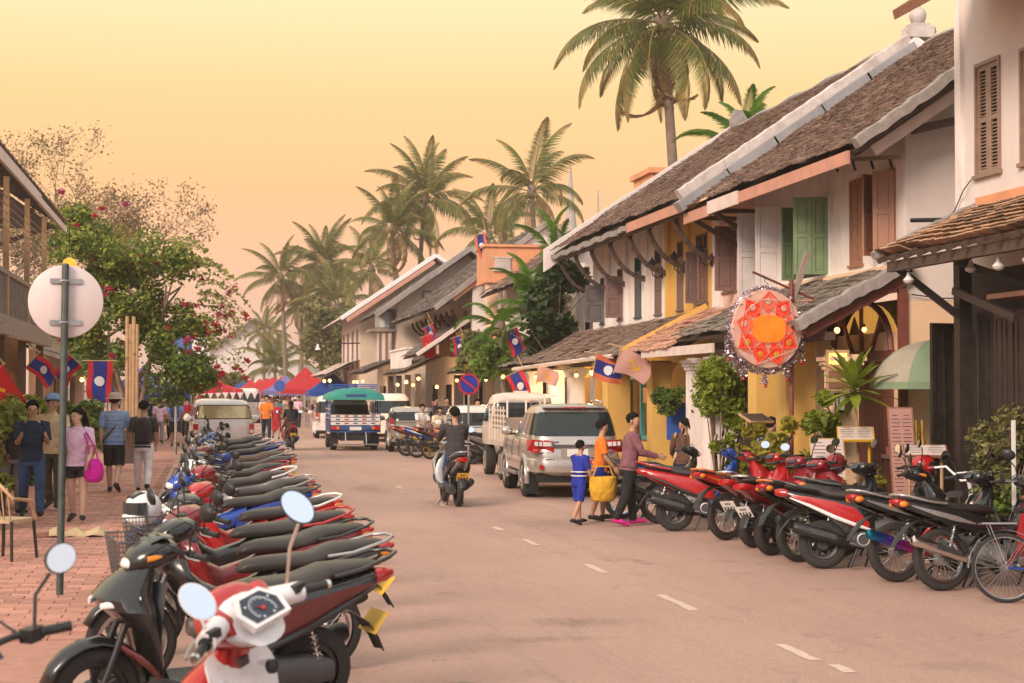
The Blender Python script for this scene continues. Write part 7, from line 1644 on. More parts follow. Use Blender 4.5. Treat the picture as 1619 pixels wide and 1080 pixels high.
    if cut == 'skirt': b.loft([sec(.12, .075, .098), sec(-.1, .085, .108), sec(-.5, .10, .115), sec(-.95, .11, .12)], bottom)
    else:
        b.loft([sec(.16, .070, .094), sec(.0, .078, .102), sec(-.12, .080, .104), sec(-.22, .07, .095)], bottom)
        for s in (1, -1):
            h, k, an, toe = J[s]
            if cut == 'long': b.tube([h+V((0, 0, .03*H)), h.lerp(k, .3), k, k.lerp(an, .4), an.lerp(k, -.02)], [.055*H, .058*H, .045*H, .043*H, .036*H], 12)
            else: b.tube([h+V((0, 0, .03*H)), h.lerp(k, .3), h.lerp(k, .5 if cut == 'brief' else .95)], [.056*H, .060*H, .058*H if cut == 'brief' else .054*H], 12)
    for i in range(len(b.k)): b.k[i] = bottom
    b.build('skirt' if cut == 'skirt' else 'trousers' if cut == 'long' else 'shorts', t, smooth=60)
    for s in (1, -1):
        h, k, an, toe = J[s]; d = (toe-an); d.z = 0; d.normalize(); heel = an-d*.035*H+V((0, 0, -.02*H))
        b = MB(); pts = [heel, an+V((0, 0, -.012*H)), an.lerp(toe, .55), toe+d*.02*H]; b.tube(pts, [.020*H, .028*H, .025*H, .014*H], 10, shoes); b.build('shoe', t, smooth=60)
    t['H'] = H; return t, dict(hip=hip, base=base, U=U, A=A, T=T, H=H, hc=hc)
def hat_m(label): return 'c_cap'
def backpack(t, I, m):
    H = I['H']; p = I['hip']+I['U']*I['T']*.55-V((.115*H, 0, 0)); b = MB(); b.m = m
    rows = [[p+V((.055*H*math.copysign(abs(math.cos(a))**.5, math.cos(a)), .085*H*sc*math.copysign(abs(math.sin(a))**.5, math.sin(a)), dz*H)) for a in [2*math.pi*j/16 for j in range(16)]] for dz, sc in ((-.115, .85), (-.10, 1.0), (.03, 1.0), (.10, .85), (.125, .5))]
    b.loft(rows); o = b.build('backpack_body', smooth=60); o.name = 'backpack'
    return o
# left pavement
t, I = person('man in a navy shirt and jeans walking towards the camera with folded arms', -2.58, 25.4, .12, 172, 1.70, ((20, 4), (-14, 24)), ((18, 95, 6), (14, 98, 6)), 2, 'c_navy', 'short', 'c_jeans', 'long', shoes='c_shoe')
t, I = person('person with short black hair and bare arm at the left edge of the photo', -2.98, 26.3, .12, 150, 1.66, ((6, 4), (-6, 6)), ((30, 80, 8), (12, 30, 8)), 4, 'c_charcoal', 'short', 'c_grey', 'long', turn=-20)
t, I = person('man in a blue cap, beige shirt and olive trousers', -2.45, 27.3, .12, 190, 1.76, ((10, 4), (-10, 14)), ((10, 60, 8), (-8, 20, 8)), 3, 'c_beige', 'short', 'c_olive', 'long', skin='skin_pale', hat='cap', turn=35, girth=1.12)
t, I = person('woman in a pale pink top and black shorts carrying a magenta bag', -1.86, 24.6, .12, 188, 1.58, ((10, 2), (-8, 14)), ((10, 30, 8), (4, 22, 12)), 2, 'c_pink', 'short', 'c_black', 'brief', hairlen=1, skin='skin_pale', turn=-40, girth=1.02)
hb = thing('shoulder_bag', 'magenta cloth bag hanging on the hip of the woman in pink', 'bag', (-1.62, 24.42, .12))
b = MB(); b.loft([[V((.13*sc*math.cos(a), .06*sc*math.sin(a), z)) for a in [2*math.pi*j/18 for j in range(18)]] for z, sc in ((.58, .55), (.62, .95), (.72, 1.12), (.84, .98), (.92, .55))], 'c_magenta'); b.build('pouch', hb, smooth=60); b = MB(); b.tube([(.06, 0, .9), (.0, .02, 1.1), (-.10, .06, 1.28), (-.18, .12, 1.32)], .012, 6, 'c_magenta'); b.tube([(-.06, 0, .9), (-.08, .0, 1.1), (-.14, .02, 1.28)], .012, 6, 'c_magenta'); b.build('strap', hb)
t, I = person('man in a blue checked shirt, dark shorts and pale sun hat walking away', -1.74, 31.8, .12, 8, 1.80, ((16, 6), (-14, 30)), ((-12, 16, 9), (10, 20, 9)), 3, 'c_plaidblue', 'short', 'c_black', 'short', skin='skin_pale', hat='brim', girth=1.08)
b = MB(); H = 1.8; b.tube([V((.0, -.10*H, .80*H)), V((-.13, .0, .66*H)), V((-.12, .11*H, .53*H))], .018, 6, 'c_brown'); b.build('cross_strap', t)
b = MB(); b.m = 'c_white'
for k in range(7): b.tube([V((-.128 if False else 0, 0, 0))+V((.142*math.cos(a), .185*math.sin(a), .56*H+k*.075)) for a in [R(100+160*j/10) for j in range(11)]], .0035, 4)
b.build('check_lines', t, kind='stuff')
t, I = person('woman in a dark top and white trousers with a brown backpack, walking away', -1.2, 31.6, .12, 4, 1.66, ((16, 4), (-12, 26)), ((-8, 14, 9), (12, 20, 9)), 3, 'c_charcoal', 'short', 'c_white', 'long')
o = backpack(t, I, 'c_darkpack'); o.location = (0, 0, 0); o.parent = None; o.matrix_world = Matrix.Translation(t.location) @ Matrix.Rotation(az(4), 4, 'Z'); tag(o, 'dark brown backpack on the woman in white trousers', 'backpack')
t, I = person('person in dark shorts with a blue backpack between the post and the white pickup', -1.12, 57.5, .12, 2, 1.72, ((10, 6), (-12, 20)), ((-8, 20, 10), (10, 20, 10)), 2, 'c_lightblue', 'short', 'c_black', 'short')
o = backpack(t, I, 'c_bluepack'); o.matrix_world = Matrix.Translation(t.location) @ Matrix.Rotation(az(2), 4, 'Z'); tag(o, 'blue backpack on the person in dark shorts', 'backpack')
LP = [(-1.75, 61, 5, 'c_pink', 'c_grey', 'person in a pink top walking away beside the timber post'), (-1.45, 66, 185, 'c_white', 'c_navy', 'person in white shirt coming along the pavement behind the blue backpack'), (-.95, 70, 10, 'c_red', 'c_black', 'person in a red top near the red awnings on the left'), (-2.1, 64, 200, 'c_navy', 'c_olive', 'person in navy beside the left shop'), (-1.1, 76, 0, 'c_teal', 'c_grey', 'person in teal farther along the left pavement'), (-2.3, 74, 190, 'c_cream', 'c_jeans', 'person in cream under the blue canopy')]
for x, y, h, a, b_, lb in LP: person(lb, x, y, .12, h, rnd(1.58, 1.74), ((14, 6), (-12, 20)), ((-10, 16, 8), (10, 20, 8)), 2, a, 'short', b_, 'long', face=False)
# in the street
person('person in dark trousers and an orange-red top walking beside a child-sized figure in crimson', 2.34, 68.3, 0, 182, 1.80, ((14, 4), (-14, 20)), ((20, 80, 8), (-8, 14, 8)), 2, 'c_orange', 'short', 'c_navy', 'long')
person('woman in a crimson dress walking in the far street', 2.8, 70, 0, 178, 1.60, ((14, 4), (-12, 20)), ((-10, 14, 8), (10, 20, 8)), 2, 'c_red', 'short', 'c_red', 'skirt', hairlen=1)
person('person in a teal shirt in the far street behind the crimson dress', 3.35, 82, 0, 180, 1.66, ((8, 4), (-8, 12)), ((-6, 14, 8), (8, 20, 8)), 2, 'c_teal', 'short', 'c_navy', 'long', face=False)
CR = 'shoppers in the far market'; g = random.Random(21)
cols = ['c_white', 'c_pink', 'c_navy', 'c_red', 'c_cream', 'c_grey', 'c_teal', 'c_charcoal', 'c_orange', 'c_lightblue']
desc = ['white', 'pink', 'navy', 'red', 'cream', 'grey', 'teal', 'charcoal', 'orange', 'light blue']
for k in range(14):
    person('shopper in a %s top %s' % (desc[k % 10], ('standing among the far market stalls', 'walking past the nearest red stall')[k // 10]), 2.4+g.uniform(0, 2.9), 88+k*3.2, 0, g.choice((0, 180, 90, 200, 20)), g.uniform(1.55, 1.75), ((10, 4), (-10, 16)), ((-8, 16, 8), (10, 24, 8)), 2, cols[k % 10], 'short', g.choice(('c_navy', 'c_black', 'c_jeans', 'c_olive')), 'long', face=False, group=CR)
person('child in a blue and white football kit and dark sandals in the road', 5.50, 24.25, 0, 60, 1.22, ((10, 4), (-12, 16)), ((30, 40, 10), (10, 20, 8)), 3, 'c_blue', 'short', 'c_blue', 'short', turn=10)
kt = [o for o in bpy.data.objects if o.name.startswith('person') and o.get('label', '').startswith('child in a blue')][0]
b = MB(); b.m = 'c_white'
for z in (.80, .74): b.tube([V((.094*math.cos(a)*1.05, .128*math.sin(a)*1.02, z)) for a in [2*math.pi*j/20 for j in range(20)]], .011, 5, closed=True)
b.build('shirt_bands', kt, kind='stuff')
person('woman in a plum patterned blouse, black leggings and pink shoes by the right row', 6.18, 23.9, 0, 95, 1.62, ((8, 4), (-8, 16)), ((20, 60, 10), (26, 50, 12)), 6, 'c_plum', 'long', 'c_black', 'long', shoes='c_pinkshoe', turn=-30, girth=1.1)
person('boy in an orange shirt standing behind the woman in plum', 5.98, 24.9, 0, 100, 1.50, ((6, 4), (-6, 10)), ((14, 40, 8), (10, 30, 8)), 3, 'c_orange', 'short', 'c_blue', 'short', turn=20)
bk = thing('basket_bag', 'yellow woven carrier bag held between the child and the woman in plum', 'bag', (5.85, 24.15, 0))
b = MB(); b.loft([[V((.21*sc*math.cos(a), .13*sc*math.sin(a), z)) for a in [2*math.pi*j/20 for j in range(20)]] for z, sc in ((.36, .7), (.40, .92), (.58, 1.05), (.72, 1.0), (.73, .9), (.6, .9))], 'c_yellow'); b.build('basket', bk, smooth=50); b = MB(); b.tube([(-.16, 0, .72), (-.1, 0, .88), (.1, 0, .88), (.16, 0, .72)], .012, 6, 'c_yellow'); b.build('handle', bk)
person('woman with black hair in a brown top sitting on the right-hand step', 8.55, 29.0, .11, 10, 1.58, ((82, 80), (78, 84)), ((20, 50, 8), (24, 50, 8)), 4, 'c_brown', 'long', 'c_navy', 'long', hairlen=.6, seat=.62, turn=50)
person('man in a light blue shirt bending over a menu stand by the yellow pillars', 8.45, 24.6, .11, 60, 1.68, ((80, 78), (78, 82)), ((50, 50, 10), (54, 40, 10)), 26, 'c_lightblue', 'short', 'c_navy', 'long', seat=.72, turn=-20)
sg = 'seated pair in white by the parked motorbikes'
person('man in a white shirt sitting with a companion by the parked motorbikes', 6.72, 52.6, 0, 160, 1.64, ((70, 80), (66, 80)), ((30, 50, 8), (30, 50, 8)), 8, 'c_white', 'short', 'c_navy', 'long', seat=.80, group=sg)
person('person in a cream shirt sitting right of the white-shirted man', 7.15, 51.6, 0, 175, 1.60, ((70, 80), (66, 80)), ((30, 50, 8), (30, 50, 8)), 16, 'c_cream', 'short', 'c_grey', 'long', seat=.76, group=sg)
SH = 'people at the right-hand shop fronts'
for k, (x, y, h, a, b_, lb) in enumerate(((7.9, 58, 100, 'c_navy', 'c_black', 'person in navy at the shop front behind the seated pair'), (8.0, 55.5, 200, 'c_charcoal', 'c_jeans', 'person in charcoal under the warm shop lamps'), (8.2, 61, 90, 'c_red', 'c_navy', 'person in red under the thatch porch'), (7.8, 48, 170, 'c_grey', 'c_black', 'person in grey standing by the no-parking sign'))):
    person(lb, x, y, .11, h, rnd(1.6, 1.72), ((8, 4), (-8, 12)), ((-6, 16, 8), (10, 30, 8)), 2, a, 'short', b_, 'long', face=False, group=SH)
# riders
def rider(label, bx, by, head, paint, top, bottom, hair, blabel, hl=0, H=1.68):
    person(label, bx+.22*math.sin(R(head)), by+.22*math.cos(R(head)), 0, head, H, ((52, 78), (52, 78)), ((52, 26, 8), (52, 26, 8)), 10, top, 'long', bottom, 'long', hairlen=hl, seat=.90)
    o = make_scooter('scooter'); index_children(); tag(o, blabel, 'scooter'); o.location = (bx, by, 0); o.rotation_euler = (0, 0, az(head)); o.scale = (1.08, 1.08, 1.08); recolour(o, {'PAINT': paint, 'PAINT2': 'paint_black', 'SEAT': 'seat_vinyl'})
rider('rider in a black jacket and blue jeans on a moving scooter, seen from behind', 4.30, 28.5, -2, 'paint_silver', 'c_charcoal', 'c_jeans', 'hair_black', 'silver scooter ridden up the middle of the road')
rider('long-haired rider in black on a scooter in the far street', 2.82, 57.0, -3, 'paint_dkred', 'c_black', 'c_black', 'hair_brown', 'dark red scooter ridden by the long-haired rider far up the street', 1, 1.6)
# ------------------------------------------------------------------ signs, flags, lantern, plants, small things
t = thing('road_sign', 'round sign seen from its pale back on a dark green post on the left pavement', 'sign', (-1.35, 15.85, .11), R(6))
t.rotation_euler = (0, R(.5), R(6))
b = MB(); b.m = 'post_green'; b.cyl((0, 0, -.05), (0, 0, 3.08), .034, 12); b.lathe([(.034, 0), (.028, .012), (.001, .014)], 12, c=(0, 0, 3.08)); b.build('post', t, smooth=40)
b = MB(); b.m = 'sign_back'; b.lathe([(.335, -.006), (.342, -.002), (.342, .010), (.33, .013), (.001, .013)], 48, 'sign_back', (.01, .055, 2.74), (0, 1, 0)); b.build('disc', t, smooth=40)
for z in (2.93, 2.54):
    k = MB(); k.m = 'steel'; k.box((.01, .035, z), (.29, .012, .045)); k.torus((0, 0, z), (0, 0, 1), .037, .008, 16, 5); k.box((-.045, 0, z), (.03, .03, .04)); k.build('clamp', t)
t = thing('road_sign', 'blue no-parking disc with red border and red slash on the right kerb', 'sign', (6.98, 44.4, .0), R(4))
b = MB(); b.m = 'steel'; b.cyl((0, 0, -.05), (0, 0, 2.5), .028, 8); b.build('post', t)
def disc(nm, par, r, y, m, z=2.22): k = MB(); k.lathe([(r, 0), (r, .004), (.001, .004)], 32, m, (0, y, z), (0, -1, 0)); return k.build(nm, par)
d0 = disc('disc', t, .30, -.03, 'c_red'); disc('blue_face', d0, .245, -.0345, 'c_blue'); k = MB(); k.box((0, -.0405, 2.22), (.49, .003, .06), 'c_red', (0, R(38), 0)); k.build('slash', d0)
t = thing('road_sign', 'small round blue sign among the far red stalls', 'sign', (4.0, 95, 0)); b = MB(); b.m = 'steel'; b.cyl((0, 0, 0), (0, 0, 2.5), .03, 6); b.build('post', t); d0 = disc('disc', t, .33, -.03, 'tarp_blue', 2.35)
t = thing('lamp_post', 'thin grey pole on the left pavement before the white pickup', 'pole', (-.98, 51, .1)); b = MB(); b.m = 'steel'; b.cyl((0, 0, 0), (0, 0, 3.0), .045, 8); b.build('pole', t)

# flags
mat('f_red', (.50, .02, .03), .85, var=.1, trans=.25); mat('f_blue', (.02, .03, .22), .85, var=.1, trans=.25); mat('f_white', (.78, .74, .74), .85, var=.05, trans=.2); mat('f_yellow', (.78, .45, .03), .85, var=.05, trans=.2); mat('f_faded', (.60, .33, .28), .85, var=.1, trans=.3); mat('f_orange', (.62, .16, .07), .85, var=.1, trans=.25)
def flag(label, loc, rz, tilt, kind, w=.95, h=.62, pole=1.5, droop=.25, seed=0, group='national and party flags on the shop fronts', faded=False):
    """cloth hanging from a slanted pole; local x along the fly, z up"""
    t = thing('flag', label, 'flag', loc, rz, group); t.rotation_euler = (0, R(tilt), rz)
    g = random.Random(seed); ph = g.uniform(0, 6); NX, NZ = 24, 18
    def P(u, v, o=0.0): return V((u*w*(1-.05*math.sin(v*5+ph)), .045*math.sin(u*7+v*2.5+ph)*(.3+u)+o, -v*h-droop*u*u-.02*math.sin(u*6+ph)))
    b = MB()
    def m(u, v):
        if kind == 'lao': return ('f_orange' if faded else 'f_red') if (v < .25 or v > .75) else 'f_blue'
        return 'f_faded' if faded else 'f_red'
    for i in range(NX):
        for j in range(NZ): b.add([P(i/NX, j/NZ), P((i+1)/NX, j/NZ), P((i+1)/NX, (j+1)/NZ), P(i/NX, (j+1)/NZ)], [(0, 1, 2, 3)], m((i+.5)/NX, (j+.5)/NZ))
    c = b.build('cloth', t, smooth=180)
    e = MB()
    for o in (-.006, .006):
        if kind == 'lao':
            r = .2; ct = P(.5, .5, o); e.add([ct]+[P(.5+r*h/w*math.cos(2*math.pi*k/24), .5+r*math.sin(2*math.pi*k/24), o) for k in range(24)], [(0, k+1, (k+1) % 24+1) for k in range(24)], 'f_white')
        else:
            def arc(a0, a1, r0, r1, cu, cv):
                n = 16; A_ = [P(cu+r0*h/w*math.cos(R(a0+(a1-a0)*k/n)), cv-r0*math.sin(R(a0+(a1-a0)*k/n)), o) for k in range(n+1)]; B_ = [P(cu+(r1(k/n))*h/w*math.cos(R(a0+(a1-a0)*k/n)), cv-r1(k/n)*math.sin(R(a0+(a1-a0)*k/n)), o) for k in range(n+1)]
                e.add(A_+B_, [(k, k+1, n+2+k, n+1+k) for k in range(n)], 'f_yellow')
            arc(-130, 75, .24, lambda f: .24-.085*math.sin(math.pi*min(1, f*1.15))**.7+.0, .5, .5)
            def bar(p, q, wd):
                p, q = V((*p, 0)), V((*q, 0)); d = (q-p).normalized(); n_ = V((-d.y, d.x, 0))*wd
                e.add([P(*(p+n_).xy, o), P(*(q+n_).xy, o), P(*(q-n_).xy, o), P(*(p-n_).xy, o)], [(0, 1, 2, 3)], 'f_yellow')
            bar((.40, .36), (.62, .72), .022); bar((.34, .42), (.46, .30), .04); bar((.33, .70), (.40, .62), .03)
    e.build('emblem', c, kind='stuff' if False else None) if False else e.build('emblem', c)
    if pole: k = MB(); k.m = 'wood_tan'; k.cyl((-pole*.45, 0, .02), (w*1.02 if False else .02, 0, .03), .014, 6); k.cyl((0, 0, .06), (0, 0, -h-.05), .012, 6); k.build('pole', t)
    return t
def vflag(label, loc, rz, kind, w=.6, h=1.0, seed=0, faded=False, lean=0):
    """flag hung by its short edge: stripes run down the cloth"""
    t = flag(label, loc, rz, 0, kind, h, w, 0, 0, seed, faded=faded); t.rotation_euler = (R(lean), R(90), rz); k = MB(); k.m = 'wood_tan'; k.cyl((-.02, 0, .12), (-.02, 0, -w-.12), .013, 6); k.build('pole', t); return t
vflag('large national flag with white disc hanging beside the round sign, left shop', (-3.28, 27.0, 3.08), R(-6), 'lao', .62, .98, 1)
flag('red party flag with yellow hammer and sickle drooping at the left shop front', (-3.35, 28.2, 2.45), R(-8), 52, 'party', .85, .62, 1.2, .1, 2)
flag('national flag in a V-shaped fold right of the round sign', (-3.25, 33, 2.75), R(15), 40, 'lao', .55, .36, .7, .06, 3)
flag('second national flag folded against the V-shaped one', (-2.72, 33.5, 2.75), R(170), 48, 'lao', .5, .34, .6, .06, 4)
vflag('national flag hanging straight beside the timber post', (-2.42, 43, 2.78), R(-5), 'lao', .62, 1.0, 5)
flag('faded national flag hanging at the corner of the red porch roof', (7.95, 33.4, 2.78), R(-20), 10, 'lao', .62, .50, .6, .05, 6, faded=True)
flag('faded pink party flag next to the faded national flag', (7.95, 31.3, 2.85), R(-25), 18, 'party', .68, .46, .6, .05, 7, faded=True)
flag('national flag hanging behind the roof of the cream truck', (8.02, 42.0, 2.6), R(-20), 66, 'lao', .75, .46, .8, .05, 8)
flag('dull red cloth flag under the porch gutter', (7.75, 38.6, 2.60), R(-15), 5, 'party', .5, .36, .4, .05, 9, faded=True)
flag('red party flag with hammer and sickle high on the pink-walled house', (8.05, 60.0, 4.15), R(-30), 72, 'party', .85, .46, 1.2, .05, 10)
flag('national flag above the party flag on the pink-walled house', (8.15, 60.6, 4.55), R(-30), 62, 'lao', .6, .42, 1.0, .1, 11)
flag('pair of national flags over the plants, the left one', (8.05, 52.6, 3.85), R(-20), 72, 'lao', .62, .36, 1, .05, 12)
flag('pair of national flags over the plants, the right one', (8.5, 52.2, 3.45), R(-20), 82, 'lao', .5, .38, 1, .05, 13)
flag('small national flag among the areca fronds', (8.6, 45.8, 3.85), R(-20), 65, 'lao', .7, .45, .8, .05, 14)
flag('small pale flag on a pole on the terrace roof', (9.55, 57, 7.6), R(-20), 78, 'lao', .8, .4, 1.2, 0, 15, faded=True)
flag('national flag on top of the round sign, red and blue bands', (-2.72, 30.2, 4.0), R(-4), 0, 'lao', .45, .22, .6, .02, 16)

# star lantern
L = thing('star_lantern', 'big round paper star lantern with tinsel fringe glowing orange in its middle', 'lantern', (7.98, 22.9, 2.92), R(10))
mat('paper', (.66, .40, .31), .85, var=.12, scale=4, emit=.12); mat('star_red', (.62, .035, .015), .8, var=.25, scale=8, emit=.42); mat('star_pink', (.70, .13, .07), .8, var=.2, scale=8, emit=.30); mat('glow_orange', (.95, .17, .012), .7, var=.4, scale=5, emit=.55); mat('tinsel', (.62, .50, .55), .28, .85, var=.4, scale=40, island=.4)
b = MB(); b.lathe([(.565, -.07), (.585, 0), (.565, .07), (.001, .075)], 48, 'paper', (0, 0, 0), (0, 1, 0)); b.lathe([(.001, -.075), (.565, -.07)], 48, 'paper', (0, 0, 0), (0, 1, 0), cap=False); b.build('drum', L, smooth=50)
def star_pts(n, k, r, y): return [V((r*math.cos(R(90)+2*math.pi*i*k/n), y, r*math.sin(R(90)+2*math.pi*i*k/n))) for i in range(n)]
yF = -.083
for i in range(9):
    a = R(90)+2*math.pi*i/9; a0, a1 = a-R(20), a+R(20); ri = .39; P_ = lambda r, q, y=yF: V((r*math.cos(q), y, r*math.sin(q)))
    pt = MB(); low_ = math.sin(a) < -.25
    pt.prism([(0, 0), (1, 0), (1, 1)], (0, 9, 0), (1e-4, 0, 0), (0, 0, 1e-4), 1e-5, 'star_red') if False else None
    tri = [P_(.572, a), P_(ri, a0), P_(.20, a), P_(ri, a1)]
    back_ = [p+V((0, .006, 0)) for p in tri]
    pt.add(tri+back_, [(0, 1, 2, 3), (7, 6, 5, 4), (0, 4, 5, 1), (1, 5, 6, 2), (2, 6, 7, 3), (3, 7, 4, 0)], 'star_red' if (low_ or i in (1, 8)) else 'star_pink')
    po = pt.build('star_point', L); po.location.y = -.001*i
    k = MB(); k.m = 'paper'; c_ = P_(.40, a, yF-.012); k.lathe([(.05, 0), (.04, .004), (.001, .004)], 10, 'f_yellow' if low_ else 'paper', c_, (0, -1, 0)); k.build('medallion', po)
k = MB(); sp_ = star_pts(9, 1, .55, yF-.022)
for i in range(9): k.beam(sp_[i], sp_[(i+2) % 9]*1.0, .006, .014, 'star_red' if i % 2 else 'paper')
for i in range(9): k.beam(sp_[i], sp_[(i+3) % 9], .005, .012, 'star_pink')
k.build('star_ribs', L, kind='stuff')
k = MB(); k.prism([(.27*math.copysign(abs(math.cos(q))**.75, math.cos(q)), .20*math.copysign(abs(math.sin(q))**.75, math.sin(q))) for q in [2*math.pi*j/28 for j in range(28)]], (0, yF-.030, 0), (1, 0, 0), (0, 0, 1), .012, 'glow_orange'); k.build('glowing_window', L)
g = np.random.default_rng(3); TP = []
for i in range(1500): a = g.uniform(0, 6.283); TP.append((.60*math.cos(a)+g.normal(0, .022), g.normal(0, .035), .60*math.sin(a)-.03*abs(math.cos(a))+g.normal(0, .022)))
hang = [(-.60, -.42), (-.36, -.70), (0, -.80), (.36, -.70), (.60, -.46)]
for (x0, z0) in hang:
    for i in range(130): TP.append((x0+g.normal(0, .025), g.normal(0, .03), z0+.27*g.random()))
for i in range(420):
    q = g.random()*4; j = min(3, int(q)); f = q-j; TP.append((hang[j][0]+(hang[j+1][0]-hang[j][0])*f, g.normal(0, .02), hang[j][1]+.22+(hang[j+1][1]-hang[j][1])*f-.09*math.sin(math.pi*f)+g.normal(0, .018)))
o = leaf_mesh('tinsel', np.array(TP), .03, 'tinsel', L, 4); o['kind'] = 'stuff'
for x0, z0 in hang: k = MB(); k.ell((x0, 0, z0-.03), .028, 'lens_red', 8, 6); k.build('tassel', L, smooth=180)
t = thing('lantern_post', 'rust red pole with crossed arms carrying the star lantern', 'pole', (8.42, 23.05, .1))
b = MB(); b.m = 'wood_red'; b.cyl((0, 0, 0), (.02, 0, 3.55), .034, 10); b.build('pole', t, smooth=40)
b = MB(); b.m = 'wood_red'; b.cyl((.40, .1, 3.28), (-.60, -.06, 3.66), .018, 8); b.build('upper_arm', t); b = MB(); b.m = 'fascia_pink'; b.cyl((.38, .1, 3.26), (-.1, 0, 3.22), .018, 8); b.build('lower_arm', t)
b = MB(); b.m = 'wood_grey'; b.box((.17, .03, 3.62), (.09, .05, .75), rot=(0, R(20), 0)); b.build('plank', t)
b = MB(); b.m = 'iron'; b.cyl((-.44, -.13, 3.6), (-.44, -.15, 3.50), .006, 5); b.build('hook', t)

# menu stands, boards, umbrella, shrine, pots
mat('menu_page', (.56, .47, .43), .7, var=.1)
def menu(label, x, y, z, rz, tilt, w, h, m_board='f_white', stand=True, m_frame='wood_tan'):
    t = thing('menu_stand', label, 'menu', (x, y, .1), rz); Q = Euler((R(tilt), 0, 0)).to_matrix()
    b = MB(); b.box((0, 0, z), (w+.04, .03, h+.04), m_frame, Q); b.build('board', t); b = MB()
    b.box(V((0, 0, z))+Q @ V((0, -.018, 0)), (w, .004, h), m_board, Q); po = b.build('page', t)
    k = MB()
    for c in range(2):
        for r in range(int(h/.05)): k.box(V((0, 0, z))+Q @ V((-w*.25+c*w*.5, -.0215, h*.42-r*.05)), (w*.38*(1 if r % 4 else .6), .001, .010), 'plate_ink', Q)
    k.build('print', po, kind='stuff')
    if stand:
        for s in (-1, 1): b = MB(); b.m = 'wood_tan' if m_frame != 'f_yellow' else 'f_yellow'; b.cyl((s*w*.4, .0, 0), (s*w*.4, .02, z), .022, 6); b.build('leg', t)
    return t
menu('white menu sheet on an easel beside the lantern pole', 8.15, 20.9, 1.0, R(-12), -24, .42, .56, 'menu_page')
menu('menu lying open on a yellow stand, right of the easel menu', 8.75, 21.4, 1.32, R(-20), -62, .46, .34, 'menu_page', m_frame='f_yellow')
menu('tall narrow red menu board leaning by the doorway', 8.95, 20.3, 1.12, R(-10), -14, .30, 1.15, 'f_faded', False, 'wood_brown')
menu('second open menu on a brown stand below the shrine', 8.95, 19.6, 1.15, R(-20), -66, .5, .28, 'menu_page', m_frame='wood_brown')
menu('dark menu folder held up beside the man in light blue', 8.25, 24.1, 1.50, R(20), -68, .42, .28, 'wood_dark', True)
t = thing('market_umbrella', 'faded green market umbrella before the black folding doors', 'umbrella', (9.95, 21.6, .1))
b = MB(); rows = []; mat('umb', (.28, .38, .24), .85, var=.12, scale=2, trans=.3); mat('umb2', (.50, .44, .34), .85, var=.1, trans=.3); mat('umb_print', (.42, .28, .18), .85, var=.4, scale=4, trans=.2)
for k in range(8):
    pn = MB()
    def up_(f, q): a = R(45*k+45*f); r = .86*math.sin(q*1.25)/math.sin(1.25)*(1-.04*math.sin(math.pi*f)); return V((r*math.cos(a), r*math.sin(a), 2.62-.58*(1-math.cos(q*1.3))/(1-math.cos(1.3))))
    pn.loft([[up_(f/4, q/6) for f in range(5)] for q in range(1, 7)], 'umb' if k % 2 else 'umb2', cap=False, closed=False); pn.add([up_(0, 1/6), up_(1, 1/6), V((0, 0, 2.63))], [(0, 1, 2)], 'umb'); pn.loft([[up_(f/4, 1) for f in range(5)], [up_(f/4, 1)*1.0+V((0, 0, -.10)) for f in range(5)]], 'umb', cap=False, closed=False); pn.build('canopy_panel', t, smooth=60)
b = MB(); b.cyl((0, 0, 0), (0, 0, 2.62), .022, 8, 'steel'); b.build('pole', t)
t = thing('shrine', 'small dark spirit house with gilded ornaments on a post', 'shrine', (9.15, 20.6, .1))
b = MB(); b.m = 'wood_dark'; b.lathe([(.28, 0), (.2, .1), (.12, .5), (.2, .95), (.34, 1.02), (.34, 1.07)], 12); b.build('pedestal', t, smooth=35)
mat('gilt', (.62, .34, .05), .35, .7, var=.2)
for k in range(9): a = k*.7; b = MB(); b.lathe([(.04, 0), (.05, .06), (.02, .16), (.03, .2), (.006, .36)], 8, 'gilt', (.2*math.cos(a), .2*math.sin(a), 1.17)); b.build('gilt_spire', t, smooth=40)
b = MB(); b.m = 'wood_red'; b.lathe([(.30, 1.07), (.30, 1.17), (.24, 1.17)], 8); b.lathe([(.18, 1.17), (.12, 1.4), (.02, 1.62)], 8, 'gilt'); b.build('house', t, smooth=30)
for k, (dx, m_) in enumerate(((-.2, 'lens_red'), (.05, 'c_lightblue'), (.2, 'lens_red'))): b = MB(); b.lathe([(.05, 0), (.06, .06), (.055, .1)], 10, m_, (dx, -.25, 1.07)); b.build('offering_cup', t)
def bush(name, label, x, y, z0, clumps, n, size, m, seed, pot=None, group=None, cat='plant', stem=True):
    t = thing(name, label, cat, (x, y, .1), 0, group); g = random.Random(seed)
    if stem:
        b = MB(); b.m = 'bark'
        for c in clumps[:10]: b.tube([(g.uniform(-.04, .04), g.uniform(-.04, .04), z0), V(c[0])*.5+V((0, 0, z0*.5)), V(c[0])], [.022, .014, .005], 5)
        b.build('stem', t, smooth=60)
    leaf_mesh('foliage', cloud(clumps, n, seed, .3), size, m, t, seed, el=2.0)
    if pot:
        b = MB(); b.lathe([(pot*.7, 0), (pot, .75*pot*1.6), (pot*1.08, .8*pot*1.6), (pot*1.08, pot*1.6), (pot*.9, pot*1.6), (pot*.85, pot*1.45)], 18, 'tile_red' if seed % 2 else 'concrete'); b.build('pot', t, smooth=40)
    return t
mat('leaf_lime', (.24, .30, .03), .55, var=.2, island=.35, trans=.4); mat('leaf_croton', (.32, .28, .03), .55, var=.25, island=.4, trans=.35)
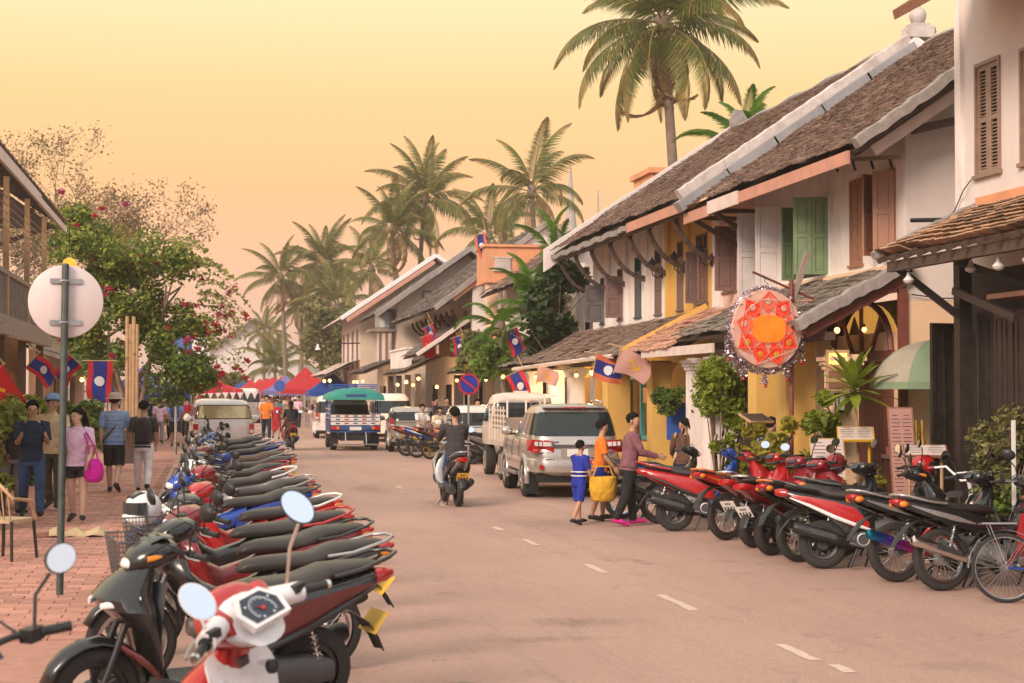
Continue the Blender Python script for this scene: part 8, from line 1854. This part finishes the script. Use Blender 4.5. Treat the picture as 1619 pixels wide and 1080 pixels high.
bush('small_tree', 'round lime-green tree growing by the white pillars', 8.3, 26.2, 0, clumps_in((0, 0, 1.95), (.40, .40, .42), 14, .26, 51)+clumps_in((.15, .1, 1.2), (.25, .25, .5), 6, .18, 52), 4200, .055, 'leaf_lime', 51, cat='tree')
bush('shrub', 'dark shrub below the lime-green tree', 8.45, 26.0, 0, clumps_in((.1, 0, .8), (.35, .3, .6), 9, .2, 53), 1600, .06, 'leaf_dark', 53)
bush('croton', 'yellow croton bush in front of the man in light blue', 8.2, 23.9, 0, clumps_in((0, 0, .95), (.24, .22, .6), 12, .17, 54), 2000, .06, 'leaf_croton', 54, .16)
bush('croton', 'yellow-green bush left of the lantern pole', 8.15, 22.6, 0, clumps_in((-.1, 0, 1.0), (.25, .2, .65), 12, .17, 55), 2100, .06, 'leaf_croton', 55, .16)
bush('bamboo_plant', 'tall fine-leaved green plant right of the lantern pole', 8.6, 22.3, 0, clumps_in((0, 0, 1.3), (.22, .22, .85), 15, .16, 56), 2300, .07, 'leaf_lime', 56, .18)
bush('shrub', 'pale olive shrub in front of the black folding doors', 9.0, 17.6, 0, clumps_in((0, 0, 1.15), (.34, .34, .60), 16, .20, 57), 3800, .042, 'leaf_olive', 57, .2)
bush('shrub', 'green grassy shrub under the olive one', 8.95, 17.5, 0, clumps_in((-.05, 0, .6), (.22, .22, .4), 9, .17, 58), 1500, .05, 'leaf_mid', 58)
bush('shrub', 'leafy branch entering at the right edge by the fence', 9.2, 15.9, 0, clumps_in((.1, 0, 1.2), (.25, .2, .5), 8, .15, 59), 1000, .05, 'leaf_mid', 59)
bush('croton', 'low yellow plant at the foot of the young dragon tree', 8.85, 20.9, 0, clumps_in((0, 0, .5), (.22, .2, .3), 8, .13, 60), 900, .06, 'leaf_croton', 60)
def rosette(label, x, y, h, n, L_, seed):
    t = thing('dragon_tree', label, 'plant', (x, y, .1)); b = MB(); b.tube([(0, 0, 0), (.02, 0, h*.5), (-.03, 0, h)], [.028, .022, .02], 7, 'wood_tan'); b.build('stem', t, smooth=60); g = random.Random(seed); me = None
    lf = MB(); rows = []
    for k in range(9): f = k/8; w_ = .055*math.sin(math.pi*min(1, .12+.88*f))**.8*L_/.5; rows.append([V((L_*f, -w_, -.25*L_*f*f+.012)), V((L_*f, 0, -.25*L_*f*f)), V((L_*f, w_, -.25*L_*f*f+.012))])
    lf.loft(rows, 'leaf_lime', cap=False, closed=False); o = lf.build('leaf', t, smooth=180); me = o.data
    for k in range(n):
        if k: o = link('leaf', me, t)
        o.location = (-.03, 0, h-.18*k/n); q = g.uniform(.75, 1.1); o.scale = (q, q, q); o.rotation_euler = (0, -R(75-95*k/n+g.uniform(-8, 8)), R(k*137.5))
    return t
rosette('young dragon tree with a tuft of broad leaves on a bare stem', 8.85, 21.6, 2.02, 34, .62, 61)
rosette('spiky potted plant at the foot of the red doors', 9.2, 22.0, .5, 18, .4, 62)
for k, (yy, lb) in enumerate(((27.3, 'nearer'), (29.6, 'middle'), (30.6, 'farther'))): bush('hanging_plant', 'hanging flower basket under the white porch, the %s one' % lb, 8.55, yy, 1.9, clumps_in((0, 0, 1.75), (.16, .16, .3), 7, .13, 63+k), 900, .05, 'leaf_mid', 63+k, group='hanging baskets under the white porch', cat='hanging plant')
for k, (x, y, z) in enumerate(((8.55, 49.5, 2.6), (8.4, 51.5, 2.9), (8.5, 53.5, 2.7), (8.3, 47.5, 2.5))):
    bush('roof_plant', ('green creeper on the porch roof under the two flags', 'reddish-green creeper mound on the terrace porch', 'creeper spilling over the terrace balcony', 'fern clump at the near end of the terrace porch roof')[k], x, y, z, clumps_in((0, 0, z+.4), (.5, .9, .45), 10, .38, 70+k), 2200, .13, ('leaf_mid', 'leaf_olive', 'leaf_mid', 'leaf_mid')[k], 70+k)
# left garden in front of the timber house
LG_ = [(-3.15, 25.5, 'leaf_yellow', 'bamboo clump behind the navy-shirted man'), (-3.0, 28.0, 'leaf_mid', 'leafy shrub below the party flag'), (-2.9, 31.0, 'leaf_yellow', 'yellow-green bamboo beside the blue cap'), (-2.85, 34, 'leaf_mid', 'green shrub right of the round sign post'), (-2.9, 37, 'leaf_yellow', 'tall yellow-green grass behind the checked shirt'), (-2.8, 40.5, 'leaf_mid', 'dark green shrub left of the hanging flag'), (-3.6, 27, 'leaf_olive', 'dry reddish shrub under the balcony')]
for k, (x, y, m_, lb) in enumerate(LG_): bush('garden_plant', lb, x, y, 0, clumps_in((0, 0, 1.05), (.38, .5, .75), 12, .26, 80+k), 2200, .085, m_, 80+k, group='plants in front of the timber house')
# string of lamps and gold ornament, cane chair, baskets
mat('gold_shade', (.9, .45, .04), .6, var=.35, scale=9, emit=.5)
t = thing('gold_lantern', 'yellow-gold paper lantern hanging over the round sign', 'lantern', (-2.52, 31, 4.12)); b = MB(); b.lathe([(.03, .34), (.10, .30), (.15, .18), (.12, .05), (.05, 0)], 12, 'gold_shade'); b.build('shade', t, smooth=60); b = MB(); b.cyl((0, 0, .42), (0, 0, .9), .008, 5, 'iron'); b.build('cord', t)
t = thing('white_streamer', 'white crepe streamer hanging at the left shop front', 'streamer', (-3.3, 25.6, 2.0)); o = leaf_mesh('streamer', np.array([(random.gauss(0, .05), random.gauss(0, .05), 1.05*random.random()) for _ in range(420)]), .07, 'f_white', t, 5); b = MB(); b.cyl((0, 0, 0), (0, 0, 1.1), .008, 5, 'f_white'); b.build('cord', t)
t = thing('star_ornament', 'yellow cloth star panel at the left edge under the balcony', 'ornament', (-3.35, 25.2, 2.6)); b = MB(); b.prism([(.5*(.5 if j % 2 else 1)*math.cos(R(90+36*j)), .5*(.5 if j % 2 else 1)*math.sin(R(90+36*j))) for j in range(10)], (-.15, 0, .1), (1, 0, 0), (0, 0, 1), .06, 'f_yellow'); b.build('star', t)
t = thing('cane_chair', 'pale cane-backed chair with dark legs at the left edge', 'chair', (-2.22, 19.3, .12), R(-30))
b = MB(); b.m = 'wood_black'
for x, y in ((-.2, -.2), (.2, -.2), (-.2, .2), (.2, .2)): k = MB(); k.cyl((x*1.15, y*1.15, 0), (x, y, .44), .018, 6, 'wood_black'); k.build('leg', t)
b = MB(); b.loft([[V((.24*math.copysign(abs(math.cos(a))**.6, math.cos(a)), .24*math.copysign(abs(math.sin(a))**.6, math.sin(a)), z)) for a in [2*math.pi*j/20 for j in range(20)]] for z in (.42, .46)], 'tan_cloth'); b.build('seat', t)
b = MB(); pts = [(-.24, -.2, .44), (-.26, -.26, .7), (-.1, -.30, .86), (.1, -.30, .86), (.26, -.26, .7), (.24, .1, .66), (.23, .2, .44)]; b.tube([(-.24, .2, .44), (-.25, .1, .66), *pts[1:-1], (.23, .2, .44)], .022, 7, 'wood_tan'); b.build('back_rail', t, smooth=60)
for k in range(6): b = MB(); b.cyl((-.2+k*.08, -.22, .45), (-.2+k*.08, -.285, .82), .009, 5, 'wood_tan'); b.build('cane', t)
t = thing('table', 'small table with green patterned cloth at the left edge', 'table', (-2.75, 20.6, .12)); b = MB(); b.box((0, 0, .72), (.7, .7, .04), 'leaf_far'); b.build('top', t)
for x, y in ((-.3, -.3), (.3, -.3), (-.3, .3), (.3, .3)): b = MB(); b.box((x, y, .35), (.04, .04, .70), 'wood_black'); b.build('leg', t)
t = thing('rubble_sack', 'crumpled tan sack lying over loose bricks on the left pavement', 'sack', (-1.66, 22.15, .12)); b = MB(); g = random.Random(9); rows = []
for k in range(9): rows.append([V((-.36+.09*k, .17*math.cos(a)*(.75+.25*math.sin(k*1.3)), max(0, .075*math.sin(a)*(1+.6*math.sin(k*2.1)))+g.uniform(0, .035))) for a in [math.pi*j/9 for j in range(10)]])
b.loft(rows, 'tan_cloth', cap=False, closed=False); b.build('sack', t, smooth=35)
for k, (x, y, a, w_) in enumerate(((.46, -.05, .3, 'touching the right end of the tan sack'), (.55, .08, -.2, 'farther back at the right of the tan sack'), (.62, -.06, .9, 'turned askew, farthest right of the tan sack'), (.42, .1, .1, 'behind the right end of the tan sack'), (-.45, 0, .5, 'alone at the left of the tan sack'))): o = MB().box((0, 0, 0), (.2, .095, .06), 'tile_red').build('loose_brick'); o.location = (-1.66+x, 22.15+y, .155); o.rotation_euler = (0, 0, a); tag(o, 'loose red brick '+w_, 'brick', 'loose bricks by the sack')
# fence and stakes right
t = thing('timber_fence', 'weathered plank fence corner at the right edge', 'fence', (9.0, 16.2, .1)); 
for k in range(9): b = MB(); b.m = 'wood_grey'; b.box((.12*(k % 2)*.1, -.22*k, .42), (.025, .16, .84+.06*(k % 3))); b.build('plank', t)
b = MB(); b.m = 'wood_grey'; b.beam((-.05, .3, .55), (-.05, -1.8, 1.2), .05, .07); b.build('rail', t)
t = thing('white_post', 'thin white and blue painted post among the right-hand bikes', 'post', (8.42, 16.25, .1)); b = MB(); b.box((0, 0, 1.15), (.035, .03, .9), 'white_paint'); b.build('white_part', t); b = MB(); b.box((0, 0, .35), (.03, .028, .70), 'c_lightblue'); b.build('blue_part', t)
t = thing('wall_sign', 'small yellow lit sign box on the wall beside the lantern', 'sign', (8.95, 22.55, 2.3), R(-5)); b = MB(); b.box((0, 0, 0), (.34, .05, .62), 'wood_tan'); b.build('board', t); b = MB(); b.box((0, -.03, .18), (.26, .02, .16), 'lamp_panel'); b.build('lamp', t)
for k in range(2): b = MB(); b.box((0, -.03, -.04-.16*k), (.28, .015, .10), 'wood_brown'); b.build('slat', t)
t = thing('coach_lamp', 'black square coach lamp on the peach pillar', 'lamp', (8.98, 22.50, 1.72)); b = MB(); b.m = 'iron'; b.box((0, 0, .0), (.14, .14, .03)); b.box((0, 0, .26), (.17, .17, .03)); 
for x, y in ((-.06, -.06), (.06, -.06), (-.06, .06), (.06, .06)): b.box((x, y, .13), (.015, .015, .26))
b.build('cage', t, kind='stuff'); b = MB(); b.box((0, 0, .13), (.10, .10, .22), 'lamp_white'); b.build('glass', t)
t = thing('blue_board', 'small blue shop board on the white porch wall', 'sign', (8.7, 29.9, 1.45)); b = MB(); b.box((0, 0, 0), (.45, .05, .7), 'tarp_blue'); b.build('board', t)
# wires
# ------------------------------------------------------------------ market stalls
mat('awn_red', (.60, .035, .05), .8, var=.12, scale=2, trans=.35); mat('awn_blue', (.03, .10, .45), .8, var=.12, scale=2, trans=.35); mat('awn_violet', (.22, .20, .48), .8, var=.1, trans=.3); mat('goods', (.35, .22, .15), .9, var=.6, scale=6, island=.7)
def stall(label, x, y, w_, m, h=2.15, top=.85, group='market stalls at the end of the street'):
    t = thing('market_stall', label, 'stall', (x, y, 0), 0, group); d_ = 2.6
    ap = V((0, 0, h+top)); n = 6; cs = [V((-w_/2, -d_/2, h)), V((w_/2, -d_/2, h)), V((w_/2, d_/2, h)), V((-w_/2, d_/2, h))]
    b = MB()
    for i in range(4):
        a, c = cs[i], cs[(i+1) % 4]; b.loft([[a.lerp(c, k/n).lerp(ap, q/4)-V((0, 0, .12*math.sin(math.pi*q/4)+.05*math.sin(math.pi*k/n)*(1-q/4))) for k in range(n+1)] for q in range(4)]+[[ap]*(n+1)], m, cap=False, closed=False)
        b.loft([[a.lerp(c, k/n)-V((0, 0, .05*math.sin(math.pi*k/n))) for k in range(n+1)], [a.lerp(c, k/n)-V((0, 0, .28+.05*math.sin(math.pi*k/n))) for k in range(n+1)]], m, cap=False, closed=False)
    b.build('canopy', t)
    for c in cs: b = MB(); b.m = 'steel'; b.cyl((c.x, c.y, 0), c, .025, 5); b.build('pole', t)
    b = MB(); b.box((0, .2, .75), (w_*.9, 1.4, .08), 'wood_tan'); b.build('table', t)
    b = MB(); g = random.Random(x*3+y)
    for k in range(40): b.box((g.uniform(-.42, .42)*w_, g.uniform(-.5, .9), .85+g.uniform(0, .9)*(g.random() > .5)), (.22, .2, .2), 'goods', (0, 0, g.uniform(0, 3)))
    b.build('wares', t, kind='stuff')
    k = MB(); k.ell((0, -.4, h-.15), .07, 'warm_bulb', 8, 6); k.build('lamp', t)
stall('largest red market canopy, peaked, right beside the truck', 5.75, 100, 3.2, 'awn_red', 2.2, 1.35)
stall('bright blue market canopy between the red one and the teal truck roof', 6.9, 94, 2.8, 'awn_blue', 2.05, 1.15)
for k, (x, y, m_, lb) in enumerate(((4.95, 108, 'awn_violet', 'violet-blue canopy behind the largest red one'), (5.0, 116, 'awn_red', 'red canopy second from the largest one'), (4.6, 122, 'awn_red', 'red canopy left of the violet one'), (4.45, 128, 'awn_red', 'low red canopy half-way to the white van'), (4.1, 135, 'awn_red', 'small red canopy farther toward the white van'), (3.5, 141, 'awn_red', 'red canopy just right of the white van'), (3.0, 148, 'awn_blue', 'blue canopy behind the far red ones'), (5.9, 132, 'awn_red', 'far red canopy under the palms'))): stall(lb, x, y, 2.9, m_, 2.1, 1.0)
G2 = 'awnings on the left under the flowering tree'
stall('blue and white canopy beside the timber post', -2.5, 66, 2.6, 'awn_violet', 2.25, .8, G2); stall('red canopy on the left nearest to the flowering tree', -.95, 86, 3.2, 'awn_red', 2.25, .6, G2); stall('second red canopy on the left behind the first', -.2, 96, 3.2, 'awn_red', 2.25, .6, G2); stall('blue canopy on the left beyond the timber post', -2.2, 78, 2.8, 'awn_blue', 2.0, .6, G2); stall('third red canopy on the left close to the van', .6, 106, 3, 'awn_red', 2.2, .6, G2)
b = MB(); b.m = 'f_white'
t = thing('banner', 'white fringe banner along the left red canopies', 'banner', (-.6, 90, 0))
for k in range(12): p = MB(); p.prism([(-.16, 0), (.16, 0), (0, -.38)], (-1.3+k*.4, -.3+k*.2, 1.98), (1, 0, 0), (0, 0, 1), .02, 'f_white'); p.build('pennant', t)
# air
mat('haze_air', (1, 1, 1), 1, var=0); hm = MATS['haze_air']; ht = hm.node_tree; ht.nodes.remove(ht.nodes['Principled BSDF']); pvn = ht.nodes.new('ShaderNodeVolumePrincipled')
pvn.inputs['Color'].default_value = (1.0, .86, .74, 1); pvn.inputs['Density'].default_value = .0008; pvn.inputs['Anisotropy'].default_value = .2
ht.links.new(pvn.outputs[0], ht.nodes['Material Output'].inputs['Volume'])
b = MB(); b.m = 'haze_air'; b.bb((-420, -80, -2), (720, 1420, 44)); o = b.build('haze', kind='stuff')
